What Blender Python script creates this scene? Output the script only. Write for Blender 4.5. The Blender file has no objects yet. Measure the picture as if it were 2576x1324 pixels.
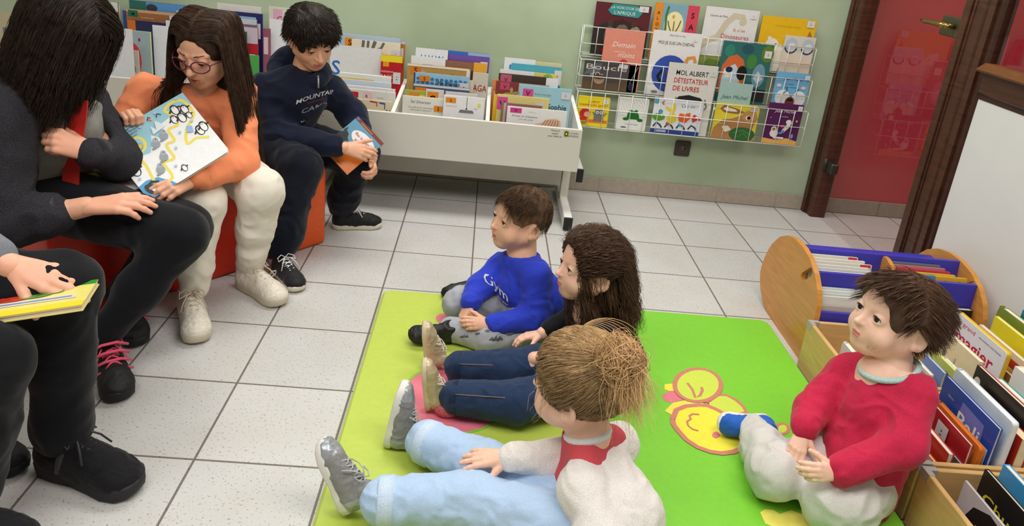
import bpy, math, random
import numpy as np
from mathutils import Vector, Matrix

SC = bpy.context.scene
COL = SC.collection
PI = math.pi
# ------------------------------------------------------------------ camera, world, lights, exposure
CAM = np.array([0.964065, -3.211183, 1.347307])
CR = np.array([[0.9947389, -0.0882203, -0.0520736],
               [-0.0196312, 0.3347412, -0.9421056],
               [0.1005441, 0.9381714, 0.3312482]])
FPX, CX, CY, FW, FH = 1889.70, 1288.0, 469.07, 2576.0, 1324.0
cd = bpy.data.cameras.new('camera')
cam = bpy.data.objects.new('camera', cd)
COL.objects.link(cam)
m4 = Matrix([list(map(float, r)) + [0] for r in CR] + [[0, 0, 0, 1]])
m4.translation = Vector(CAM.tolist())
cam.matrix_world = m4
cd.sensor_width = 36.0
cd.lens = 36.0 * FPX / FW
cd.shift_y = -(FH / 2 - CY) / FW
cd.clip_start = 0.02
SC.camera = cam
SC.view_settings.view_transform = 'Standard'
SC.view_settings.look = 'None'
SC.view_settings.exposure = 0.28
SC.view_settings.gamma = 1.0
SC.view_settings.use_curve_mapping = False
wd = bpy.data.worlds.new('room_air')
SC.world = wd
wd.use_nodes = True
bg = wd.node_tree.nodes['Background']
bg.inputs[0].default_value = (1.0, 0.97, 0.93, 1)
bg.inputs[1].default_value = 0.25


def area(name, loc, sx, sy, power, col=(1, 0.975, 0.94), rot=(0, 0, 0)):
    l = bpy.data.lights.new(name, 'AREA')
    l.shape = 'RECTANGLE'
    l.size, l.size_y = sx, sy
    l.energy = power
    l.color = col
    o = bpy.data.objects.new(name, l)
    o.location = loc
    o.rotation_euler = rot
    COL.objects.link(o)
    return o


area('ceiling_tube_light', (0.9, -0.15, 2.64), 2.6, 0.7, 40)
area('ceiling_tube_light', (1.9, -2.3, 2.64), 1.6, 0.9, 31)
area('ceiling_tube_light', (-0.2, -2.6, 2.64), 1.8, 0.9, 33)
area('corridor_ceiling_light', (3.4, -0.3, 2.55), 0.5, 1.2, 10, (1, 0.93, 0.86))


def ray(u, v):
    d = CR @ np.array([(u - CX) / FPX, -(v - CY) / FPX, -1.0])
    return d / np.linalg.norm(d)


def at(u, v, x=None, y=None, z=None):
    """the point of the place seen at picture point (u, v) on the plane x=, y= or z="""
    d = ray(u, v)
    ax, val = (0, x) if x is not None else (1, y) if y is not None else (2, z)
    return CAM + d * (val - CAM[ax]) / d[ax]


# ------------------------------------------------------------------ materials
MATS = {}


def s2l(c):
    c = np.clip(np.array(c, float) / 255.0, 0, 1)
    return tuple(np.where(c <= 0.04045, c / 12.92, ((c + 0.055) / 1.055) ** 2.4)) + (1.0,)


def hx(c):
    if isinstance(c, str):
        c = c.lstrip('#')
        return tuple(int(c[i:i + 2], 16) for i in (0, 2, 4))
    return c


def mat(col, rough=0.55, kind='plain', spec=0.3, scale=None, amt=None, bump=None, metal=0.0, tint=False, col2=None):
    col = hx(col)
    key = (col, rough, kind, spec, scale, amt, bump, metal, tint, col2)
    if key in MATS:
        return MATS[key]
    m = bpy.data.materials.new('%s_%02x%02x%02x' % ((kind,) + tuple(int(v) for v in col)))
    m.use_nodes = True
    nt = m.node_tree
    N, L = nt.nodes, nt.links
    b = N['Principled BSDF']
    b.inputs['Roughness'].default_value = rough
    b.inputs['Specular IOR Level'].default_value = spec
    b.inputs['Metallic'].default_value = metal
    tc = N.new('ShaderNodeTexCoord')
    D = {'plain': (14, .05, 0), 'paper': (60, .03, 0), 'fabric': (380, .10, .10), 'knit': (260, .14, .35), 'wood': (9, .22, .05),
         'skin': (35, .06, .05), 'hair': (60, .5, .3), 'leather': (120, .1, .12), 'denim': (500, .22, .3), 'wall': (3.5, .07, .05), 'fleck': (160, .7, .3)}[kind]
    scale = D[0] if scale is None else scale
    amt = D[1] if amt is None else amt
    bump = D[2] if bump is None else bump
    no = N.new('ShaderNodeTexNoise')
    no.inputs['Scale'].default_value = scale
    no.inputs['Detail'].default_value = 4
    src = tc.outputs['Object']
    if kind == 'wood':
        mp = N.new('ShaderNodeMapping')
        mp.inputs['Scale'].default_value = (1, 1, 9)
        L.new(src, mp.inputs[0])
        src = mp.outputs[0]
        no.inputs['Distortion'].default_value = 1.2
    L.new(src, no.inputs['Vector'])
    c = np.array(s2l(col)[:3])
    rp = N.new('ShaderNodeValToRGB')
    rp.color_ramp.elements[0].position = 0.3
    rp.color_ramp.elements[1].position = 0.7
    lo = c * (1 - amt)
    hi = np.minimum(c * (1 + amt), 1)
    if col2 is not None:
        lo, hi = c, np.array(s2l(hx(col2))[:3])
    rp.color_ramp.elements[0].color = tuple(lo) + (1,)
    rp.color_ramp.elements[1].color = tuple(hi) + (1,)
    L.new(no.outputs['Fac'], rp.inputs[0])
    out = rp.outputs[0]
    if tint:
        at_ = N.new('ShaderNodeAttribute')
        at_.attribute_name = 'tint'
        mx = N.new('ShaderNodeMix')
        mx.data_type = 'RGBA'
        mx.blend_type = 'MULTIPLY'
        mx.inputs[0].default_value = 1.0
        L.new(out, mx.inputs[6])
        L.new(at_.outputs['Color'], mx.inputs[7])
        out = mx.outputs[2]
    L.new(out, b.inputs['Base Color'])
    if bump:
        bp = N.new('ShaderNodeBump')
        bp.inputs['Strength'].default_value = bump
        bp.inputs['Distance'].default_value = 0.003
        L.new(no.outputs['Fac'], bp.inputs['Height'])
        L.new(bp.outputs[0], b.inputs['Normal'])
    if kind == 'skin':
        b.inputs['Subsurface Weight'].default_value = 0.12
        b.inputs['Subsurface Radius'].default_value = (0.012, 0.005, 0.003)
        b.inputs['Subsurface Scale'].default_value = 0.6
    if kind in ('fabric', 'knit', 'denim'):
        b.inputs['Sheen Weight'].default_value = 0.12
    MATS[key] = m
    return m


# ------------------------------------------------------------------ objects
def tag(o, label=None, cat=None, group=None, kind=None):
    if label: o['label'] = label
    if cat: o['category'] = cat
    if group: o['group'] = group
    if kind: o['kind'] = kind
    return o


def empty(name, loc=(0, 0, 0), label=None, cat=None, group=None):
    o = bpy.data.objects.new(name, None)
    o.empty_display_size = 0.05
    COL.objects.link(o)
    o.location = [float(v) for v in loc]
    return tag(o, label, cat, group)


def link(name, me, parent=None):
    o = bpy.data.objects.new(name, me)
    COL.objects.link(o)
    if parent is not None:
        o.parent = parent
        pl = parent.location
        q = parent
        w = Vector((0, 0, 0))
        while q is not None:
            w = w + q.location
            q = q.parent
        o.location = -w
    return o


class MB:
    """collects world-space geometry for one mesh with several materials"""

    def __init__(s):
        s.v, s.f, s.m, s.sm, s.mats, s.n = [], [], [], [], [], 0

    def mi(s, m):
        if m not in s.mats:
            s.mats.append(m)
        return s.mats.index(m)

    def add(s, verts, faces, m, smooth=False):
        verts = np.asarray(verts, float).reshape(-1, 3)
        k = s.mi(m)
        s.v.append(verts)
        for f in faces:
            s.f.append([i + s.n for i in f])
            s.m.append(k)
            s.sm.append(smooth)
        s.n += len(verts)
        return s

    def box(s, lo, hi, m, M=None):
        x0, y0, z0 = lo
        x1, y1, z1 = hi
        v = np.array([(x, y, z) for x in (x0, x1) for y in (y0, y1) for z in (z0, z1)], float)
        if M is not None:
            v = xf(M, v)
        return s.add(v, [(0, 1, 3, 2), (4, 6, 7, 5), (0, 4, 5, 1), (2, 3, 7, 6), (0, 2, 6, 4), (1, 5, 7, 3)], m)

    def bbox(s, lo, hi, m, r=0.004, M=None):
        """box with chamfered edges"""
        lo, hi = np.array(lo, float), np.array(hi, float)
        r = min(r, 0.45 * float(np.min(hi - lo)))
        vs, idx = [], {}
        for sx in (0, 1):
            for sy in (0, 1):
                for sz in (0, 1):
                    c = np.array([hi[0] if sx else lo[0], hi[1] if sy else lo[1], hi[2] if sz else lo[2]])
                    d = np.array([-r if sx else r, -r if sy else r, -r if sz else r])
                    for a in range(3):
                        p = c + d
                        p[a] = c[a]
                        idx[(sx, sy, sz, a)] = len(vs)
                        vs.append(p)
        F = []
        for a in range(3):
            b, c = [(1, 2), (2, 0), (0, 1)][a]
            for sa in (0, 1):
                q = []
                for sb, sc in ((0, 0), (1, 0), (1, 1), (0, 1)):
                    k = [0, 0, 0]
                    k[a], k[b], k[c] = sa, sb, sc
                    q.append(idx[tuple(k) + (a,)])
                F.append(q if sa else q[::-1])
            for sb in (0, 1):
                for sc in (0, 1):
                    k0, k1 = [0, 0, 0], [0, 0, 0]
                    k0[a], k1[a] = 0, 1
                    k0[b] = k1[b] = sb
                    k0[c] = k1[c] = sc
                    q = [idx[tuple(k0) + (b,)], idx[tuple(k1) + (b,)], idx[tuple(k1) + (c,)], idx[tuple(k0) + (c,)]]
                    F.append(q if sb == sc else q[::-1])
        for sx in (0, 1):
            for sy in (0, 1):
                for sz in (0, 1):
                    q = [idx[(sx, sy, sz, a)] for a in range(3)]
                    F.append(q if (sx + sy + sz) % 2 else q[::-1])
        v = np.array(vs)
        if M is not None:
            v = xf(M, v)
        return s.add(v, F, m)

    def prism(s, poly, h0, h1, m, M=None, smooth=False):
        """poly in local xy, extruded along local z"""
        n = len(poly)
        v = np.array([(p[0], p[1], h0) for p in poly] + [(p[0], p[1], h1) for p in poly], float)
        if M is not None:
            v = xf(M, v)
        F = [list(range(n))[::-1], list(range(n, 2 * n))] + [(i, (i + 1) % n, n + (i + 1) % n, n + i) for i in range(n)]
        return s.add(v, F, m, smooth)

    def tube(s, pts, r, m, seg=8, r2=None, closed=False):
        pts = np.asarray(pts, float)
        n = len(pts)
        rad = np.linspace(r, r if r2 is None else r2, n) if np.isscalar(r) else np.asarray(r, float)
        T = np.gradient(pts, axis=0)
        T /= np.linalg.norm(T, axis=1)[:, None] + 1e-12
        up = np.array([0, 0, 1.0]) if abs(T[0][2]) < 0.9 else np.array([1.0, 0, 0])
        V = []
        a = np.cross(T[0], up)
        a /= np.linalg.norm(a)
        for i in range(n):
            a = a - T[i] * (a @ T[i])
            a /= np.linalg.norm(a) + 1e-12
            b = np.cross(T[i], a)
            for k in range(seg):
                t = 2 * PI * k / seg
                V.append(pts[i] + rad[i] * (math.cos(t) * a + math.sin(t) * b))
        F = []
        for i in range(n - 1):
            for k in range(seg):
                k2 = (k + 1) % seg
                F.append((i * seg + k, i * seg + k2, (i + 1) * seg + k2, (i + 1) * seg + k))
        F.append(list(range(seg))[::-1])
        F.append([(n - 1) * seg + k for k in range(seg)])
        return s.add(V, F, m, True)

    def sphere(s, c, r, m, seg=12, rings=8, M=None):
        r = np.array([r, r, r]) if np.isscalar(r) else np.array(r)
        V, F = [], []
        for i in range(rings + 1):
            for k in range(seg):
                p, t = PI * i / rings, 2 * PI * k / seg
                V.append((math.sin(p) * math.cos(t) * r[0], math.sin(p) * math.sin(t) * r[1], math.cos(p) * r[2]))
        V = np.array(V)
        if M is not None:
            V = V @ np.asarray(M)[:3, :3].T
        V = V + np.array(c)
        for i in range(rings):
            for k in range(seg):
                k2 = (k + 1) % seg
                F.append((i * seg + k, (i + 1) * seg + k, (i + 1) * seg + k2, i * seg + k2))
        return s.add(V, F, m, True)

    def cyl(s, a, b, r, m, seg=24):
        return s.tube([a, b], r, m, seg)

    def mesh(s, name='mesh'):
        me = bpy.data.meshes.new(name)
        v = np.concatenate(s.v) if s.v else np.zeros((0, 3))
        me.from_pydata(v.tolist(), [], s.f)
        for m in s.mats:
            me.materials.append(m)
        me.polygons.foreach_set('material_index', s.m)
        me.polygons.foreach_set('use_smooth', s.sm)
        me.update()
        return me

    def build(s, name, parent=None):
        return link(name, s.mesh(name), parent)


def xf(M, v):
    M = np.asarray(M, float)
    v = np.asarray(v, float)
    return v @ M[:3, :3].T + M[:3, 3]


def frame(o, x, y, z):
    M = np.eye(4)
    for i, a in enumerate((x, y, z)):
        M[:3, i] = a
    M[:3, 3] = o
    return M


def nrm(v):
    v = np.asarray(v, float)
    return v / (np.linalg.norm(v) + 1e-12)


def ell_pts(cx, cy, rx, ry, n=20, rot=0.0, a0=0, a1=2 * PI):
    t = np.linspace(a0, a1, n, endpoint=abs(a1 - a0 - 2 * PI) > 1e-6)
    x, y = rx * np.cos(t), ry * np.sin(t)
    c, s_ = math.cos(rot), math.sin(rot)
    return np.stack([cx + x * c - y * s_, cy + x * s_ + y * c], 1)


def smooth_line(P, n=4):
    P = np.array(P, float)
    Q = np.concatenate([P[:1], P, P[-1:]])
    out = []
    for i in range(len(P) - 1):
        a, b, c, d = Q[i:i + 4]
        for t in np.linspace(0, 1, n, endpoint=False):
            out.append(.5 * (2 * b + (c - a) * t + (2 * a - 5 * b + 4 * c - d) * t * t + (3 * b - a - 3 * c + d) * t ** 3))
    return [tuple(p) for p in out] + [tuple(P[-1])]


TXT = {}


def text_geo(s, bold=0.0, shear=0.0):
    key = (s, bold, shear)
    if key not in TXT:
        cu = bpy.data.curves.new('t', 'FONT')
        cu.body = s
        cu.size = 1.0
        cu.resolution_u = 2
        cu.offset = bold
        cu.shear = shear
        o = bpy.data.objects.new('t', cu)
        COL.objects.link(o)
        bpy.context.view_layer.update()
        me = o.evaluated_get(bpy.context.evaluated_depsgraph_get()).to_mesh()
        v = np.zeros(len(me.vertices) * 3)
        me.vertices.foreach_get('co', v)
        F = [list(p.vertices) for p in me.polygons]
        TXT[key] = (v.reshape(-1, 3), F)
        bpy.data.objects.remove(o)
        bpy.data.curves.remove(cu)
    return TXT[key]


def art(mb, items, W, H, M, z0=0.0004, dz=0.00025, S=None, rough=0.4):
    """flat printed shapes on the local xy rectangle W x H; coordinates are 0..1 unless S is given"""
    z = z0
    dz = min(dz, 0.003 / max(len(items), 1))
    sx, sy = (W, H) if S is None else S
    for it in items:
        k = it[0]
        if k == 't':
            _, s, x, y, size, col = it[:6]
            o = it[6] if len(it) > 6 else {}
            v, F = text_geo(s, min(o.get('b', 0.0) * .55, .011), o.get('sh', 0.0))
            if not len(v):
                continue
            v = v.copy()
            w = v[:, 0].max() - v[:, 0].min()
            sc = size * sy
            wx = o.get('w')
            fx = sc if wx is None else wx * sx / w
            al = o.get('al', 'c')
            v[:, 0] -= (v[:, 0].min() + w / 2) if al == 'c' else v[:, 0].min()
            v = np.stack([v[:, 0] * fx, v[:, 1] * sc, np.zeros(len(v))], 1)
            r = o.get('r', 0.0)
            c_, s_ = math.cos(r), math.sin(r)
            v = np.stack([x * sx + v[:, 0] * c_ - v[:, 1] * s_, y * sy + v[:, 0] * s_ + v[:, 1] * c_, np.full(len(v), z)], 1)
            mb.add(xf(M, v), F, mat(col, rough, 'paper'))
        else:
            if k == 'e':
                _, cx, cy, rx, ry, col = it[:6]
                P = ell_pts(cx, cy, rx, ry, 22, 0)
                P = P * [sx, sy]
                if len(it) > 6:
                    c = np.array([cx * sx, cy * sy])
                    a = it[6]
                    q = P - c
                    P = c + q @ np.array([[math.cos(a), math.sin(a)], [-math.sin(a), math.cos(a)]])
            elif k == 'r':
                _, x0, y0, x1, y1, col = it[:6]
                P = np.array([(x0, y0), (x1, y0), (x1, y1), (x0, y1)], float) * [sx, sy]
            elif k == 'p':
                P = np.array(it[1], float) * [sx, sy]
                col = it[2]
            elif k == 'l':
                P0 = np.array(it[1], float) * [sx, sy]
                w, col = it[2] * sy / 2, it[3]
                T = np.gradient(P0, axis=0)
                T /= np.linalg.norm(T, axis=1)[:, None] + 1e-9
                Nn = np.stack([-T[:, 1], T[:, 0]], 1) * w
                v = np.concatenate([P0 + Nn, P0 - Nn])
                n = len(P0)
                v = np.concatenate([v, np.full((2 * n, 1), z)], 1)
                mb.add(xf(M, v), [(i + n, i + 1 + n, i + 1, i) for i in range(n - 1)], mat(col, rough, 'paper'))
                z += dz
                continue
            v = np.concatenate([P, np.full((len(P), 1), z)], 1)
            mb.add(xf(M, v), [list(range(len(P)))], mat(col, rough, 'paper'))
        z += dz
    return mb
# ------------------------------------------------------------------ the room
YW, XP = 0.668, 2.84


def tile_mat():
    m = bpy.data.materials.new('floor_tiles')
    m.use_nodes = True
    N, L = m.node_tree.nodes, m.node_tree.links
    b = N['Principled BSDF']
    tc = N.new('ShaderNodeTexCoord')
    br = N.new('ShaderNodeTexBrick')
    br.offset = 0.0
    br.squash = 1.0
    br.inputs['Scale'].default_value = 1.0
    br.inputs['Brick Width'].default_value = 0.33
    br.inputs['Row Height'].default_value = 0.33
    br.inputs['Mortar Size'].default_value = 0.0034
    br.inputs['Mortar Smooth'].default_value = 0.15
    br.inputs['Color1'].default_value = s2l((206, 205, 204))
    br.inputs['Color2'].default_value = s2l((198, 197, 196))
    br.inputs['Mortar'].default_value = s2l((120, 112, 105))
    L.new(tc.outputs['Object'], br.inputs['Vector'])
    n1 = N.new('ShaderNodeTexNoise')
    n1.inputs['Scale'].default_value = 150
    n1.inputs['Detail'].default_value = 3
    L.new(tc.outputs['Object'], n1.inputs['Vector'])
    r1 = N.new('ShaderNodeValToRGB')
    r1.color_ramp.elements[0].position = 0.60
    r1.color_ramp.elements[0].color = (1, 1, 1, 1)
    r1.color_ramp.elements[1].position = 0.68
    r1.color_ramp.elements[1].color = (0.55, 0.54, 0.53, 1)
    L.new(n1.outputs['Fac'], r1.inputs[0])
    n2 = N.new('ShaderNodeTexNoise')
    n2.inputs['Scale'].default_value = 5
    n2.inputs['Detail'].default_value = 3
    L.new(tc.outputs['Object'], n2.inputs['Vector'])
    r2 = N.new('ShaderNodeValToRGB')
    r2.color_ramp.elements[0].position = 0.3
    r2.color_ramp.elements[0].color = (0.95, 0.93, 0.9, 1)
    r2.color_ramp.elements[1].position = 0.65
    r2.color_ramp.elements[1].color = (1, 1, 1, 1)
    L.new(n2.outputs['Fac'], r2.inputs[0])
    prev = br.outputs['Color']
    for r in (r1, r2):
        mx = N.new('ShaderNodeMix')
        mx.data_type = 'RGBA'
        mx.blend_type = 'MULTIPLY'
        mx.inputs[0].default_value = 1
        L.new(prev, mx.inputs[6])
        L.new(r.outputs[0], mx.inputs[7])
        prev = mx.outputs[2]
    L.new(prev, b.inputs['Base Color'])
    b.inputs['Roughness'].default_value = 0.32
    b.inputs['Specular IOR Level'].default_value = 0.35
    bp = N.new('ShaderNodeBump')
    bp.inputs['Strength'].default_value = 0.35
    bp.inputs['Distance'].default_value = 0.002
    iv = N.new('ShaderNodeMath')
    iv.operation = 'SUBTRACT'
    iv.inputs[0].default_value = 1.0
    L.new(br.outputs['Fac'], iv.inputs[1])
    L.new(iv.outputs[0], bp.inputs['Height'])
    L.new(bp.outputs[0], b.inputs['Normal'])
    return m


def structure(name, mb):
    o = mb.build(name)
    o['kind'] = 'structure'
    return o


X0, X1, Y0, ZC = -3.2, 4.6, -4.6, 2.75
WGREEN = mat((166, 182, 151), 0.6, 'wall', 0.2, 2.2, .10, 0.04, col2=(190, 203, 178))
WPALE = mat((205, 208, 196), 0.6, 'wall', 0.2)
WRED = mat((186, 58, 72), 0.5, 'wall', 0.25, 2.0, .08)
WWHITE = mat((222, 221, 217), 0.7, 'wall', 0.2)
DARKW = mat((74, 40, 26), 0.38, 'wood', 0.45, 5, .35, .04)
DARKW2 = mat((58, 30, 20), 0.38, 'wood', 0.45, 5, .35, .04)
SILLW = mat((112, 68, 34), 0.35, 'wood', 0.5, 6, .25, .04)
BASEM = mat((176, 164, 150), 0.45, 'plain', 0.35, 40, .08)
structure('floor', MB().box((X0, Y0, -0.05), (X1, YW + 0.1, 0.0), tile_mat()))
structure('ceiling', MB().box((X0, Y0, ZC), (X1, YW + 0.1, ZC + 0.08), WWHITE))
structure('wall_back', MB().box((X0, YW, 0), (XP + 0.03, YW + 0.1, ZC), WGREEN))
structure('wall_corridor', MB().box((XP + 0.03, YW, 0), (X1, YW + 0.1, ZC), WRED))
structure('wall_left', MB().box((X0 - 0.1, Y0, 0), (X0, YW, ZC), WGREEN))
structure('wall_front', MB().box((X0, Y0 - 0.1, 0), (X1, Y0, ZC), WPALE))
structure('wall_far_corridor', MB().box((X1, Y0, 0), (X1 + 0.1, YW, ZC), WRED))
# back wall skirting of 33 cm tiles
mb = MB()
x = -2.97
GR = mat((206, 200, 190), 0.7)
while x < XP - 0.05:
    x2 = min(x + 0.33, XP - 0.045)
    mb.bbox((x + 0.0012, YW - 0.010, 0.0005), (x2 - 0.0012, YW, 0.084), BASEM, 0.002)
    x = x + 0.33
mb.box((-2.97, YW - 0.006, 0.0005), (XP - 0.05, YW, 0.083), GR)
structure('baseboard_back', mb)
mb = MB()
x = XP + 0.06
BASEM2 = mat((152, 140, 128), 0.5, 'plain', 0.35, 40, .08)
while x < X1:
    mb.bbox((x + 0.001, YW - 0.010, 0.0005), (min(x + 0.33, X1) - 0.001, YW, 0.084), BASEM2, 0.002)
    x += 0.33
structure('baseboard_corridor', mb)


def post(mb, y0, y1, x0, x1, z0, z1, m, groove=True):
    """moulded wooden jamb, profile in xy"""
    poly = [(x0, y0), (x0 + 0.0, y1), (x1, y1), (x1, y0)]
    c = 0.008
    poly = [(x0, y0 + c), (x0 + c, y0), (x1 - c, y0), (x1, y0 + c), (x1, y1 - c), (x1 - c, y1), (x0 + c, y1), (x0, y1 - c)]
    mb.prism(poly, z0, z1, m)
    if groove:
        ym = y0 + 0.62 * (y1 - y0)
        mb.box((x0 - 0.012, ym, z0), (x0, y1 - 0.006, z1), m)
        mb.tube([(x0 - 0.001, ym - 0.008, z0), (x0 - 0.001, ym - 0.008, z1)], 0.006, m, 8)


mb = MB()
post(mb, 0.556, YW, XP - 0.035, XP + 0.05, 0, 2.15, DARKW)
structure('trim_1', mb)
mb = MB()
post(mb, -0.375, -0.25, XP - 0.02, XP + 0.05, 0, 2.15, DARKW)
mb.box((XP - 0.03, -0.3, 0), (XP - 0.018, -0.262, 2.15), DARKW)
structure('trim_2', mb)
structure('trim_3', MB().bbox((XP - 0.03, -0.375, 2.15), (XP + 0.05, YW, 2.24), DARKW))
# wall above the door and above the glazed partition
structure('wall_right', MB().box((XP - 0.01, -0.375, 2.24), (XP + 0.03, YW, ZC), WPALE).box((XP - 0.01, Y0, 2.24), (XP + 0.03, -0.375, ZC), WPALE))

# glazed partition right of the door: stiles, rail, sill, white lower panel, pane
mb = MB()
WPAN = mat((226, 225, 226), 0.42, 'plain', 0.35, 8, .015)
ye = -4.55
post(mb, -0.462, -0.378, XP - 0.012, XP + 0.04, 0, 2.24, DARKW2, False)
mb.box((XP - 0.022, -0.425, 0), (XP - 0.01, -0.39, 2.24), DARKW)
mb.bbox((XP - 0.018, ye, 0.915), (XP + 0.04, -0.46, 1.0), DARKW, 0.006)
mb.bbox((XP - 0.012, ye, 0.0), (XP + 0.04, -0.46, 0.09), DARKW, 0.006)
mb.box((XP - 0.006, ye, 0.895), (XP + 0.02, -0.455, 0.918), DARKW2)
for yy in (-1.75, -3.1):
    mb.bbox((XP - 0.012, yy, 0.05), (XP + 0.04, yy + 0.07, 2.24), DARKW2, 0.006)
mb.bbox((XP - 0.012, ye, 2.15), (XP + 0.04, -0.46, 2.24), DARKW, 0.006)
structure('wall_partition', mb)
mb = MB()
mb.prism([(-0.045, 0.998), (-0.050, 1.006), (-0.02, 1.030), (0.03, 1.030), (0.03, 0.998)], 0, 1, SILLW,
         frame((XP, -0.462, 0), (1, 0, 0), (0, 0, 1), (0, -2.6, 0)))
structure('trim_4', mb)
structure('trim_5', MB().box((XP - 0.004, ye, 0.085), (XP + 0.012, -0.458, 0.905), WPAN))


def glass_mat(tint, refl):
    m = bpy.data.materials.new('clear_glass')
    m.use_nodes = True
    N, L = m.node_tree.nodes, m.node_tree.links
    N.clear()
    o = N.new('ShaderNodeOutputMaterial')
    t = N.new('ShaderNodeBsdfTransparent')
    t.inputs[0].default_value = tint
    g = N.new('ShaderNodeBsdfGlossy')
    g.inputs['Roughness'].default_value = 0.02
    nz = N.new('ShaderNodeTexNoise')
    nz.inputs['Scale'].default_value = 3
    bp = N.new('ShaderNodeBump')
    bp.inputs['Strength'].default_value = 0.02
    L.new(nz.outputs['Fac'], bp.inputs['Height'])
    L.new(bp.outputs[0], g.inputs['Normal'])
    f = N.new('ShaderNodeFresnel')
    f.inputs[0].default_value = refl
    x = N.new('ShaderNodeMixShader')
    ge = N.new('ShaderNodeNewGeometry')
    fr = N.new('ShaderNodeMath')
    fr.operation = 'SUBTRACT'
    fr.inputs[0].default_value = 1.0
    L.new(ge.outputs['Backfacing'], fr.inputs[1])
    fm = N.new('ShaderNodeMath')
    fm.operation = 'MULTIPLY'
    L.new(f.outputs[0], fm.inputs[0])
    L.new(fr.outputs[0], fm.inputs[1])
    L.new(fm.outputs[0], x.inputs[0])
    L.new(t.outputs[0], x.inputs[1])
    L.new(g.outputs[0], x.inputs[2])
    L.new(x.outputs[0], o.inputs[0])
    return m


GLASS = glass_mat((0.97, 0.96, 0.95, 1), 1.5)
mb = MB()
mb.box((XP + 0.006, -0.248, 0.012), (XP + 0.014, 0.553, 2.14), GLASS)
door = mb.build('door_1')
door['kind'] = 'structure'
BRASS = mat((150, 128, 70), 0.3, 'plain', 0.5, 30, .1, metal=0.9)
PATCH = mat((92, 88, 66), 0.4, 'plain', 0.5, 30, .08, metal=0.6)
HINGE = mat((60, 54, 48), 0.45, 'plain', 0.5, metal=0.5)
mb = MB()
mb.bbox((XP - 0.004, -0.243, 1.085), (XP + 0.024, -0.085, 1.165), PATCH, 0.004)
pt = mb.build('lock_plate', door)
pt['label'] = 'dull bronze lock plate'
mb = MB()
mb.cyl((XP - 0.004, -0.185, 1.128), (XP - 0.05, -0.185, 1.128), 0.010, BRASS, 12)
mb.tube([(XP - 0.046, -0.185, 1.128), (XP - 0.05, -0.15, 1.130), (XP - 0.048, -0.08, 1.130), (XP - 0.044, -0.03, 1.127), (XP - 0.04, 0.0, 1.130)], [0.011, 0.011, 0.010, 0.009, 0.007], BRASS, 10)
mb.cyl((XP - 0.003, -0.225, 1.12), (XP - 0.010, -0.225, 1.12), 0.009, HINGE, 12)
mb.build('handle', door)['label'] = 'brass lever handle'
mb = MB()
mb.bbox((XP - 0.016, 0.495, 0.262), (XP + 0.026, 0.575, 0.322), HINGE, 0.008)
mb.cyl((XP - 0.02, 0.562, 0.262), (XP - 0.02, 0.562, 0.335), 0.011, HINGE, 12)
mb.build('hinge', door)
mb = MB()
mb.box((XP + 0.008, ye, 1.03), (XP + 0.014, -0.462, 2.15), GLASS)
wn = structure('window_1', mb)
# socket
mb = MB()
c = at(1717, 374, y=YW - 0.01)
SOC = mat((62, 52, 46), 0.4, 'plain', 0.4)
SOC2 = mat((86, 76, 68), 0.4, 'plain', 0.4)
so = empty('wall_socket', (c[0], YW - 0.01, c[2]), 'dark brown square power socket on the green wall under the wire book rack', 'socket')
mb.bbox((c[0] - 0.042, YW - 0.014, c[2] - 0.042), (c[0] + 0.042, YW, c[2] + 0.042), SOC, 0.005)
mb.build('cover_plate', so)
mb = MB()
mb.tube(np.stack([c[0] + 0.02 * np.cos(np.linspace(0, 2 * PI, 25)), np.full(25, YW - 0.016), c[2] + 0.02 * np.sin(np.linspace(0, 2 * PI, 25))], 1), 0.0025, SOC2, 6)
mb.cyl((c[0], YW - 0.0142, c[2]), (c[0], YW - 0.0155, c[2]), 0.019, SOC2)
for dx in (-0.008, 0.008):
    mb.cyl((c[0] + dx, YW - 0.0152, c[2]), (c[0] + dx, YW - 0.0165, c[2]), 0.0025, mat((20, 18, 16)), 8)
mb.cyl((c[0], YW - 0.0152, c[2] + 0.009), (c[0], YW - 0.024, c[2] + 0.009), 0.0022, mat((180, 176, 165), 0.3, metal=0.8), 8)
mb.build('socket_well', so)
# ------------------------------------------------------------------ play mat
def mat_sheen(col):
    return mat(col, 0.40, 'leather', 0.4, 60, .03, .02)


MZ = 0.03
YG, BG = mat_sheen((186, 204, 86)), mat_sheen((126, 202, 56))
MX0, MX1, MY0, MY1, MXS = 0.672, 2.118, -2.17, -0.722, 1.405
pm = empty('play_mat', (1.4, -1.45, 0), 'thin two-tone green padded play mat printed with cartoon shapes on the tiled floor', 'play mat')


def rounded(x0, y0, x1, y1, r, n=6, corners=(1, 1, 1, 1)):
    P = []
    for (cx, cy, a0), k in zip(((x0 + r, y0 + r, PI), (x1 - r, y0 + r, 1.5 * PI), (x1 - r, y1 - r, 0), (x0 + r, y1 - r, .5 * PI)), corners):
        if k:
            for i in range(n + 1):
                a = a0 + i / n * PI / 2
                P.append((cx + r * math.cos(a), cy + r * math.sin(a)))
        else:
            P.append((cx + r * (-1 if cx < (x0 + x1) / 2 else 1), cy + r * (-1 if cy < (y0 + y1) / 2 else 1)))
    return P


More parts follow.
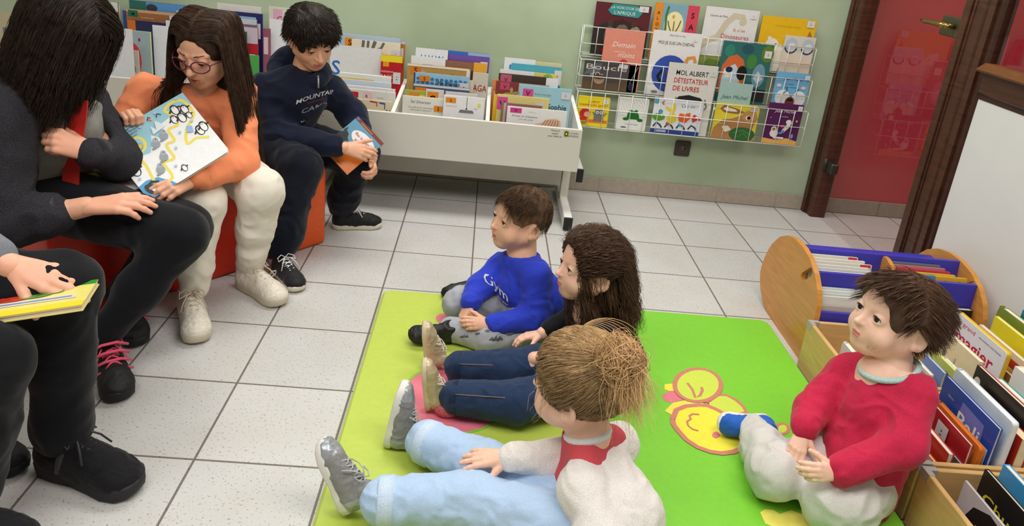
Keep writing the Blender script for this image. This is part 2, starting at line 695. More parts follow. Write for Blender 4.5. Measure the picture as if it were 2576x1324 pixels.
def pad(mb, x0, y0, x1, y1, m, corners):
    for (ins, za, zb, ins2) in ((0.006, 0.0, 0.006, 0.0), (0.0, 0.006, 0.022, 0.0), (0.0, 0.022, MZ, 0.008)):
        A = rounded(x0 + ins, y0 + ins, x1 - ins, y1 - ins, 0.03, 6, corners)
        B = rounded(x0 + ins2, y0 + ins2, x1 - ins2, y1 - ins2, 0.03, 6, corners)
        n = len(A)
        V = [(p[0], p[1], za) for p in A] + [(p[0], p[1], zb) for p in B]
        mb.add(V, [(i, (i + 1) % n, n + (i + 1) % n, n + i) for i in range(n)], m, True)
    mb.add([(p[0], p[1], MZ) for p in B], [list(range(n))], m)


mb = MB()
pad(mb, MX0, MY0, MXS, MY1, YG, (1, 0, 0, 1))
a = mb.build('left_panel', pm)
a['label'] = 'yellow-green panel'
mb = MB()
pad(mb, MXS + 0.0005, MY0, MX1, MY1, BG, (0, 1, 1, 0))
a2 = mb.build('right_panel', pm)
a2['label'] = 'bright green panel'
PINK, PEACH, YEL, LIME = (226, 122, 140), (206, 128, 112), (236, 226, 72), (204, 220, 84)
Mm = frame((0, 0, MZ), (1, 0, 0), (0, 1, 0), (0, 0, 1))


def w2(u, v):
    p = at(u, v, z=MZ)
    return (p[0], p[1])


def wl(pts, ox=0, oy=0, s=1.0):
    return [w2(ox + p[0] * s, oy + p[1] * s) for p in pts]


def ring(c, r, a0=0, a1=2 * PI, n=26):
    return [(c[0] + r[0] * math.cos(t), c[1] + r[1] * math.sin(t)) for t in np.linspace(a0, a1, n)]


k = 360 / 1702.0
mo = lambda P: wl(P, 1640, 900, k)
head = mo([(245, 740), (290, 630), (400, 585), (560, 570), (660, 580), (770, 625), (900, 700), (1010, 800), (1075, 920), (1085, 1030), (1060, 1090), (960, 1130), (830, 1145), (690, 1125), (540, 1070), (410, 985), (310, 875), (255, 800)])
ear = mo(ring((545, 335), (275, 195)))
ear2 = mo([(650, 545), (760, 450), (880, 450), (1000, 510), (1090, 590), (1120, 660), (900, 700), (700, 610)])
items = [('p', mo([(205, 400), (290, 400), (440, 500), (300, 520), (240, 540), (150, 520), (120, 450)]), PINK),
         ('p', mo([(150, 320), (260, 310), (300, 400), (200, 400), (150, 380)]), YEL),
         ('p', mo([(150, 640), (250, 540), (430, 505), (560, 520), (650, 570), (420, 590), (280, 640), (240, 690)]), (236, 222, 90)),
         ('p', ear2, LIME), ('l', ear2 + ear2[:1], .012, PEACH), ('p', head, YEL), ('l', head + head[:1], .016, PEACH),
         ('p', ear, LIME), ('l', ear + ear[:1], .014, PEACH),
         ('l', mo([(420, 310), (480, 390), (515, 485), (570, 460), (598, 400), (590, 360)]), .009, PEACH),
         ('l', mo([(560, 685), (480, 680), (445, 700), (460, 740), (415, 770), (430, 820), (480, 860), (550, 880)]), .006, PEACH),
         ('p', mo(ring((760, 930), (45, 36))), PINK),
         ]
tail_ = [('p', mo(ring((1550, 850), (75, 60))), LIME), ('l', mo(ring((1550, 850), (75, 60))), .009, PEACH)]
flower_ = [('p', wl([(1912, 1290), (1925, 1282), (1945, 1284), (1962, 1294), (1990, 1284), (2020, 1296), (2045, 1330), (1990, 1345), (1925, 1318)]), (240, 228, 110))]
mb = MB()
art(mb, items, 1, 1, Mm, 0.0006, 0.0003, (1, 1), 0.4)
mb.build('printed_animal', pm)['label'] = 'printed yellow sleeping mouse'
for it_, nm_ in ((tail_, 'printed_leaf'), (flower_, 'printed_flower')):
    mb = MB()
    art(mb, it_, 1, 1, Mm, 0.0006, 0.0003, (1, 1), 0.4)
    mb.build(nm_, pm)
app = ring((0.965, -1.352), (0.152, 0.165))
mb = MB()
items = [('p', app, PINK), ('l', app, .008, (130, 200, 60)),
         ('l', [(0.98, -1.24), (1.03, -1.28), (1.05, -1.33)], .009, (130, 200, 60)), ('l', [(1.02, -1.25), (1.07, -1.30), (1.08, -1.35)], .009, (130, 200, 60)),
         ('l', [(0.99, -1.30), (1.02, -1.25), (1.06, -1.23), (1.10, -1.22)], .010, (130, 200, 60))]
art(mb, items, 1, 1, Mm, 0.0006, 0.0003, (1, 1), 0.4)
o_ = mb.build('printed_fruit', pm)
mb = MB()
art(mb, [('p', ring((0.905, -0.905), (0.028, 0.034)), PINK), ('p', ring((0.955, -0.90), (0.032, 0.036)), PINK)], 1, 1, Mm, 0.0006, 0.0003, (1, 1), 0.4)
mb.build('printed_bow', pm)
o_['label'] = 'printed pink round apple'

# ------------------------------------------------------------------ white book bins
WLAC = mat((214, 210, 202), 0.4, 'plain', 0.4, 6, .015)
WEDGE = mat((236, 236, 232), 0.4, 'plain', 0.4)
CAPB = mat((24, 22, 22), 0.4, 'plain', 0.4)


def book_bin(x0, x1, xs, y0, y1, zb, zt0, zt1, label, legs, lettering=False):
    root = empty('book_bin', ((x0 + x1) / 2, (y0 + y1) / 2, 0), label, 'book bin', 'white book bins along the green wall')
    t = 0.018
    mb = MB()
    mb.bbox((x0, y0, zb), (x1, y0 + t, zt0), WLAC, 0.002)
    fp = mb.build('front_panel', root)
    if lettering:
        Mt = frame((x1 - 0.16, y0, zt0 - 0.062), (1, 0, 0), (0, 0, 1), (0, -1, 0))
        IK = (40, 40, 44)
        for nm_, its_ in (('printed_lettering', [('t', 'Matériel', .25, .74, .2, IK), ('t', 'acquis', .25, .52, .2, IK), ('t', 'avec l\'aide du', .25, .30, .2, IK)]),
                          ('printed_logo', [('r', .54, .38, .70, .88, (170, 170, 90)), ('e', .62, .63, .06, .2, (60, 60, 40)), ('e', .62, .63, .03, .1, (220, 215, 90))]),
                          ('printed_lettering', [('t', 'CONSEIL', .86, .64, .2, (90, 92, 96)), ('t', 'GÉNÉRAL', .86, .42, .2, (90, 92, 96))])):
            mb = MB()
            art(mb, its_, .14, .06, Mt)
            mb.build(nm_, fp)
    mb = MB()
    mb.box((x0 + t, y0 + t, zb), (x1 - t, y1 - t, zb + t), WLAC)
    mb.build('floor_board', root)
    mb = MB()
    mb.bbox((x0, y1 - t, zb), (x1, y1, zt1), WEDGE, 0.002)
    mb.build('back_panel', root)
    for xc in xs:
        side = xc in (xs[0], xs[-1])
        mb = MB()
        P = [(y0 + t, zb + (0 if side else t)), (y1 - t, zb + (0 if side else t)), (y1 - t, zt1), (y0 + t, zt0)]
        mb.prism(P, xc, xc + t, WEDGE, frame((0, 0, 0), (0, 1, 0), (0, 0, 1), (1, 0, 0)))
        mb.build('side_panel' if side else 'divider', root)
    mb = MB()
    mb.bbox((x0 + 0.03, y0 + 0.21, 0.135), (x1 - 0.045, y0 + 0.235, zb), mat((182, 178, 168), 0.45), 0.003)
    mb.build('cross_beam', root)
    for lx in legs:
        mb = MB()
        mb.bbox((lx - 0.02, y0 + 0.24, 0.05), (lx + 0.02, y0 + 0.28, zb + 0.02), mat((222, 218, 204), 0.45), 0.003)
        lg = mb.build('leg', root)
        mb = MB()
        mb.bbox((lx - 0.02, y0 - 0.045, 0.008), (lx + 0.02, y1 - 0.02, 0.068), WEDGE, 0.004)
        mb.build('foot_bar', lg)
        mb = MB()
        mb.bbox((lx - 0.021, y0 - 0.052, 0.006), (lx + 0.021, y0 - 0.043, 0.070), CAPB, 0.003)
        mb.cyl((lx, y0 - 0.02, 0.0), (lx, y0 - 0.02, 0.01), 0.012, CAPB, 12)
        mb.build('end_cap', lg)
    return root


B0 = dict(x0=0.135, x1=1.442, y0=0.10)
RXS = [0.135, 0.566, 0.996, 1.424]
LXS = [-1.66, -1.25, -0.84, -0.43, 0.087]
rb = book_bin(0.135, 1.442, RXS, 0.10, 0.625, 0.28, 0.484, 0.532, 'long white book bin with three compartments of picture books, nearest the wire wall rack', [1.425, 0.20], True)
mb = MB()
mb.bbox((1.470, 0.30, 0.168), (1.502, 0.52, 0.235), WEDGE, 0.003)
br = mb.build('bracket', rb)
mb = MB()
mb.bbox((1.4695, 0.292, 0.166), (1.5025, 0.301, 0.237), CAPB, 0.003)
mb.build('end_cap', br)
mb = MB()
mb.bbox((1.4425, 0.42, 0.18), (1.47, 0.46, 0.225), WEDGE, 0.003)
mb.build('bracket_arm', br)
lb = book_bin(-1.66, 0.105, LXS, 0.13, 0.625, 0.30, 0.520, 0.56, 'white book bin behind the child in the orange top', [-0.02, -1.5])

# ------------------------------------------------------------------ wire wall rack
WIRE = mat((228, 228, 222), 0.3, 'plain', 0.5)
rk = empty('wire_book_rack', (2.06, YW, 0.34), 'white wire rack with three tiers of books hung on the green wall', 'wall rack')
TIERS = [dict(n='A', y=0.610, zt=0.890, zm=0.806, zb=0.752), dict(n='B', y=0.570, zt=0.731, zm=0.648, zb=0.578), dict(n='C', y=0.530, zt=0.575, zm=0.490, zb=0.392)]
RX0, RX1 = 1.452, 2.648
for T in TIERS:
    mb = MB()
    y, x0, x1 = T['y'], RX0 + (0.61 - T['y']) * 0.0, RX1
    yb = y - 0.004
    for z in (T['zt'], T['zm']):
        mb.tube([(x0, yb, z), (x1, yb, z + 0.004)], 0.0024, WIRE, 6)
    zb = T['zb']
    mb.tube([(x0, yb, zb), (x1, yb, zb)], 0.0022, WIRE, 6)
    mb.tube([(x0, YW - 0.012, zb), (x1, YW - 0.012, zb)], 0.0022, WIRE, 6)
    mb.tube([(x0, YW - 0.012, T['zt']), (x1, YW - 0.012, T['zt'])], 0.0022, WIRE, 6)
    n = 17
    for i in range(n + 1):
        xx = x0 + (x1 - x0) * i / n
        mb.tube([(xx, yb - 0.003, T['zt'] + 0.002), (xx, yb - 0.003, zb), (xx, YW - 0.014, zb)], 0.0017, WIRE, 6)
    for xx in (x0, x1):
        mb.tube([(xx, yb, T['zt']), (xx, YW - 0.012, T['zt'])], 0.0022, WIRE, 6)
        mb.tube([(xx, yb, T['zm']), (xx, YW - 0.012, T['zm'])], 0.0022, WIRE, 6)
    mb.build('wire_tier', rk)
mb = MB()
for xx in (RX0, RX0 + 0.39, RX0 + 0.79, RX1):
    mb.tube([(xx, YW - 0.009, 0.89), (xx, YW - 0.009, 0.385)], 0.003, WIRE, 6)
mb.build('back_frame', rk)

# ------------------------------------------------------------------ books
CREAM = mat((236, 228, 208), 0.8, 'paper', 0.1, 300, .06)
WHITEP = mat((232, 232, 230), 0.7, 'paper', 0.1, 300, .05)
STICK = mat((214, 212, 214), 0.5, 'paper', 0.2)
INK = K = (40, 38, 40)


def book(name, label, M, W, H, T, cover, items=(), group=None, spine=None, pages=None, sticker=None, back=None, cat='book', radius=0.0, sticker_col=None):
    """M: local x = width, y = height, z = out of the front cover; origin at the bottom middle of the front face"""
    root = empty(name, M[:3, 3], label, cat, group)
    cv = mat(cover, 0.32, 'paper', 0.4)
    sp = mat(spine, 0.32, 'paper', 0.4) if spine is not None else cv
    Mo = frame(M[:3, 3] - M[:3, 0] * W / 2, M[:3, 0], M[:3, 1], M[:3, 2])
    mb = MB()
    b = min(0.0022, T * 0.22)
    if radius:
        P = rounded(0, 0, W, H, radius, 4)
        mb.prism(P, -b, 0, cv, Mo)
        mb.prism(P, -T, -T + b, mat(back or cover, 0.32, 'paper', 0.4), Mo)
    else:
        mb.box((0, 0, -b), (W, H, 0), cv, Mo)
        mb.box((0, 0, -T), (W, H, -T + b), mat(back or cover, 0.32, 'paper', 0.4), Mo)
    mb.box((0, 0, -T + b), (b, H, -b), sp, Mo)
    art(mb, items, W, H, Mo)
    mb.build('cover', root)
    mb = MB()
    i_ = 0.002
    pg = mat(pages, 0.8, 'paper', 0.1) if pages else CREAM
    if radius:
        mb.prism(rounded(b, i_, W - i_, H - i_, radius, 4), -T + b, -b, pg, Mo)
    else:
        mb.box((b, i_, -T + b), (W - i_, H - i_, -b), pg, Mo)
    mb.build('page_block', root)
    if sticker:
        mb = MB()
        x0, y0, x1, y1 = sticker
        st = mat(sticker_col, 0.45, 'paper', 0.2) if sticker_col else STICK
        Ms = Mo.copy()
        mb.add(xf(Ms, [(x0 * W, y0 * H, .003), (x1 * W, y0 * H, .003), (x1 * W, y1 * H, .003), (x0 * W, y1 * H, .003)]), [(0, 1, 2, 3)], st)
        art(mb, [('r', x0 + (x1 - x0) * .46, y0 + (y1 - y0) * .55, x0 + (x1 - x0) * .54, y0 + (y1 - y0) * .65, INK),
                 ('r', x0 + (x1 - x0) * .42, y0 + (y1 - y0) * .36, x0 + (x1 - x0) * .58, y0 + (y1 - y0) * .42, INK)], W, H, Ms, 0.0033)
        mb.build('shelf_label', root)
    return root


def upright(c, W, lean=0.0, face=(0, -1, 0)):
    """frame of an upright book whose front bottom middle is at c, leaning back by lean radians"""
    f = nrm(face)
    up = np.array([0, 0, 1.0])
    x = np.cross(up, f)
    y = up * math.cos(lean) - f * math.sin(lean)
    z = f * math.cos(lean) + up * math.sin(lean)
    return frame(c, x, y, z)
# ------------------------------------------------------------------ books on the wire rack
def rack_book(name, label, tl, tr, tier, layer, cover, items, T=0.008, H=None, **kw):
    t = TIERS['ABC'.index(tier)]
    yf = t['y'] + 0.004 + layer * 0.013
    s = 660 / 2185.0
    a = at(1440 + tl[0] * s, tl[1] * s, y=yf)
    b = at(1440 + tr[0] * s, tr[1] * s, y=yf)
    zb = t['zb'] + 0.003
    a[0], b[0] = max(a[0], RX0 + 0.009), min(b[0], RX1 - 0.009)
    W = b[0] - a[0]
    h = (a[2] + b[2]) / 2 - zb if H is None else H
    M = upright(((a[0] + b[0]) / 2, yf, zb), W)
    return book(name, label, M, W, h, T, cover, items, 'books in the wire wall rack', **kw)



RBK = 'picture_book'
rack_book(RBK, 'dark maroon musicians book with teal title banner at the top left of the wire rack', (205, 0), (672, 5), 'A', 1, (92, 32, 44),
          [('p', [(0, 0), (1, 0), (1, .45), (.8, .62), (.5, .7), (.2, .62), (0, .5)], (54, 42, 40)), ('e', .3, .35, .1, .22, (70, 92, 116)), ('e', .3, .62, .05, .06, (84, 52, 40)), ('e', .52, .42, .13, .2, (120, 100, 90)), ('e', .5, .66, .05, .06, (60, 38, 30)), ('e', .76, .38, .12, .22, (150, 138, 116)), ('e', .72, .63, .05, .06, (84, 52, 40)),
           ('p', [(.22, .86), (.3, .99), (.75, .99), (.85, .86), (.78, .76), (.3, .78)], (58, 142, 142)), ('t', 'LA VOIX D\'OR DE', .53, .9, .07, (220, 235, 230)), ('t', 'L\'AFRIQUE', .53, .8, .09, (220, 235, 230)), ('e', .3, .08, .12, .1, (120, 30, 50))],
          sticker=(.78, .88, .95, .99), H=0.26)
rack_book(RBK, 'narrow orange, blue and red picture book with a bare tree and the letters SAI', (700, 15), (1065, 55), 'A', 1, (128, 168, 184),
          [('r', 0, 0, .18, 1, (226, 140, 44)), ('r', .74, 0, 1, 1, (214, 70, 92)), ('e', .47, .63, .22, .24, (238, 228, 178)), ('p', [(.42, 0), (.45, .5), (.52, .5), (.53, 0)], (140, 132, 60)), ('l', [(.47, .45), (.36, .62), (.33, .7)], .02, (120, 100, 60)), ('l', [(.49, .45), (.58, .6), (.62, .72)], .02, (120, 100, 60)), ('l', [(.48, .45), (.47, .7)], .018, (120, 100, 60)), ('e', .44, .78, .03, .03, (220, 160, 60)),
           ('l', [(.26, .2), (.3, .5), (.27, .8), (.3, .95)], .035, (74, 120, 62)), ('t', 'S', .87, .78, .14, K, {'b': .03}), ('t', 'A', .87, .58, .14, K, {'b': .03}), ('t', 'I', .87, .38, .14, K, {'b': .03}),
           ('t', 'A', .09, .8, .08, K), ('t', 'L', .09, .7, .08, K), ('t', 'O', .09, .6, .08, K), ('t', 'T', .09, .5, .08, K)], spine=(200, 130, 50))
rack_book(RBK, 'white book with a long-necked dinosaur on the top tier of the wire rack', (1120, 50), (1565, 95), 'A', 1, (226, 224, 224),
          [('l', [(.0, .3), (.12, .42), (.3, .5), (.42, .75), (.55, .88), (.7, .87), (.74, .78)], .11, (206, 196, 172)), ('e', .72, .78, .07, .05, (206, 196, 172)), ('t', 'Carole de Maïn', .26, .84, .05, (90, 90, 90)), ('t', 'Et si les', .68, .62, .07, (214, 116, 110)), ('t', 'Dinosaures', .62, .49, .11, (196, 84, 84)), ('t', 'n\'avaient pas disparu', .62, .41, .05, (196, 120, 110)), ('p', [(0, 0), (1, 0), (1, .12), (.6, .2), (.2, .16), (0, .2)], (150, 168, 84)), ('p', [(.1, 0), (.5, 0), (.4, .1), (.2, .12)], (112, 140, 60))],
          spine=(180, 70, 50), sticker=(.84, .86, .95, .95), sticker_col=(226, 224, 224))
rack_book(RBK, 'bright yellow book with a white bear and a brown fox on the wire rack', (1590, 130), (2045, 170), 'A', 1, (232, 184, 30),
          [('t', 'MICHAËL ESCOFFIER', .5, .82, .05, (200, 160, 30)), ('e', .26, .45, .13, .16, (238, 230, 214)), ('e', .2, .6, .035, .04, (238, 230, 214)), ('p', [(.1, .0), (.45, 0), (.55, .4), (.42, .5), (.3, .36), (.12, .4)], (238, 230, 214)), ('e', .33, .5, .015, .02, K), ('p', [(.68, .5), (.86, .66), (.9, .8), (.98, .66), (1, .4), (.85, .38)], (176, 110, 48)), ('p', [(.68, .5), (.85, .5), (.98, .4), (.8, .42)], (240, 226, 200)), ('e', .86, .62, .02, .015, K)],
          spine=(170, 60, 40), sticker=(.82, .86, .96, .98))
rack_book(RBK, 'pale grey book with two rounded flask shapes at the right end of the top tier', (1775, 315), (2055, 345), 'A', 0, (214, 210, 200),
          [('p', [(0, 0), (1, 0), (1, .46), (0, .5)], (222, 204, 184)), ('e', .24, .74, .2, .2, (186, 194, 204)), ('e', .78, .74, .2, .2, (186, 194, 204)), ('l', ring((.24, .74), (.2, .2), PI * 1.1, PI * 1.9, 12), .03, (40, 44, 56)), ('l', ring((.78, .74), (.2, .2), PI * 1.1, PI * 1.9, 12), .03, (40, 44, 56)), ('e', .26, .7, .13, .12, (216, 220, 226)), ('e', .8, .7, .13, .12, (216, 220, 226))], H=0.19)
rack_book(RBK, 'dusty pink book with a red and black mouth shape on the middle tier', (280, 235), (615, 265), 'B', 1, (222, 140, 122),
          [('t', 'Demain', .5, .72, .12, (244, 226, 214), {'sh': .3}), ('t', 'entre tes', .42, .63, .05, (244, 226, 214)), ('t', 'mains', .6, .56, .12, (244, 226, 214), {'sh': .3}), ('e', .55, .44, .12, .09, (206, 60, 56)), ('p', [(.34, .34), (.48, .41), (.55, .39), (.64, .41), (.76, .34), (.55, .30)], (50, 36, 38)), ('p', [(.36, .335), (.74, .335), (.66, .26), (.55, .24), (.44, .26)], (150, 74, 66))])
rack_book(RBK, 'tall white book with a blue circle and a red and black horse', (680, 250), (1090, 285), 'B', 1, (228, 226, 226),
          [('t', 'SÉBASTIEN G. PELL', .5, .93, .03, (100, 100, 100)), ('t', 'MOI JE SUIS UN CHEVAL', .5, .80, .07, K, {'w': .74}), ('e', .45, .35, .36, .29, (54, 82, 168)), ('p', [(.4, .35), (.45, .52), (.54, .5), (.62, .54), (.64, .38), (.55, .25), (.42, .28)], (206, 52, 48)), ('p', [(.66, .42), (.76, .55), (.9, .5), (.82, .46), (.74, .34)], (30, 30, 44)), ('l', [(.72, .5), (.78, .62), (.9, .64), (.94, .56)], .05, (228, 150, 60)), ('l', [(.3, .4), (.22, .3), (.3, .2)], .05, (30, 30, 44)), ('l', [(.45, .3), (.42, .12)], .03, (206, 52, 48)), ('l', [(.6, .3), (.66, .14)], .03, (206, 52, 48)), ('e', .2, .05, .07, .02, (120, 120, 124))],
          sticker=(.82, .88, .9, .93), sticker_col=(228, 226, 226))
rack_book(RBK, 'teal jungle book with an orange arch and two round portraits', (1265, 340), (1685, 378), 'B', 1, (44, 104, 100),
          [('e', .15, .85, .1, .1, (50, 130, 110)), ('e', .5, .9, .12, .08, (40, 84, 96)), ('e', .62, .7, .1, .12, (70, 130, 60)), ('e', .9, .85, .12, .14, (96, 128, 44)), ('p', [(.02, .15), (.05, .6), (.15, .75), (.3, .8), (.45, .72), (.55, .5), (.5, .15)], (206, 104, 56)), ('p', [(.06, .15), (.1, .55), (.3, .64), (.44, .5), (.44, .15)], (190, 206, 216)), ('e', .19, .5, .08, .09, (226, 228, 226)), ('e', .2, .54, .07, .05, (36, 40, 70)), ('p', [(.3, .1), (.42, .38), (.56, .2), (.56, .05)], (230, 180, 140)), ('e', .46, .5, .1, .12, (24, 20, 20)), ('e', .8, .48, .13, .2, (110, 150, 166)), ('p', [(.7, .44), (.78, .56), (.9, .44), (.8, .34)], (180, 196, 200)), ('r', .62, .05, 1, .25, (40, 38, 36)), ('t', 'Le Secret', .48, .25, .08, (90, 40, 30)), ('t', 'de Blaise', .45, .13, .08, (90, 40, 30))], sticker=(.84, .78, .98, .9))
rack_book(RBK, 'light blue book with a white winged shape on the middle tier at the right', (1708, 592), (1997, 622), 'B', 0, (112, 176, 216),
          [('t', 'Jean Michel', .52, .78, .12, (40, 60, 110), {'sh': .3}), ('t', 'le caribou', .45, .65, .06, (40, 60, 110)), ('t', 'et les vampires', .5, .57, .06, (40, 60, 110)), ('e', .3, .28, .22, .22, (230, 232, 234)), ('e', .78, .28, .2, .22, (230, 232, 234)), ('e', .54, .16, .14, .16, (120, 58, 40)), ('p', [(.44, .2), (.64, .2), (.6, .27), (.48, .27)], (30, 26, 30)), ('e', .13, .62, .07, .05, (222, 196, 200)), ('e', .85, .6, .07, .05, (222, 196, 200)), ('l', [(.3, .4), (.4, .5), (.36, .58)], .02, (30, 26, 30)), ('l', [(.7, .38), (.66, .5), (.74, .56)], .02, (30, 26, 30))], spine=(150, 40, 50), sticker=(.84, .82, .98, .95))
rack_book(RBK, 'dark grey photograph book in wide serif lettering at the left of the middle tier', (105, 500), (480, 540), 'B', 0, (74, 70, 74),
          [('p', [(0, 0), (1, 0), (1, .5), (.7, .3), (.4, .25), (.1, .4), (0, .5)], (96, 76, 60)), ('p', [(.0, .5), (.2, .95), (.4, .95), (.35, .6)], (98, 98, 108)), ('t', 'Boucle', .5, .72, .26, (214, 208, 196), {'w': .9}), ('t', 'd\'Or', .3, .46, .24, (214, 208, 196)), ('t', 'AU MUSÉE', .72, .44, .08, (200, 190, 170)), ('e', .36, .36, .12, .15, (176, 138, 112)), ('e', .36, .46, .13, .08, (80, 58, 40))], spine=(190, 120, 50), pages=(210, 160, 90), sticker=(.76, .84, .96, .98), H=0.145)
rack_book(RBK, 'dark navy book partly hidden behind the grey photograph book', (470, 535), (560, 548), 'B', 1, (50, 54, 66), [('l', [(.3, .3), (.9, .95)], .02, (150, 150, 156)), ('e', .5, .2, .3, .15, (34, 40, 60))], H=0.14)
rack_book(RBK, 'white book with bold title over a black scribble at the middle of the rack', (810, 520), (1220, 555), 'C', 1, (214, 210, 204),
          [('t', 'MOI, ALBERT', .5, .84, .095, (36, 36, 40), {'b': .03, 'w': .66}), ('t', 'DÉTESTATEUR', .5, .73, .095, (186, 52, 48), {'b': .03, 'w': .7}), ('t', 'DE LIVRES', .42, .62, .095, (186, 52, 48), {'b': .03, 'w': .54}), ('p', [(.2, .46), (.3, .54), (.5, .57), (.75, .54), (.86, .46), (.7, .39), (.4, .38), (.24, .41)], (34, 34, 38))] +
          [('l', [(.2 + .12 * i, .44), (.24 + .12 * i, .53), (.3 + .12 * i, .42), (.26 + .12 * i, .38)], .012, (34, 34, 38)) for i in range(6)] + [('p', [(.32, .0), (.28, .37), (.66, .37), (.62, .0)], (180, 200, 206))], spine=(200, 60, 40), sticker=(.86, .86, .97, .95), sticker_col=(214, 210, 204))
rack_book(RBK, 'pale green-grey book with a thin tree behind the rabbit book', (1235, 685), (1510, 705), 'C', 1, (160, 190, 182),
          [('t', 'Jean Michel', .5, .72, .1, (58, 84, 84), {'sh': .3}), ('e', .15, .52, .2, .06, (222, 226, 220)), ('e', .85, .4, .2, .07, (222, 226, 220)), ('l', [(.42, .2), (.43, .5)], .03, (104, 120, 100)), ('l', [(.43, .42), (.34, .54)], .015, (104, 120, 100)), ('l', [(.43, .42), (.52, .55)], .015, (104, 120, 100)), ('r', 0, 0, 1, .2, (120, 150, 130))], spine=(150, 60, 60))
rack_book(RBK, 'small yellow book with a red hood and a grey wolf on the rack', (22, 800), (320, 815), 'C', 0, (232, 210, 40),
          [('t', 'LE PETIT', .5, .8, .1, (186, 40, 30), {'b': .03}), ('t', 'CHAPERON QUOI ?', .5, .69, .1, (186, 40, 30), {'b': .03, 'w': .9}), ('r', .3, .14, .98, .24, (226, 112, 40)), ('e', .26, .42, .17, .18, (206, 40, 40)), ('e', .33, .4, .1, .1, (232, 170, 140)), ('p', [(.06, .2), (.2, .36), (.36, .3), (.3, .2)], (206, 40, 40)), ('p', [(.54, .2), (.56, .5), (.6, .62), (.8, .62), (.84, .5), (.86, .2)], (118, 112, 116)), ('e', .64, .5, .05, .05, (236, 234, 226)), ('e', .76, .5, .05, .05, (236, 234, 226)), ('e', .64, .5, .018, .02, K), ('e', .76, .5, .018, .02, K), ('l', [(.56, .4), (.5, .5)], .03, (118, 112, 116)), ('l', [(.85, .4), (.93, .5)], .03, (118, 112, 116)), ('e', .2, .12, .14, .05, (150, 130, 60))], T=0.014, sticker=(.78, .8, .96, .95), radius=.006)
rack_book(RBK, 'white book with a dark green frog and falling raindrops', (395, 810), (645, 825), 'C', 0, (226, 226, 222),
          [('p', [(.32, .34), (.34, .52), (.42, .6), (.62, .6), (.72, .5), (.76, .34)], (28, 112, 44)), ('e', .3, .34, .1, .05, (28, 112, 44)), ('e', .78, .33, .1, .05, (28, 112, 44)), ('e', .44, .6, .05, .04, (28, 112, 44)), ('e', .62, .6, .05, .04, (28, 112, 44)), ('t', 'Trois grains mais gla', .5, .17, .05, (100, 100, 100)), ('e', .26, .08, .1, .02, (90, 90, 94))] +
          [('r', .12 + .11 * i + (j % 2) * .05, .62 + .075 * j, .13 + .11 * i + (j % 2) * .05, .645 + .075 * j, (110, 110, 114)) for i in range(8) for j in range(5)], T=0.010, radius=.006)
rack_book(RBK, 'wide white book with four running cartoon animals and a blue strip along its foot', (690, 820), (1100, 842), 'C', 0, (224, 226, 230),
          [('r', 0, 0, 1, .12, (46, 66, 140)), ('r', .12, .03, .32, .1, (160, 170, 190)), ('p', [(0, .85), (0, 1), (.1, 1), (.12, .9), (.06, .82)], (90, 170, 190)), ('l', [(.2, .93), (.16, .88), (.2, .82)], .04, (214, 84, 60)), ('t', 'Ça y est !', .72, .8, .12, (110, 130, 160)), ('e', .13, .46, .13, .11, (96, 160, 52)), ('e', .15, .62, .05, .06, (90, 150, 190)), ('e', .4, .46, .1, .15, (228, 206, 50)), ('e', .32, .7, .1, .045, (228, 206, 50), -.5), ('e', .41, .76, .04, .12, (228, 206, 50)), ('p', [(.52, .5), (.55, .62), (.64, .6), (.76, .66), (.78, .5), (.7, .36), (.56, .38)], (224, 100, 46)), ('p', [(.8, .5), (.84, .62), (.94, .56), (1, .46), (.92, .46), (.84, .38)], (206, 56, 56)), ('e', .18, .52, .025, .03, (240, 240, 240)), ('e', .44, .52, .025, .03, (240, 240, 240)), ('e', .7, .52, .025, .03, (240, 240, 240)), ('e', .9, .54, .025, .03, (240, 240, 240)), ('e', .19, .52, .012, .015, K), ('e', .45, .52, .012, .015, K), ('e', .71, .52, .012, .015, K)] +
          [('l', [(.04 + .24 * i, .18), (.1 + .24 * i, .3), (.18 + .24 * i, .24), (.22 + .24 * i, .16)], .04, (40, 44, 60)) for i in range(4)] + [('l', [(.3, .32), (.36, .26)], .06, (200, 70, 60)), ('l', [(.55, .32), (.62, .26)], .06, (90, 160, 200))], T=0.009)
rack_book(RBK, 'die-cut book of a brown rabbit with a green cabbage at the foot of the rack', (1205, 850), (1565, 898), 'C', 0, (224, 204, 60),
          [('p', [(.0, .0), (.02, .3), (.2, .55), (.4, .6), (.62, .72), (.9, .8), (1, .66), (.95, .5), (.9, .3), (1, 0)], (176, 128, 78)), ('p', [(.1, .85), (.18, .97), (.5, .88), (.68, .8), (.5, .74), (.2, .76)], (150, 104, 60)), ('p', [(.16, .86), (.24, .92), (.46, .86), (.5, .8), (.25, .8)], (236, 228, 214)), ('e', .8, .7, .18, .16, (186, 140, 84)), ('e', .78, .66, .07, .06, (236, 226, 206)), ('e', .79, .66, .045, .05, (40, 26, 20)), ('e', .7, .18, .3, .2, (52, 104, 52)), ('l', [(.5, .2), (.7, .3), (.9, .18)], .02, (90, 140, 80)), ('l', [(.6, .08), (.72, .22), (.84, .08)], .02, (90, 140, 80)), ('p', [(.3, .2), (.2, .36), (.34, .4), (.44, .28)], (226, 214, 196)), ('t', 'Les', .18, .42, .09, (230, 200, 150))], T=0.012, radius=.02, sticker=(.78, .84, .95, .94), sticker_col=(200, 180, 190))
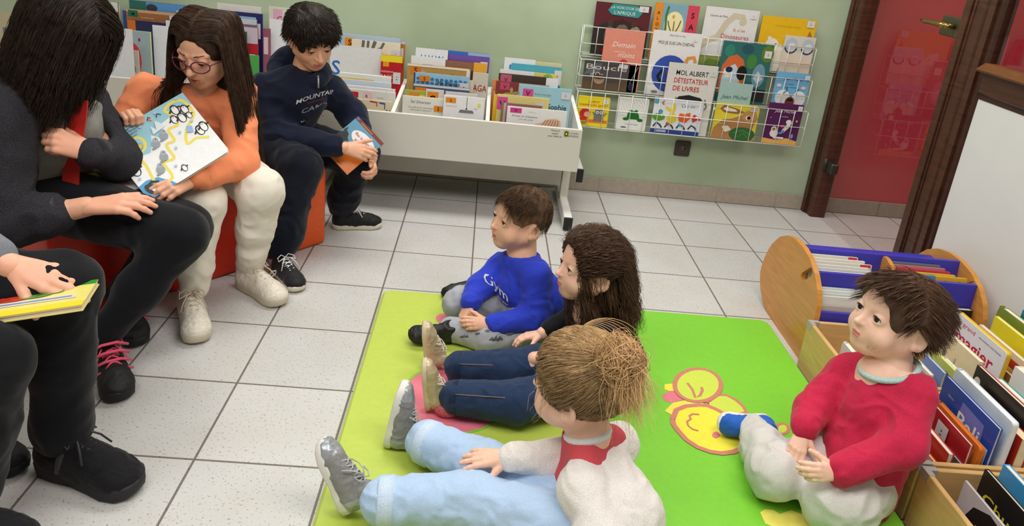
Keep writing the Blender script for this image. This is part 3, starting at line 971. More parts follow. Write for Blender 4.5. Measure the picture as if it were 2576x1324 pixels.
rack_book(RBK, 'purple book with two white-suited astronauts at the bottom right of the rack', (1645, 850), (1932, 882), 'C', 0, (84, 34, 84),
          [('t', 'Jean Michel', .5, .78, .11, (230, 220, 226), {'sh': .3}), ('t', 'le caribou', .5, .67, .05, (220, 200, 210)), ('p', [(0, 0), (1, 0), (1, .1), (.7, .16), (.35, .1), (0, .13)], (226, 172, 90)), ('e', .3, .26, .12, .1, (226, 222, 218)), ('e', .28, .36, .08, .07, (232, 230, 226)), ('e', .28, .36, .045, .04, (170, 110, 80)), ('p', [(.5, .34), (.62, .5), (.76, .56), (.7, .42), (.58, .3)], (226, 222, 218)), ('e', .66, .56, .08, .06, (226, 222, 218)), ('p', [(.42, .46), (.56, .5), (.52, .38)], (200, 50, 90)), ('p', [(.42, .28), (.56, .36), (.6, .3), (.48, .24)], (90, 140, 200)), ('e', .83, .22, .04, .06, (120, 150, 200)), ('e', .88, .6, .03, .025, (226, 190, 70)), ('e', .12, .64, .02, .015, (226, 120, 150)), ('r', .3, .13, .6, .18, (220, 214, 214))], spine=(190, 60, 60), sticker=(.84, .86, .97, .97))

# ------------------------------------------------------------------ books in the white bins
def squeeze(items, v):
    """moves cover art into the top fraction v of a cover, the part that shows above the bin"""
    if v == 1.0:
        return items
    g = lambda y: 1 - (1 - y) * v
    out = []
    for it in items:
        it = list(it)
        if it[0] == 't':
            it[3], it[4] = g(it[3]), it[4] * v
        elif it[0] == 'e':
            it[2], it[4] = g(it[2]), it[4] * v
        elif it[0] == 'r':
            it[2], it[4] = g(it[2]) if it[2] > 0 else 0, g(it[4])
        else:
            it[1] = [(p[0], g(p[1])) for p in it[1]]
        out.append(tuple(it))
    return out


def bin_book(label, tl, tr, y, cover, items=(), zbot=0.30, T=0.009, lean=0.0, name='picture_book', group='picture books in the white bins', z_=None, s=660 / 2427.0, o=(820, 60), vf=1.0, **kw):
    items = squeeze(items, vf)
    y = min(y, 0.6035 - T)
    a = at(o[0] + tl[0] * s, o[1] + tl[1] * s, y=y)
    b = at(o[0] + tr[0] * s, o[1] + tr[1] * s, y=y)
    xs = RXS if (a[0] + b[0]) / 2 > 0.135 else LXS
    k = max(i for i in range(len(xs) - 1) if xs[i] < (a[0] + b[0]) / 2)
    a[0], b[0] = max(a[0], xs[k] + 0.0195), min(b[0], xs[k + 1] - 0.0015)
    W = b[0] - a[0]
    z = (a[2] + b[2]) / 2
    if zbot < 0.301: zbot = 0.301 if o[0] > 300 else 0.322
    M = upright(((a[0] + b[0]) / 2, y, zbot), W, lean)
    return book(name, label, M, W, z - zbot, T, cover, items, group, **kw)


def tab(ch, x, y, col, w=.16, h=.12, size=.11):
    return [('r', x, y, x + w, y + h, col), ('t', ch, x + w / 2, y + h * .18, size, (50, 30, 24), {'b': .02})]


OR, PK = (228, 140, 40), (216, 84, 150)
card = dict(name='divider_card', cat='divider card', group='white divider cards in the book bins', T=0.003)
# first visible compartment
bin_book('pale blue book with an orange S tab at the back, beside the dark-haired child', (120, 88), (690, 140), 0.578, (176, 194, 214), tab('S', .1, .86, OR, .16, .1, .09) + [('r', .0, .70, .26, .86, (196, 198, 204)), ('r', .24, .70, .29, .86, (96, 100, 102))])
bin_book('brown book peeping out behind the tree book at the compartment end', (600, 148), (795, 178), 0.594, (186, 116, 46), [('r', .0, .97, 1, 1, (190, 200, 226)), ('r', .62, .8, .9, .92, (220, 206, 200)), ('r', .6, .66, .92, .74, (90, 40, 30))], pages=(240, 238, 232))
bin_book('cream book with a grey tree and red spiral apples', (240, 140), (690, 185), 0.56, (232, 222, 198),
         [('l', [(.12, .66), (.3, .72), (.4, .85), (.48, 1)], .04, (104, 108, 106)), ('l', [(.3, .74), (.22, .85), (.24, 1)], .034, (104, 108, 106)), ('l', [(.4, .84), (.33, .92), (.34, 1)], .03, (104, 108, 106)), ('l', [(.42, .88), (.6, .92), (.66, .99)], .03, (104, 108, 106)), ('e', .1, .82, .045, .05, (176, 74, 84)), ('e', .48, .8, .05, .055, (176, 74, 84)), ('e', .97, .68, .05, .05, (176, 74, 84)), ('r', 0, .55, 1, .58, (232, 222, 60))], sticker=(.84, .8, .98, .92))
bin_book('big white divider card with a blue S standing in front of the tree book', (40, 190), (512, 232), 0.53, (222, 222, 222), [('t', 'S', .12, .62, .26, (52, 104, 190), {'b': .05})], **card)
bin_book('red book with a yellow top edge about a dragon', (512, 282), (750, 312), 0.50, (186, 30, 40), [('r', 0, .84, 1, 1, (232, 214, 40)), ('r', .1, .72, .38, .84, (232, 150, 40)), ('t', 'naissance', .3, .58, .08, (236, 220, 214)), ('t', 'DRAGON', .32, .44, .12, (236, 220, 214))], sticker=(.6, .62, .95, .78), vf=0.55)
bin_book('white and yellow book leaning in the front half of the compartment beside the child', (130, 452), (602, 492), 0.40, (232, 232, 228), [('r', 0, .78, .66, .92, (232, 196, 60))], T=.016)
bin_book('pale blue landscape book in the front half of the compartment', (150, 512), (605, 548), 0.365, (206, 218, 234), [('l', [(0, .76), (.5, .72), (1, .68)], .05, (180, 210, 90))])
bin_book('white book with a letter D in front of the landscape book', (160, 568), (640, 606), 0.33, (234, 232, 232), [('t', 'D', .12, .82, .16, (90, 60, 60)), ('l', [(.82, .94), (.94, .93), (.95, .7)], .02, (40, 40, 44))], T=.012)
bin_book('white book with a red square and a pink R tab', (180, 590), (668, 650), 0.275, (230, 228, 226), [('r', .12, .72, .26, .92, (214, 30, 44)), ('r', .36, .62, .54, .94, (240, 206, 210)), ('t', 'R', .43, .75, .14, (50, 30, 70), {'b': .03}), ('t', 'Tom Rire', .7, .76, .06, (110, 110, 110))], T=.012, vf=0.6)
bin_book('cream book with a red and blue corner flash at the front of the compartment', (200, 665), (605, 745), 0.19, (234, 218, 184), [('p', [(.5, .98), (.68, .94), (.68, .7), (.66, .7), (.66, .88), (.52, .9)], (206, 40, 50)), ('p', [(.7, .94), (.86, .92), (.86, .6), (.84, .6), (.84, .84), (.74, .86)], (50, 80, 180)), ('t', 'N', .93, .4, .3, (90, 70, 50)), ('r', .08, .38, .2, .42, (206, 110, 60))], vf=0.45)
# second compartment
bin_book('white divider card with a blue U at the back of the middle compartment', (833, 215), (1130, 250), 0.575, (232, 233, 234), [('t', 'U V W', .52, .70, .2, (66, 116, 200), {'b': .05, 'w': .7})], **card, vf=0.5)
bin_book('purple and blue book at the back right of the middle compartment', (1010, 232), (1518, 287), 0.592, (116, 84, 170), [('r', 0, .93, .6, 1, (52, 110, 196)), ('r', .6, .94, 1, 1, (150, 180, 220)), ('t', 'chten', .72, .68, .1, (236, 230, 240))], sticker=(.84, .76, .97, .9), vf=0.6)
bin_book('white divider card with a blue T', (790, 294), (1108, 322), 0.545, (232, 233, 234), [('t', 'T', .48, .48, .42, (60, 108, 196), {'b': .06, 'w': .3})], **card, vf=0.45)
bin_book('dark brown book with a small red cherry on its label', (980, 322), (1385, 362), 0.565, (84, 56, 44), [('r', 0, .88, 1, 1, (150, 104, 80)), ('r', .74, .68, .9, .88, (214, 216, 214)), ('e', .72, .86, .06, .05, (180, 30, 40))])
bin_book('orange book lettered VRE behind the beige book', (1370, 357), (1490, 375), 0.56, (234, 174, 60), [('t', 'VRE', .5, .66, .16, K, {'w': .7, 'b': .02})], sticker=(.3, .44, .95, .56), vf=0.6)
bin_book('brown book with a small bird and an orange S tab', (755, 375), (1332, 412), 0.51, (186, 146, 84), tab('S', .05, .74, (214, 120, 40), .17, .22, .2) + [('r', .95, .0, 1, 1, (232, 226, 214)), ('r', 0, .95, 1, 1, (236, 226, 206)), ('e', .25, .82, .04, .05, (226, 150, 140)), ('l', [(.5, .78), (.54, .72), (.58, .8)], .03, (70, 54, 40)), ('t', 'Penny', .8, .76, .1, (60, 50, 40))], sticker=(.74, .55, .9, .72), vf=0.6)
bin_book('beige book with red lettering AGA at the right of the middle compartment', (1362, 450), (1505, 463), 0.465, (206, 198, 186), [('t', 'AGA', .5, .72, .14, (160, 50, 40), {'w': .9, 'b': .03}), ('t', 'des', .3, .56, .09, (60, 50, 50)), ('e', .6, .42, .2, .06, (130, 84, 60)), ('l', [(.3, .3), (.6, .2)], .04, K)])
bin_book('blue dotted book with an orange S tab in the middle compartment', (815, 452), (1328, 490), 0.425, (150, 192, 218),
         [('e', .08 + .085 * i, .82 - .13 * j + (i % 2) * .01, .032, .05, (58, 122, 176)) for i in range(11) for j in range(3)] + [('r', .0, 0, .025, 1, (50, 60, 90))] + tab('S', .1, .74, (222, 130, 44), .19, .18, .16) + [('t', 'Ma Maman', .64, .68, .17, (36, 44, 60), {'w': .4}), ('p', [(.28, .6), (.45, .64), (.44, .58)], (226, 226, 70))], sticker=(.82, .74, 1, .9), vf=0.5)
bin_book('slate blue book in front of the dotted book', (812, 555), (1330, 596), 0.385, (82, 94, 120), tab('S', .03, .74, (222, 130, 44), .2, .2, .001) + [('r', 0, .96, 1, 1, (210, 214, 220))], sticker=(.8, .7, .99, .92))
bin_book('yellow book edge left of the beige book', (1320, 520), (1370, 530), 0.445, (232, 190, 50), [('r', 0, .8, 1, 1, (214, 200, 190))], zbot=.302)
bin_book('olive and yellow book with an orange S tab', (733, 608), (925, 626), 0.30, (176, 180, 92), [('r', .6, .82, 1, .92, (234, 226, 90))] + tab('S', .2, .66, (226, 140, 44), .5, .3, .26))
bin_book('white book with an orange S tab at its upper left', (928, 600), (1092, 622), 0.28, (220, 216, 216), tab('S', .08, .66, OR, .62, .3, .26))
bin_book('grey-white book behind the broom book', (1108, 622), (1402, 658), 0.255, (214, 212, 214), [('l', [(.85, .9), (.98, .88), (.99, .5)], .03, (60, 50, 60))])
bin_book('white book in handwritten grey lettering with an orange S at the right', (712, 668), (1087, 692), 0.205, (232, 228, 220), [('t', 'Sel Silvereen', .44, .70, .2, (90, 90, 94), {'sh': .3, 'w': .5}), ('t', 'Le petit bout manquant', .46, .48, .1, (120, 118, 116), {'w': .6}), ('t', 'rencontre le Grand O', .46, .36, .1, (120, 118, 116), {'w': .52}), ('e', .97, .6, .03, .05, (230, 180, 196))] + tab('S', .78, .38, OR, .22, .28, .24), vf=0.42)
bin_book('white book showing a grey hanging broom', (1092, 660), (1472, 690), 0.165, (236, 235, 238), tab('S', .05, .70, OR, .25, .22, .18) + [('l', [(.57, 1), (.57, .55)], .01, (120, 120, 124)), ('r', .55, .48, .59, .54, (60, 60, 64)), ('p', [(.42, .46), (.72, .46), (.76, .34), (.38, .34)], (120, 120, 122)), ('e', .87, .70, .045, .07, (232, 222, 60)), ('t', 'Alexandra Neuve', .2, .56, .06, (120, 120, 120)), ('t', 'Bestel', .8, .52, .06, (120, 120, 120))], vf=0.42)
# third compartment
bin_book('white divider card with blue letters at the back of the right compartment', (1655, 315), (1942, 331), 0.59, (234, 235, 236), [('t', 'N E', .5, .74, .15, (56, 128, 200), {'b': .05, 'w': .66})], **card, vf=0.55)
bin_book('beige book at the back of the right compartment', (1800, 340), (2182, 370), 0.604, (220, 206, 160), [])
bin_book('teal book with dark blue title lettering', (1718, 370), (2186, 402), 0.572, (84, 172, 196), [('t', 'Marcelle Potoffeu', .5, .68, .13, (40, 60, 92), {'w': .8}), ('r', .8, .2, 1, .4, (40, 44, 84))], sticker=(.86, .76, 1, .96), vf=0.45)
bin_book('white divider card in front of the teal book', (1612, 425), (1930, 440), 0.538, (234, 235, 236), [], **card)
bin_book('sandy book with a green palm leaf', (1800, 442), (2137, 468), 0.554, (226, 208, 120), [('e', .76, .9, .16, .1, (150, 180, 80)), ('l', [(.6, .8), (.76, .95), (.92, .82)], .04, (110, 160, 60))])
bin_book('dark brown framed book with a pink V tab', (1600, 462), (2062, 494), 0.505, (74, 64, 56), tab('V', .04, .72, (198, 96, 124), .22, .26, .16) + [('r', .26, .3, .88, .76, (156, 92, 60))], vf=0.5)
bin_book('small blank white card at the right of the brown framed book', (2040, 500), (2152, 512), 0.48, (234, 234, 236), [], **card)
bin_book('orange spine peeping out at the left of the right compartment', (1545, 512), (1600, 520), 0.49, (226, 140, 84), [('r', .4, .3, .9, .8, (236, 220, 200))])
bin_book('dark red book with two rabbits and a pink V tab', (1575, 532), (2068, 572), 0.43, (134, 60, 62), tab('V', .08, .74, (196, 74, 110), .18, .24, .16) + [('r', .43, 0, 1, 1, (186, 200, 190)), ('e', .24, .5, .12, .16, (176, 160, 84)), ('e', .3, .74, .03, .1, (176, 160, 84)), ('e', .4, .58, .1, .14, (180, 150, 120)), ('e', .46, .5, .07, .16, (206, 192, 170))], sticker=(.72, .84, .9, .96), vf=0.5)
bin_book('light blue book lettered with Sophie in front of the rabbit book', (1800, 558), (2278, 618), 0.36, (160, 204, 220), tab('V', .06, .82, PK, .2, .13, .11) + [('t', 'Denji et Sophie', .5, .66, .12, (46, 54, 60), {'w': .86, 'b': .03}), ('t', 'Roland Garrigue', .45, .87, .04, (120, 140, 150)), ('e', .7, .46, .07, .1, (236, 230, 214)), ('l', ring((.7, .46), (.07, .1), 0, PI, 12), .012, K)], sticker=(.8, .84, .98, .95))
bin_book('pale yellow book with a pink V tab in the right compartment', (1590, 652), (2068, 694), 0.265, (228, 214, 138), tab('V', .0, .74, PK, .2, .22, .16) + [('r', .93, .3, 1, .7, (232, 226, 60)), ('t', 'Rot Gman L. Mordellesse', .46, .74, .05, (140, 130, 90))], sticker=(.74, .7, .9, .92))
bin_book('yellow book at the left wall of the right compartment', (1555, 652), (1612, 660), 0.285, (236, 190, 40), [])
bin_book('brown photograph book behind the white front book', (1625, 728), (2002, 764), 0.215, (150, 110, 100), [('r', .14, .8, .3, .98, (206, 80, 160)), ('r', .06, 0, .12, 1, (196, 180, 170))], sticker=(.7, .74, .9, .9))
bin_book('white book with a brown sketch at the front of the right compartment', (1682, 752), (2232, 822), 0.165, (236, 232, 232), tab('V', .05, .70, (206, 60, 140), .19, .25, .2) + [('t', 'Ernest et Célestine', .3, .52, .13, (90, 88, 92), {'sh': .25, 'w': .42}), ('t', 'ont des poux', .33, .38, .11, (130, 128, 132), {'sh': .25, 'w': .24}), ('t', 'Gabrielle Vincent', .42, .78, .06, (150, 148, 150)), ('p', [(.46, .2), (.6, .34), (.7, .54), (.82, .58), (.9, .5), (.92, .16), (.7, .1)], (226, 190, 160))] +
         [('l', [(.6 + .05 * i, .2), (.64 + .045 * i, .36), (.66 + .04 * i, .5)], .014, (176, 120, 80)) for i in range(6)], vf=0.38)
# left bin
LS = dict(s=500 / 2546.0, o=(240, 0), group='picture books in the bin behind the readers')
bin_book('dark blue book with a teal corner at the back of the left bin', (430, 8), (1150, 62), 0.60, (40, 60, 130), [('r', 0, .9, .3, 1, (50, 110, 100)), ('r', .3, .88, 1, 1, (92, 150, 206)), ('e', .4, .94, .1, .04, (60, 60, 70))], sticker=(.84, .86, .98, .94), **LS)
bin_book('brown book with a dark green M tab in the left bin', (390, 120), (1070, 165), 0.57, (164, 104, 66), [('r', 0, .94, 1, 1, (206, 166, 130)), ('r', .04, .84, .22, .98, (38, 106, 80)), ('t', 'M', .13, .87, .09, (20, 30, 26), {'b': .03}), ('t', 'La marre rien', .4, .82, .05, (236, 226, 210)), ('t', 'rien belle', .5, .68, .13, (240, 230, 214), {'w': .58})], sticker=(.82, .82, .99, .97), **LS, vf=0.5)
bin_book('navy and orange book in the left bin', (410, 258), (1000, 305), 0.535, (44, 42, 84), [('r', 0, 0, .17, 1, (214, 116, 44))], **LS)
bin_book('small white card beside the long-haired child', (900, 262), (1010, 270), 0.515, (232, 232, 236), [], name='divider_card', cat='divider card', T=.003, group='white divider cards in the left book bin', s=LS['s'], o=LS['o'])
bin_book('grey-blue book with a red circle and a small heart', (440, 393), (695, 414), 0.40, (164, 182, 188), [('e', .12, .62, .38, .22, (220, 62, 84)), ('e', .45, .89, .05, .025, (150, 30, 70))], spine=None, pages=(236, 230, 130), T=.016, **LS)
bin_book('white divider card with a blue figure beside the child with glasses', (728, 318), (985, 345), 0.45, (232, 234, 240), [('r', .72, .5, 1, .72, (84, 120, 200))], name='divider_card', cat='divider card', T=.004, group='white divider cards in the left book bin', s=LS['s'], o=LS['o'])
bin_book('large blank white divider card at the front of the left bin', (150, 352), (465, 372), 0.24, (234, 234, 240), [], name='divider_card', cat='divider card', T=.004, group='white divider cards in the left book bin', s=LS['s'], o=LS['o'])
bin_book('beige book with a dark photo strip beside the blank white card', (440, 640), (545, 655), 0.30, (206, 200, 186), [('r', 0, .2, .6, .55, (50, 56, 70)), ('e', .5, .7, .12, .05, (190, 120, 100))], **LS)
bin_book('white book with a grey label behind the child with glasses', (1560, 42), (2118, 92), 0.60, (222, 218, 216), [], sticker=(.84, .84, .96, .96), **LS)
bin_book('navy book with a light blue title strip behind the child', (1560, 140), (2138, 168), 0.57, (44, 44, 104), [('r', .3, .84, .86, .96, (150, 190, 226)), ('r', .36, .88, .6, .92, (60, 120, 190))], sticker=(.84, .74, .96, .9), **LS)
bin_book('grey book with a white label behind the child', (1600, 215), (2066, 245), 0.54, (112, 112, 122), [('r', 0, .94, 1, 1, (200, 206, 216))], sticker=(.7, .66, .94, .9), **LS)
bin_book('red book with a yellow triangle behind the child', (1650, 325), (2078, 355), 0.44, (186, 34, 48), [('r', .0, .82, 1, 1, (206, 190, 208)), ('p', [(.6, .3), (.9, .46), (.62, .56)], (230, 190, 60)), ('r', .02, 0, .5, .6, (230, 222, 200))], sticker=(.74, .54, .92, .7), **LS)
bin_book('dark green book beside the red book', (1840, 400), (1935, 410), 0.40, (46, 88, 66), [('t', 'F', .5, .6, .14, (230, 230, 220))], **LS)
bin_book('striped green and blue book just behind the child', (1900, 700), (2090, 715), 0.27, (84, 176, 90), [('r', 0, .4, 1, .7, (50, 130, 206)), ('r', 0, 0, 1, .4, (226, 226, 226))], **LS)
bin_book('cream book with pink labels behind the child', (2222, 84), (2500, 105), 0.60, (214, 214, 200), [('r', .2, .82, .62, .98, (222, 170, 196)), ('r', .2, .68, .62, .8, (206, 130, 160)), ('t', 'G', .5, .86, .08, (130, 40, 80))], s=LS['s'], o=LS['o'], group=LS['group'])
bin_book('white card standing just behind the dark-haired child', (2230, 242), (2480, 262), 0.55, (234, 234, 238), [], name='divider_card', cat='divider card', T=.003, group='white divider cards in the left book bin', s=LS['s'], o=LS['o'])
bin_book('maroon book beside the white card behind the child', (2145, 362), (2240, 372), 0.50, (150, 90, 110), [('r', .1, .7, .7, .9, (226, 200, 210))], **LS)
bin_book('blue spine at the left end of the visible books', (340, 130), (388, 138), 0.585, (50, 84, 160), [], **LS)
bin_book('white and grey picture book in the top left corner of the bins', (-180, 30), (330, 60), 0.60, (206, 204, 202), [('r', 0, .8, .9, .9, (120, 124, 128))], sticker=(.7, .76, .92, .92), **LS)
bin_book('brown book beside the white and grey one in the corner', (200, 20), (345, 40), 0.585, (130, 96, 66), [('r', .0, .9, 1, 1, (220, 220, 220))], **LS)
bin_book('beige picture book at the left edge of the picture', (-1290, 160), (-900, 175), 0.56, (206, 190, 160), [('r', .2, .5, .8, .8, (120, 140, 150))], **LS)
# ------------------------------------------------------------------ low wooden browser with blue troughs
OAK = mat((206, 140, 62), 0.36, 'wood', 0.45, 5, .12, .02)
BLUE = mat((62, 58, 172), 0.4, 'plain', 0.4, 20, .05)
BX0, BX1 = 2.160, 2.745
bw = empty('picture_book_browser', (2.45, -0.74, 0), 'low wooden book browser with two curved sides and blue troughs behind the child in red', 'book browser')


def side_outline():
    P = [(-0.60, 0.0), (-0.545, 0.02), (-0.49, 0.06), (-0.465, 0.10), (-0.465, 0.15), (-0.485, 0.21), (-0.52, 0.265), (-0.57, 0.312), (-0.63, 0.342), (-0.70, 0.357), (-0.77, 0.357), (-0.84, 0.343),
         (-0.90, 0.315), (-0.945, 0.275), (-0.968, 0.23), (-0.975, 0.18), (-0.975, 0.0)]
    return P


def slot(cy, cz, ang, L, r, n=8):
    c, s_ = math.cos(ang), math.sin(ang)
    Q = []
    for sg in (1, -1):
        for i in range(n + 1):
            a = -PI / 2 + PI * i / n
            px, pz = sg * (L / 2 + r * math.cos(a)), sg * r * math.sin(a)
            Q.append((cy + px * c - pz * s_, cz + px * s_ + pz * c))
    return Q


def holed(mb, outer, hole, x0, x1, m):
    """plate with one slot: bridges outer ring to the hole ring by nearest angle"""
    hc = np.mean(hole, axis=0)
    n = 72
    def resample(P):
        P = np.array(P)
        ang = np.linspace(-PI, PI, n, endpoint=False)
        out = []
        for a in ang:
            d = np.array([math.cos(a), math.sin(a)])
            best = 0
            for i in range(len(P)):
                p, q = P[i] - hc, P[(i + 1) % len(P)] - hc
                e = q - p
                den = d[0] * e[1] - d[1] * e[0]
                if abs(den) < 1e-12:
                    continue
                t = (p[0] * e[1] - p[1] * e[0]) / den
                u = (p[0] * d[1] - p[1] * d[0]) / den
                if t > 0 and -1e-9 <= u <= 1 + 1e-9:
                    best = max(best, t)
            out.append(hc + d * best)
        return np.array(out)
    O, H = resample(outer), resample(hole)
    V, F = [], []
    for x in (x0, x1):
        for R_ in (O, H):
            V += [(x, p[0], p[1]) for p in R_]
    for i in range(n):
        j = (i + 1) % n
        F += [(i, j, n + j, n + i), (2 * n + j, 2 * n + i, 3 * n + i, 3 * n + j), (i, 2 * n + i, 2 * n + j, j), (n + j, 3 * n + j, 3 * n + i, n + i)]
    mb.add(V, F, m)


for x0 in (BX0, BX1):
    mb = MB()
    holed(mb, side_outline(), slot(-0.845, 0.285, -0.75, 0.062, 0.016), x0, x0 + 0.018, OAK)
    mb.build('side_panel', bw)
mb = MB()
mb.prism([(-0.63, 0.30), (-0.60, 0.30), (-0.64, 0.03), (-0.67, 0.03)], BX0 + 0.018, BX1, BLUE, frame((0, 0, 0), (0, 1, 0), (0, 0, 1), (1, 0, 0)))
mb.build('rear_trough_board', bw)
yz = frame((0, 0, 0), (0, 1, 0), (0, 0, 1), (1, 0, 0))
mb = MB()
mb.prism([(-0.755, 0.352), (-0.770, 0.352), (-0.815, 0.04), (-0.80, 0.04)], BX0 + 0.018, BX1, BLUE, yz)
mb.build('back_board', bw)
mb = MB()
mb.prism([(-0.878, 0.318), (-0.893, 0.318), (-0.905, 0.10), (-0.89, 0.10)], BX0 + 0.018, BX1, BLUE, yz)
mb.build('middle_board', bw)
mb = MB()
mb.prism([(-0.956, 0.205), (-0.968, 0.205), (-0.968, 0.06), (-0.956, 0.06)], BX0 + 0.018, BX1, BLUE, yz)
mb.build('front_board', bw)
mb = MB()
mb.box((BX0 + 0.018, -0.956, 0.055), (BX1, -0.62, 0.07), BLUE)
mb.build('bottom_board', bw)
mb = MB()
P = [(-0.772, 0.08)] + [(-0.772, 0.33), (-0.778, 0.352), (-0.80, 0.352), (-0.84, 0.34), (-0.87, 0.322), (-0.877, 0.31), (-0.888, 0.10)]
mb.prism(P, 2.455, 2.470, OAK, yz)
mb.build('trough_divider', bw)


def flat_book(label, x0, x1, yf, zt, h, T, cover, items=(), group='books in the blue troughs of the browser', lean=0.10, **kw):
    """a book in a trough seen from above: front face towards -y, top edge at zt"""
    M = upright(((x0 + x1) / 2, yf - math.sin(lean) * h, zt - h * math.cos(lean)), x1 - x0, lean)
    return book('picture_book', label, M, x1 - x0, h, T, cover, items, group, **kw)



nm = ['white', 'cream', 'pale grey', 'white', 'ivory']
descr = ['thin white book at the back of the upper trough, left half, red corner mark', 'thin cream book second from the back in the upper trough', 'white book with an orange edge in the upper trough', 'thin pale book in the middle of the upper trough row', 'white book with two grey dots on its top edge', 'lowest thin white book at the front of the upper trough']
for i in range(6):
    y = -0.787 - i * 0.0150
    flat_book(descr[i], BX0 + 0.022 + 0.002 * i, 2.36 + 0.012 * (i % 3) + 0.008 * i, y, 0.340 - i * 0.006, 0.19, 0.0095, [(226, 222, 214), (232, 226, 210), (220, 216, 210), (226, 224, 220), (214, 212, 208), (230, 230, 228)][i],
              [('r', .8, .94, .98, 1, (206, 60, 60))] if i in (0, 2) else [], lean=0.14, spine=(190, 120, 80) if i % 2 else (150, 160, 120))
descr = ['grey book with a pink spine at the back of the upper trough, right half', 'pink book in the upper trough, right half', 'red book in the right half of the upper trough', 'thin yellow book in the right half of the upper trough', 'blue book with pale lettering along the right half of the upper trough', 'yellow book lettered in red at the right end of the upper trough']
cols = [(112, 116, 124), (196, 120, 140), (196, 60, 70), (232, 190, 70), (96, 140, 190), (232, 178, 50)]
for i in range(4):
    flat_book(descr[i], 2.482 + .003 * i, 2.665 + .01 * i, -0.789 - i * 0.017, 0.338 - i * 0.004, 0.20, 0.010, cols[i], lean=0.14)
flat_book(descr[4], 2.482, 2.612, -0.858, 0.325, 0.19, 0.010, cols[4], [('t', 'ozzi les amis', .5, .86, .09, (220, 226, 236))], lean=0.10)
flat_book(descr[5], 2.615, 2.728, -0.858, 0.325, 0.19, 0.010, cols[5], [('t', 'LE LOUP', .5, .86, .1, (196, 70, 40))], lean=0.10)
descr = ['thin white book with a blue edge at the back of the lower trough', 'thin white book with green spine in the lower trough', 'pale book in the middle of the lower trough', 'white book near the front of the lower trough']
for i in range(4):
    flat_book(descr[i], BX0 + 0.022, 2.44 + .02 * (i % 2), -0.908 - i * 0.0105, 0.270 - i * 0.006, 0.17, 0.0075, [(222, 226, 232), (226, 228, 222), (206, 214, 214), (228, 226, 220)][i], lean=0.03, spine=[(60, 90, 160), (60, 130, 80), (40, 120, 130), (70, 110, 70)][i])
flat_book('brown and white book with rounded corners at the front of the lower trough', BX0 + 0.024, 2.50, -0.950, 0.222, 0.13, 0.006, (206, 190, 176), [('r', .1, .62, .45, .85, (150, 104, 70)), ('r', .2, .3, .3, .4, K), ('r', .4, .28, .52, .4, K), ('p', [(.6, .3), (.7, .6), (.95, .55), (.9, .3)], (70, 50, 46))], lean=0.0, radius=.012)
flat_book('black book with white page edges at the right of the lower trough', 2.555, 2.735, -0.925, 0.235, 0.13, 0.022, (40, 36, 38), lean=0.03)

# ------------------------------------------------------------------ wooden crates of books
CRW = mat((214, 172, 112), 0.42, 'wood', 0.4, 6, .10, .02)
CRI = mat((200, 150, 92), 0.45, 'wood', 0.4, 6, .10, .02)
STEEL = mat((176, 170, 164), 0.4, 'plain', 0.5, metal=0.15)
CX0, CX1 = 2.135, 2.79
CRY = [-0.985, -1.352, -1.362, -1.698, -1.708, -2.06]


def crate(y1, y0, label, h=0.180):
    root = empty('book_crate', ((CX0 + CX1) / 2, (y0 + y1) / 2, 0), label, 'book crate', 'wooden book crates beside the green mat')
    t = 0.014
    for nme, lo, hi in (('side_board', (CX0, y0, 0.004), (CX0 + t, y1, h)), ('side_board', (CX1 - t, y0, 0.004), (CX1, y1, h)),
                        ('end_board', (CX0 + t, y1 - t, 0.004), (CX1 - t, y1, h)), ('end_board', (CX0 + t, y0, 0.004), (CX1 - t, y0 + t, h))):
        mb = MB()
        mb.bbox(lo, hi, CRW, 0.002)
        mb.build(nme, root)
    mb = MB()
    mb.box((CX0 + t, y0 + t, 0.004), (CX1 - t, y1 - t, 0.014), CRI)
    mb.build('bottom_board', root)
    for cx, sx in ((CX0, 1), (CX1, -1)):
        for cy, sy in ((y0, 1), (y1, -1)):
            mb = MB()
            e = 0.0008
            P = [(-e, -e), (.034, -e), (.034, t + e), (t + e, t + e), (t + e, .034), (-e, .034)]
            P = [(cx + sx * p[0], cy + sy * p[1]) for p in P]
            mb.prism(P if sx * sy > 0 else P[::-1], h - .022, h + .0012, STEEL)
            mb.build('corner_plate', root)
    return root


crate(CRY[0], CRY[1], 'wooden crate of board books standing against the browser')
crate(CRY[2], CRY[3], 'wooden crate of picture books directly behind the child in red')
crate(CRY[4], CRY[5], 'wooden crate at the bottom right corner of the picture, holding magazines')


def crate_book(label, u, v, x, w, zt, T, cover, items=(), ci=0, lean=0.0, h=None, name='picture_book', **kw):
    """front cover faces -x; (u, v): picture point of the far top corner; w: width along -y"""
    p = at(u, v, x=x) if u is not None else np.array([x, v, zt])
    z = zt if zt is not None else p[2]
    ci = 0 if p[1] > -1.36 else 1 if p[1] > -1.70 else 2
    ylo, yhi = [(CRY[1], CRY[0]), (CRY[3], CRY[2]), (CRY[5], CRY[4])][ci]
    ya = min(p[1], yhi - 0.0185)
    yb = max(ya - w, ylo + 0.0185)
    H = (z - 0.016) / math.cos(lean)
    M = upright((x, (ya + yb) / 2, 0.016), ya - yb, lean, (-1, 0, 0))
    return book(name, label, M, ya - yb, H, T, cover, items, 'books standing in the wooden crates', **kw)


LBL = (.62, .45, .8, .7)
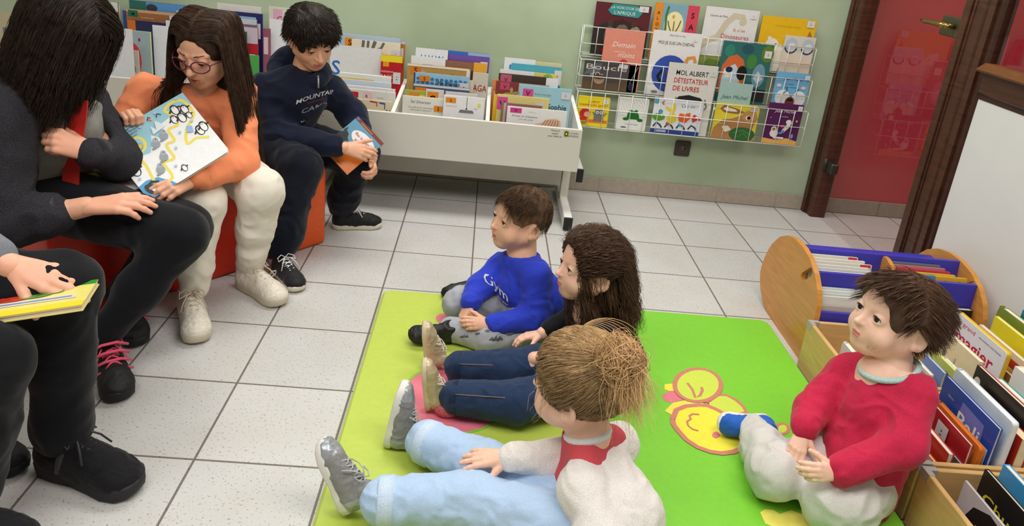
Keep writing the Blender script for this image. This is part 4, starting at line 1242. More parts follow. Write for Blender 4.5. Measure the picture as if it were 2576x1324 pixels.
# crate against the browser
crate_book('small blue book at the left front of the crate against the browser', 2108, 850, 2.172, .17, 0.135, .006, (66, 112, 160), pages=(226, 226, 226))
crate_book('white board book showing an orange curl, leaning in the crate against the browser', 2130, 825, 2.215, .22, 0.165, .016, (230, 226, 222), [('l', ring((.5, .62), (.14, .14), -.4, 3.6, 12), .07, (206, 130, 60))], radius=.01)
crate_book('cream book behind the white board book', 2160, 835, 2.26, .2, 0.165, .012, (226, 206, 170))
crate_book('small blue and white book just past the shoulder of the child in red', 2300, 905, 2.33, .15, 0.19, .01, (84, 110, 190), [('r', .3, .5, .9, .9, (220, 222, 230))])
crate_book('white book with a pink edge beside the small blue one', None, -1.25, 2.356, .09, 0.215, .012, (226, 214, 214), [('r', 0, .8, 1, .95, (206, 140, 160))])
crate_book('pale blue book lettered doum in dark blue', None, -1.228, 2.395, .15, 0.225, .010, (126, 152, 206), [('t', 'doum', .42, .45, .22, (36, 56, 120), {'b': .03, 'w': .6}), ('t', 'LIVRES', .4, .74, .1, (80, 100, 160))], sticker=(.7, .5, .92, .72))
crate_book('yellow-green book with black spots', None, -1.19, 2.425, .16, 0.235, .010, (206, 214, 110), [('e', .5, .8, .1, .08, K), ('e', .7, .7, .1, .1, K), ('e', .6, .5, .14, .1, K), ('e', .86, .5, .09, .1, K), ('e', .8, .85, .08, .05, K)])
crate_book('black and white patterned book with rounded corners', None, -1.225, 2.452, .13, 0.22, .012, (214, 216, 222), [('e', .3, .8, .14, .1, K), ('e', .7, .66, .12, .12, K), ('e', .4, .4, .14, .14, K)], radius=.012)
crate_book('wide cream book with a sandy bird print in the crate', None, -1.115, 2.49, .235, 0.272, .014, (228, 212, 178), [('e', .7, .3, .12, .12, (206, 176, 120)), ('e', .3, .74, .04, .05, (120, 110, 100))], sticker=(.5, .7, .56, .82), sticker_col=(228, 212, 178))
crate_book('white picture book lettered imagier in red with a yellow back', None, -1.075, 2.565, .255, 0.305, .016, (226, 226, 234), [('t', 'le grand', .26, .90, .07, (206, 50, 90), {'w': .34}), ('t', 'imagier', .46, .70, .21, (200, 30, 70), {'w': .8, 'b': .04}), ('t', 'mes premiers mots illustrés', .72, .92, .03, (70, 70, 90), {'w': .42})], back=(226, 190, 40), spine=(76, 110, 180), pages=(226, 190, 60), radius=.01)
crate_book('brown speckled book behind the yellow one in the crate', None, -1.24, 2.602, .1, 0.23, .012, (150, 106, 60), [('e', .5, .7, .2, .2, (70, 60, 80))], radius=.008)
crate_book('tan book with a red and yellow strip along its top', None, -1.10, 2.635, .235, 0.275, .013, (226, 206, 176), [('r', 0, .82, 1, .92, (190, 60, 40)), ('r', 0, .72, 1, .8, (226, 190, 60))])
crate_book('dusty rose book in the crate beyond the tan one', None, -1.17, 2.665, .15, 0.25, .014, (176, 74, 106), [('r', .6, 0, 1, 1, (206, 190, 170))])
crate_book('bright yellow book with small lettering', None, -1.07, 2.70, .27, 0.295, .014, (230, 214, 40), [('t', 'les petites maisons', .55, .5, .08, (110, 110, 40), {'w': .7})])
crate_book('olive green padded book at the far side of the crate', None, -1.03, 2.735, .22, 0.315, .022, (126, 140, 52), [('e', .3, .7, .06, .06, (190, 70, 40))], radius=.02)
crate_book('teal and white book at the far right of the crate', None, -1.09, 2.768, .25, 0.335, .012, (36, 120, 128), [('r', .0, .0, 1, .72, (96, 130, 196)), ('t', 'c', .8, .8, .1, (226, 230, 230))])
# crate behind the child in red
crate_book('small orange and white book lowest at the left of the crate behind the child', None, -1.585, 2.178, .09, 0.135, .010, (206, 84, 44), sticker=(.25, .5, .75, .95))
crate_book('orange-red book with a cream edge behind the child', None, -1.56, 2.202, .11, 0.155, .010, (214, 92, 40), [('r', 0, .88, 1, 1, (226, 210, 180))], sticker=(.3, .5, .7, .84))
crate_book('white book with thick pages behind the orange-red one', None, -1.53, 2.225, .135, 0.19, .016, (206, 60, 44), pages=(232, 226, 214))
crate_book('grey-green book with a violet edge and a white label', None, -1.60, 2.262, .085, 0.165, .010, (96, 112, 116), spine=(130, 70, 130), sticker=(.3, .5, .8, .85))
crate_book('red book with white scribbled dots', None, -1.50, 2.268, .17, 0.225, .010, (176, 34, 44), [('e', .7, .6, .08, .06, (230, 214, 214)), ('e', .8, .4, .08, .06, (230, 214, 214))], sticker=(.24, .66, .52, .92))
crate_book('orange board book in the crate behind the child', None, -1.475, 2.292, .2, 0.222, .014, (228, 124, 44), radius=.01, pages=(216, 120, 50), sticker=(.72, .7, .92, .9))
crate_book('blue book lettered Bali in white bubbly letters', None, -1.445, 2.318, .235, 0.285, .010, (34, 74, 170), [('p', [(.36, .5), (.4, .92), (.8, .90), (.84, .5)], (110, 120, 200)), ('t', 'Bali', .58, .66, .22, (236, 236, 240), {'b': .05, 'w': .4}), ('t', 'Ninou', .2, .84, .04, (200, 206, 226))], sticker=(.82, .5, .97, .74))
crate_book('tall white book with a blue round spot at its lower corner', None, -1.435, 2.347, .25, 0.305, .018, (214, 224, 234), [('e', .72, .44, .12, .13, (96, 170, 214)), ('t', 'LA PETITE', .72, .45, .04, (30, 80, 130)), ('t', 'BIBLIOTHÈQUE', .72, .38, .04, (30, 80, 130)), ('e', .32, .72, .05, .04, (84, 96, 80))], sticker=(.88, .44, .98, .6), radius=.008, pages=(236, 236, 236))
crate_book('thick dark red book with cream pages', None, -1.43, 2.385, .25, 0.26, .030, (170, 40, 26), pages=(232, 218, 180))
crate_book('black book with a red edge and white lettering', None, -1.40, 2.432, .26, 0.30, .012, (34, 30, 32), [('t', 'Monsieur Renard', .5, .5, .07, (220, 216, 210), {'w': .4}), ('e', .08, .85, .05, .05, (226, 222, 214))], back=(190, 50, 44), spine=(190, 50, 44), sticker=(.86, .4, 1, .66))
crate_book('white book with blue and green edges near the right edge of the picture', None, -1.43, 2.475, .24, 0.28, .018, (230, 226, 218), back=(40, 150, 140), spine=(84, 170, 216))
crate_book('sky blue book at the right edge of the picture behind the white one', None, -1.45, 2.505, .22, 0.265, .012, (92, 174, 220), pages=(60, 130, 200))
crate_book('thick white book in the far half of the crate behind the child', None, -1.39, 2.55, .25, 0.30, .030, (232, 230, 226))
crate_book('orange and white book at the right edge of the picture', None, -1.38, 2.60, .25, 0.29, .014, (222, 120, 60), [('r', 0, 0, 1, .7, (230, 226, 220))])
# crate in the bottom right corner
crate_book('white-grey leaflet at the left of the corner crate', None, -1.735, 2.165, .24, 0.150, .006, (214, 206, 204), name='magazine', cat='magazine')
crate_book('magazine with a photograph of a dark-haired child and a yellow square frame', None, -1.755, 2.215, .26, 0.185, .006, (206, 200, 206),
           [('p', [(.16, .0), (.12, .5), (.2, .8), (.4, .94), (.62, .9), (.75, .6), (.7, .0)], (30, 22, 24)), ('e', .62, .32, .22, .3, (176, 112, 84)), ('e', .2, .5, .1, .08, (170, 110, 90)), ('l', [(.3, .38), (.44, .38), (.44, .6), (.3, .6), (.3, .38)], .05, (230, 190, 40)), ('e', .6, .36, .03, .03, (30, 20, 20)), ('e', .74, .36, .03, .03, (30, 20, 20))], name='magazine', cat='magazine', sticker=(.66, .5, .9, .8))
crate_book('black magazine lettered Chuuut in yellow', None, -1.745, 2.262, .29, 0.215, .010, (26, 24, 26), [('t', 'Chuuut !', .44, .62, .2, (232, 220, 50), {'w': .72, 'b': .03})], name='magazine', cat='magazine')
crate_book('bright blue book lettered les trains', None, -1.735, 2.312, .29, 0.225, .016, (74, 164, 224), [('t', 'LES TRAINS', .42, .7, .1, (40, 110, 180), {'w': .5})], spine=(60, 140, 210))
crate_book('blue-violet round-cornered book behind the bright blue one', None, -1.765, 2.365, .24, 0.205, .014, (84, 92, 186), [('e', .3, .7, .16, .16, (130, 140, 220))], radius=.03)

# ------------------------------------------------------------------ foam seats
FOR = mat((232, 92, 28), 0.42, 'leather', 0.4, 70, .06, .05)
FRD = mat((222, 52, 26), 0.42, 'leather', 0.4, 70, .06, .05)
FYG = mat((206, 214, 50), 0.42, 'leather', 0.4, 70, .06, .05)


def soft_box(mb, c, size, ang, h, m, r=0.018):
    """foam block with rounded vertical edges and top, centre c, size (along, deep)"""
    Mx = frame((c[0], c[1], 0), (math.cos(ang), math.sin(ang), 0), (-math.sin(ang), math.cos(ang), 0), (0, 0, 1))
    a, d = size[0] / 2, size[1] / 2
    lev = [(0.0, r * .7), (r * .35, r * .15), (r, 0), (h - r, 0), (h - r * .35, r * .15), (h - r * .1, r * .5), (h, r)]
    V, n = [], None
    for z, ins in lev:
        P = rounded(-a + ins, -d + ins, a - ins, d - ins, max(r - ins * .4, .004), 4)
        n = len(P)
        V += [(p[0], p[1], z) for p in P]
    F = [list(range(n))[::-1], [(len(lev) - 1) * n + i for i in range(n)]]
    for k_ in range(len(lev) - 1):
        F += [(k_ * n + i, k_ * n + (i + 1) % n, (k_ + 1) * n + (i + 1) % n, (k_ + 1) * n + i) for i in range(n)]
    mb.add(xf(Mx, V), F, m, True)


SA = math.atan2(0.119 + 0.36, 0.096 + 0.34)
dv = nrm([0.63, 0.78])
nv = np.array([-dv[1], dv[0]])
HS = 0.335
POUFS = []


def seat_block(name, label, front_right, L, D, h, m):
    c = np.array(front_right) - dv * L / 2 + nv * D / 2
    POUFS.append((c, dv, nv, L / 2, D / 2, h))
    mb = MB()
    soft_box(mb, c, (L, D), math.atan2(dv[1], dv[0]), h, m)
    o = mb.build(name)
    return tag(o, label, 'foam pouf', 'foam seat blocks under the readers')


seat_block('foam_pouf', 'orange foam seat block under the child in the navy hoodie', (0.372, -0.300), 0.265, 0.36, HS, FOR)
seat_block('foam_pouf', 'red foam seat block under the child in the orange top', (0.200, -0.518), 0.405, 0.40, HS, FRD)
seat_block('foam_pouf', 'red foam seat block under the dark-haired reader, beside the pink-laced shoes', (-0.060, -0.842), 0.36, 0.42, HS, FRD)
mb = MB()
soft_box(mb, (-0.58, -0.62), (0.30, 0.20), 0.75, 0.56, FYG)
tag(mb.build('foam_block'), 'yellow-green foam block between the dark-haired reader and the child in orange', 'foam block')
# ------------------------------------------------------------------ organic modelling: smooth-blended fields turned into one surface
class Field:
    def __init__(s, lo, hi, h):
        s.h = h
        s.lo = np.array(lo, float)
        s.n = np.ceil((np.array(hi, float) - s.lo) / h).astype(int) + 1
        s.F = np.full(tuple(s.n), 1.0, np.float32)

    def blk(s, lo, hi):
        a = np.clip(np.floor((np.array(lo) - s.lo) / s.h).astype(int), 0, s.n)
        b = np.clip(np.ceil((np.array(hi) - s.lo) / s.h).astype(int) + 1, 0, s.n)
        if np.any(b <= a):
            return None
        sl = tuple(slice(a[i], b[i]) for i in range(3))
        g = [(s.lo[i] + s.h * np.arange(a[i], b[i])).astype(np.float32) for i in range(3)]
        return sl, g[0][:, None, None], g[1][None, :, None], g[2][None, None, :]

    def put(s, sl, d, k, op='u'):
        F = s.F[sl]
        if op == 's':
            d = -d
            hh = np.clip(0.5 - 0.5 * (d - F) / k, 0, 1)      # smooth max
            s.F[sl] = d + (F - d) * hh + k * hh * (1 - hh)
        else:
            hh = np.clip(0.5 + 0.5 * (F - d) / k, 0, 1)
            s.F[sl] = F + (d - F) * hh - k * hh * (1 - hh)

    def cone(s, a, b, r1, r2=None, k=0.01, op='u', sq=None):
        a, b = np.array(a, float), np.array(b, float)
        r2 = r1 if r2 is None else r2
        R = max(r1, r2) + k + 2 * s.h
        q = s.blk(np.minimum(a, b) - R, np.maximum(a, b) + R)
        if q is None:
            return s
        sl, X, Y, Z = q
        X, Y, Z = X - a[0], Y - a[1], Z - a[2]
        e = b - a
        if sq is not None:      # squash along an axis: (axis, factor)
            ax, f = nrm(sq[0]), 1.0 / sq[1] - 1.0
            t = (X * ax[0] + Y * ax[1] + Z * ax[2]) * f
            X, Y, Z = X + t * ax[0], Y + t * ax[1], Z + t * ax[2]
            e = e + ax * (e @ ax) * f
        L = max(e @ e, 1e-12)
        t = np.clip((X * e[0] + Y * e[1] + Z * e[2]) / L, 0, 1)
        d = np.sqrt((X - t * e[0]) ** 2 + (Y - t * e[1]) ** 2 + (Z - t * e[2]) ** 2) - (r1 + (r2 - r1) * t)
        s.put(sl, d, k, op)
        return s

    def chain(s, pts, rad, k=0.01, sq=None):
        for i in range(len(pts) - 1):
            s.cone(pts[i], pts[i + 1], rad[i], rad[i + 1], k, 'u', sq)
        return s

    def ell(s, c, r, M=None, k=0.01, op='u'):
        c, r = np.array(c, float), np.array(r, float)
        R = r.max() + k + 2 * s.h
        q = s.blk(c - R, c + R)
        if q is None:
            return s
        sl, X, Y, Z = q
        X, Y, Z = X - c[0], Y - c[1], Z - c[2]
        if M is not None:
            M = np.asarray(M, float)[:3, :3]
            X, Y, Z = (X * M[0, i] + Y * M[1, i] + Z * M[2, i] for i in range(3))
        k0 = np.sqrt((X / r[0]) ** 2 + (Y / r[1]) ** 2 + (Z / r[2]) ** 2)
        k1 = np.sqrt((X / r[0] ** 2) ** 2 + (Y / r[1] ** 2) ** 2 + (Z / r[2] ** 2) ** 2) + 1e-6
        s.put(sl, k0 * (k0 - 1.0) / k1, k, op)
        return s

    def half(s, p, n, k=0.003):
        """cut away everything beyond the plane through p facing n"""
        p, n = np.array(p, float), nrm(n)
        sl, X, Y, Z = s.blk(s.lo, s.lo + s.h * s.n)
        s.put(sl, -((X - p[0]) * n[0] + (Y - p[1]) * n[1] + (Z - p[2]) * n[2]), k, 's')
        return s

    def surface(s):
        F = s.F
        ins = F < 0
        n = F.shape
        c = np.zeros((n[0] - 1, n[1] - 1, n[2] - 1), np.uint8)
        for i in (0, 1):
            for j in (0, 1):
                for k in (0, 1):
                    c += ins[i:n[0] - 1 + i, j:n[1] - 1 + j, k:n[2] - 1 + k]
        act = (c > 0) & (c < 8)
        I = np.argwhere(act)
        idx = np.full(act.shape, -1, np.int64)
        idx[act] = np.arange(len(I))
        P = np.zeros((len(I), 3))
        W = np.zeros(len(I))
        cs = [(i, j, k) for i in (0, 1) for j in (0, 1) for k in (0, 1)]
        val = {q: F[I[:, 0] + q[0], I[:, 1] + q[1], I[:, 2] + q[2]] for q in cs}
        for q in cs:
            for ax in range(3):
                if q[ax]:
                    continue
                r = list(q)
                r[ax] = 1
                a, b = val[q], val[tuple(r)]
                m = (a < 0) != (b < 0)
                t = a[m] / (a[m] - b[m])
                p = np.tile(np.array(q, float), (m.sum(), 1))
                p[:, ax] = t
                P[m] += p
                W[m] += 1
        V = s.lo + s.h * (I + P / W[:, None])
        Q = []
        for ax in range(3):
            u, v = [(1, 2), (2, 0), (0, 1)][ax]
            sa = [slice(None)] * 3
            sb = [slice(None)] * 3
            sa[ax], sb[ax] = slice(0, n[ax] - 1), slice(1, n[ax])
            for w in (u, v):
                sa[w] = sb[w] = slice(1, n[w] - 1)
            A, B = ins[tuple(sa)], ins[tuple(sb)]
            for flip, msk in ((False, A & ~B), (True, ~A & B)):
                E = np.argwhere(msk)
                if not len(E):
                    continue
                E[:, u] += 1
                E[:, v] += 1
                du, dv_ = np.zeros(3, int), np.zeros(3, int)
                du[u], dv_[v] = 1, 1
                q = [idx[tuple((E - du - dv_).T)], idx[tuple((E - dv_).T)], idx[tuple(E.T)], idx[tuple((E - du).T)]]
                q = np.stack(q[::-1] if flip else q, 1)
                Q.append(q)
        return V, np.concatenate(Q)


def vnormals(V, Q):
    fn = np.cross(V[Q[:, 2]] - V[Q[:, 0]], V[Q[:, 3]] - V[Q[:, 1]])
    N = np.zeros_like(V)
    for i in range(4):
        np.add.at(N, Q[:, i], fn)
    return N / (np.linalg.norm(N, axis=1)[:, None] + 1e-12)


def vnoise(P, seed=0):
    """smooth value noise in -1..1"""
    P = np.asarray(P, float) + seed * 17.31
    I = np.floor(P).astype(np.int64)
    f = P - I
    f = f * f * (3 - 2 * f)
    out = 0
    for i in (0, 1):
        for j in (0, 1):
            for k in (0, 1):
                h = (I[:, 0] + i) * 73856093 ^ (I[:, 1] + j) * 19349663 ^ (I[:, 2] + k) * 83492791
                h = (h ^ (h >> 13)) * 1274126177 & 0x7fffffff
                h = ((h ^ (h >> 11)) & 0xffff) / 32767.5 - 1
                w = (f[:, 0] if i else 1 - f[:, 0]) * (f[:, 1] if j else 1 - f[:, 1]) * (f[:, 2] if k else 1 - f[:, 2])
                out = out + h * w
    return out


def folds(V, Q, amp, scale, seed=0, axis=None, stretch=3.0):
    """cloth folds: ridged noise pushed along the surface normal"""
    N = vnormals(V, Q)
    P = V * scale
    if axis is not None:
        ax = nrm(axis)
        P = P - np.outer(P @ ax, ax) * (1 - 1 / stretch)
    w = vnoise(P * 0.7, seed + 5)
    P = P + w[:, None] * 0.5
    n = 1 - 2 * np.abs(vnoise(P, seed)) + 0.5 * vnoise(P * 2.3, seed + 1)
    return V + N * (amp * n)[:, None]


def quads_mesh(name, parts, parent, smooth=True):
    """parts: list of (V, Q, material or (materials, per-face index))"""
    Vs, Qs, Ms, mats, n = [], [], [], [], 0
    for V, Q, m in parts:
        Vs.append(V)
        Qs.append(Q + n)
        n += len(V)
        ml, mi = (m[0], m[1]) if isinstance(m, tuple) else ([m], np.zeros(len(Q), int))
        remap = []
        for q in ml:
            if q not in mats:
                mats.append(q)
            remap.append(mats.index(q))
        Ms.append(np.array(remap)[mi])
    V, Q, Mi = np.concatenate(Vs), np.concatenate(Qs), np.concatenate(Ms)
    me = bpy.data.meshes.new(name)
    me.vertices.add(len(V))
    me.vertices.foreach_set('co', V.astype(np.float32).ravel())
    me.loops.add(Q.size)
    me.loops.foreach_set('vertex_index', Q.astype(np.int32).ravel())
    me.polygons.add(len(Q))
    me.polygons.foreach_set('loop_start', (np.arange(len(Q)) * Q.shape[1]).astype(np.int32))
    me.polygons.foreach_set('use_smooth', np.full(len(Q), smooth))
    for m in mats:
        me.materials.append(m)
    me.polygons.foreach_set('material_index', Mi.astype(np.int32))
    me.update()
    me.validate()
    return link(name, me, parent)


# ---------------------------------------------------------------- hands
def basis(y, z, left):
    """hand frame: y towards the fingers, z out of the back of the hand, x towards the thumb"""
    y = nrm(y)
    z = nrm(np.array(z) - y * (np.array(z) @ y))
    x = np.cross(y, z)
    return np.stack([-x if left else x, y, z], 1)      # right hand seen from its back, fingers up: thumb on the left


def hand(f, o, y, z, L, left, curl=(.3, .3, .3, .3), spread=0.10, thumb=(0.75, 0.55, -0.30), tcurl=0.3, fat=1.0):
    """adds palm, four fingers and thumb to field f. o: wrist; y: finger direction; z: back of the hand"""
    B = basis(y, z, left)
    B[:, 0] *= -1
    B = np.stack([B[:, 0], B[:, 1], B[:, 2]], 1)
    W = lambda p: np.array(o) + B @ (np.array(p) * L)
    kn = [(.155, .50, .0), (.055, .535, .012), (-.045, .515, .008), (-.14, .465, -.01)]
    for i, p in enumerate(kn):
        f.cone(W((.03 - .035 * i, .02, 0)), W(p), .095 * L * fat, .072 * L * fat, .05 * L)
    f.cone(W((.1, .12, -.03)), W((.13, .36, -.03)), .09 * L * fat, .07 * L * fat, .05 * L)
    f.cone(W((0, -.12, 0)), W((0, .1, 0)), .12 * L * fat, .125 * L * fat, .06 * L, 'u', (B[:, 2], .78))
    ln = [.44, .48, .45, .35]
    for i, p in enumerate(kn):
        c = curl[i]
        seg = [ln[i] * .46, ln[i] * .30, ln[i] * .24]
        bend = [c * .9, c * 1.15, c * .8] if np.isscalar(c) else c
        q = np.array(p, float)
        ang = 0.0
        sx = spread * (1.5 - i) / 1.5
        rr = [.064 * fat, .058 * fat, .052 * fat, .043 * fat]
        for j in range(3):
            ang += bend[j]
            d = np.array([math.sin(sx) * math.cos(ang), math.cos(sx) * math.cos(ang), -math.sin(ang)])
            q2 = q + d * seg[j]
            f.cone(W(q), W(q2), rr[j] * L, rr[j + 1] * L, (.022 if j else .030) * L)
            q = q2
    t = nrm(thumb)
    p0 = np.array([.11, .12, -.04])
    p1 = p0 + nrm(t * .8 + np.array([.25, .45, 0])) * .24
    d2 = nrm(t + np.array([-tcurl * .5, tcurl, 0]) * .6)
    p2 = p1 + nrm(t) * .20
    p3 = p2 + d2 * .16
    f.cone(W(p0), W(p1), .10 * L * fat, .075 * L * fat, .04 * L)
    f.cone(W(p1), W(p2), .072 * L * fat, .062 * L * fat, .02 * L)
    f.cone(W(p2), W(p3), .064 * L * fat, .046 * L * fat, .02 * L)


# ---------------------------------------------------------------- heads
def head_frame(c, fwd, up, H):
    y = nrm(fwd)
    z = nrm(np.array(up) - y * (np.array(up) @ y))
    x = np.cross(y, z)            # x to the person's right
    M = np.eye(4)
    M[:3, 0], M[:3, 1], M[:3, 2] = x * H, y * H, z * H
    M[:3, 3] = c
    return M


HEADS = {
    'toddler': dict(cr=(.375, .445, .375), cc=(0, -.055, .125), fc=(0, .11, -.16), fr=(.285, .30, .335), chin=(0, .255, -.405), chr=.085, cheek=(.170, .218, -.215), chk=.150,
                    eye=(.148, .305, -.025), er=.072, nose=((0, .375, -.04), (0, .440, -.150)), nr=(.024, .044), mz=-.282, my=.388, mw=.072, lip=.021, jaw=.125, ear=(.372, -.05, -.09), es=1.12, brow=.075),
    'child': dict(cr=(.355, .43, .36), cc=(0, -.065, .135), fc=(0, .10, -.15), fr=(.268, .295, .345), chin=(0, .26, -.425), chr=.072, cheek=(.155, .205, -.18), chk=.115,
                  eye=(.142, .32, -.015), er=.060, nose=((0, .385, -.02), (0, .46, -.155)), nr=(.026, .044), mz=-.285, my=.385, mw=.088, lip=.021, jaw=.105, ear=(.352, -.03, -.06), es=.95, brow=.066),
}


def head(f, M, st, H, ear=True, mouth_open=0.0, lid=(-.004, .031)):
    p = HEADS[st]
    W = lambda q: xf(M, [q])[0]
    R = M[:3, :3] / H
    f.ell(W(p['cc']), np.array(p['cr']) * H, R, .02 * H)
    f.ell(W(p['fc']), np.array(p['fr']) * H, R, .12 * H)
    for sx in (-1, 1):
        f.cone(W((sx * .235, .0, -.22)), W((sx * .07, .24, -.40)), p['jaw'] * H, p['chr'] * H, .10 * H)
        c = p['cheek']
        f.ell(W((sx * c[0], c[1], c[2])), np.array([p['chk'], p['chk'] * .95, p['chk'] * 1.05]) * H, R, .06 * H)
    f.ell(W(p['chin']), np.array([p['chr'] * 1.15, p['chr'], p['chr']]) * H, R, .06 * H)
    e = p['eye']
    for sx in (-1, 1):      # sockets, brow, lids
        f.ell(W((sx * e[0], e[1] + .105, e[2] + .004)), np.array([.085, .06, .062]) * H, R, .05 * H, 's')
        f.cone(W((sx * .05, e[1] + .035, e[2] + p['brow'] + .01)), W((sx * .20, e[1] - .02, e[2] + p['brow'] + .02)), .030 * H, .026 * H, .05 * H)
        f.ell(W((sx * e[0], e[1], e[2])), np.array([p['er'] * 1.16] * 3) * H, R, .02 * H)
    n0, n1 = p['nose']
    f.cone(W(n0), W(n1), p['nr'][0] * H, p['nr'][1] * H, .045 * H)
    for sx in (-1, 1):
        f.ell(W((sx * .044, n1[1] - .045, n1[2] - .004)), np.array([.026, .034, .026]) * H, R, .02 * H)
        f.ell(W((sx * .021, n1[1] + .002, n1[2] - .044)), np.array([.013, .017, .012]) * H, R, .012 * H, 's')
    mz, my, mw, lp = p['mz'], p['my'], p['mw'], p['lip']
    mo = mouth_open
    f.ell(W((0, my - .055, mz)), np.array([.115, .055, .085]) * H, R, .05 * H)
    for a, b in (((-mw, my - .045, mz - .002), (-mw * .4, my + .004, mz + .016)), ((-mw * .4, my + .004, mz + .016), (0, my + .008, mz + .012)), ((0, my + .008, mz + .012), (mw * .4, my + .004, mz + .016)), ((mw * .4, my + .004, mz + .016), (mw, my - .045, mz - .002))):
        f.cone(W(a), W(b), lp * .8 * H, lp * H, .012 * H)
    for a, b in (((-mw, my - .045, mz - .006 - mo * .3), (-mw * .4, my - .004, mz - .026 - mo)), ((-mw * .4, my - .004, mz - .026 - mo), (mw * .4, my - .004, mz - .026 - mo)), ((mw * .4, my - .004, mz - .026 - mo), (mw, my - .045, mz - .006 - mo * .3))):
        f.cone(W(a), W(b), lp * .9 * H, lp * 1.1 * H, .012 * H)
    if mo > 0:
        f.ell(W((0, my + .01, mz - .007 - mo * .5)), np.array([mw * .6, .04, .008 + mo * .5]) * H, R, .006 * H, 's')
    else:
        f.cone(W((-mw * .9, my - .018, mz - .006)), W((0, my + .026, mz - .007)), .005 * H, .006 * H, .008 * H, 's')
        f.cone(W((mw * .9, my - .018, mz - .006)), W((0, my + .026, mz - .007)), .005 * H, .006 * H, .008 * H, 's')
    for sx in (-1, 1):      # lid openings
        f.ell(W((sx * (e[0] + .002), e[1] + .062, e[2] + lid[0])), np.array([.064, .060, lid[1]]) * H, R, .006 * H, 's')
    if ear:
        a = p['ear']
        for sx in (-1, 1):
            E = R @ np.array(Matrix.Rotation(sx * .35, 3, 'Z') @ Matrix.Rotation(-.18, 3, 'X'))
            f.ell(W((sx * a[0], a[1] - .02, a[2])), np.array([.030, .085, .118]) * H * p['es'], E, .025 * H)
            f.ell(W((sx * (a[0] + .028), a[1] - .008, a[2] + .015)), np.array([.022, .045, .070]) * H * p['es'], E, .02 * H, 's')
            f.ell(W((sx * (a[0] + .004), a[1] + .02, a[2] - .085)), np.array([.024, .035, .040]) * H * p['es'], E, .02 * H)


def lips_index(V, Q, M, st, mouth_open=0.0):
    """which faces are lips: by place in the head frame"""
    p = HEADS[st]
    C = V[Q].mean(1)
    q = xf(np.linalg.inv(M), C)
    x = q[:, 0] / (p['mw'] * 1.0)
    up = p['mz'] + .027 * np.sqrt(np.clip(1 - x * x, 0, 1))
    lo = p['mz'] - .008 - mouth_open - .036 * np.sqrt(np.clip(1 - x * x, 0, 1))
    return ((np.abs(x) < 1) & (q[:, 2] < up) & (q[:, 2] > lo) & (q[:, 1] > p['my'] - .07)).astype(int)


SCLERA = mat((226, 222, 216), 0.15, 'plain', 0.5)
PUPIL = mat((12, 10, 10), 0.08, 'plain', 0.6)


def eyes(parent, M, st, H, gaze, iris=(74, 48, 32), lash=None, lid=(-.004, .031)):
    lash = lash or mat((40, 28, 24), .6)
    p = HEADS[st]
    im = mat(iris, 0.12, 'plain', 0.6)
    g0 = nrm(gaze)
    for sx in (-1, 1):
        c = xf(M, [(sx * p['eye'][0], p['eye'][1], p['eye'][2])])[0]
        r = p['er'] * H
        t1 = nrm(np.cross(g0, (0, 0, 1)))
        t2 = np.cross(t1, g0)
        mb = MB()
        seg = 20
        th = [0, .26, .28, .60, .63, .85, 1.2, 1.7, 2.4, PI]
        V = []
        for a in th:
            for k in range(seg):
                b = 2 * PI * k / seg
                V.append(c + r * (math.cos(a) * g0 + math.sin(a) * (math.cos(b) * t1 + math.sin(b) * t2)))
        for i in range(len(th) - 1):
            F = [(i * seg + k, (i + 1) * seg + k, (i + 1) * seg + (k + 1) % seg, i * seg + (k + 1) % seg) for k in range(seg)]
            m = PUPIL if i < 2 else im if i < 4 else SCLERA
            mb.f += F
            mb.m += [mb.mi(m)] * len(F)
            mb.sm += [True] * len(F)
        mb.v.append(np.array(V))
        mb.n = len(V)
        mb.build('eye', parent)
        mb = MB()
        R = M[:3, :3] / H
        w, hh = .066, .033
        P = []
        for t in np.linspace(-1, 1, 11):
            lx, lz = t * w, lid[0] + (lid[1] + .002) * math.sqrt(max(1 - t * t, 0)) - .002
            ly = math.sqrt(max((p['er'] * 1.17) ** 2 - lx * lx - lz * lz, 0))
            P.append(xf(M, [(sx * p['eye'][0] + lx, p['eye'][1] + ly - .002, p['eye'][2] + lz)])[0])
        mb.tube(P, np.array([.25, .5, .8, 1, 1, 1, 1, 1, .8, .5, .25]) * .0075 * H, lash, 6)
        mb.build('eyelash', parent)


def brows(parent, M, st, H, col, th=.016, dz=0.0, n_hair=70):
    """eyebrows made of short hairs"""
    p = HEADS[st]
    e = p['eye']
    rg = np.random.RandomState(5)
    for sx in (-1, 1):
        R_, D_ = [], []
        for i in range(n_hair):
            t = rg.rand()
            x = sx * (.055 + .165 * t)
            zc = e[2] + p['brow'] + .022 + .018 * math.sin(t * PI * .75) + dz
            z = zc + (rg.rand() - .5) * th * (1.2 - t * .8)
            y = e[1] + .072 - .10 * t * t
            R_.append((x, y, z))
            D_.append((sx * .75, -.1 - .5 * t, .45 - .6 * t))
        P0 = xf(M, R_)
        D = np.array(D_) @ (M[:3, :3] / H).T
        P = np.stack([P0, P0 + D * .018 * H, P0 + D * .034 * H - (M[:3, 1] / H) * .004 * H], 1)
        strands('eyebrow', P, .0042 * H, col, parent, taper=.3)


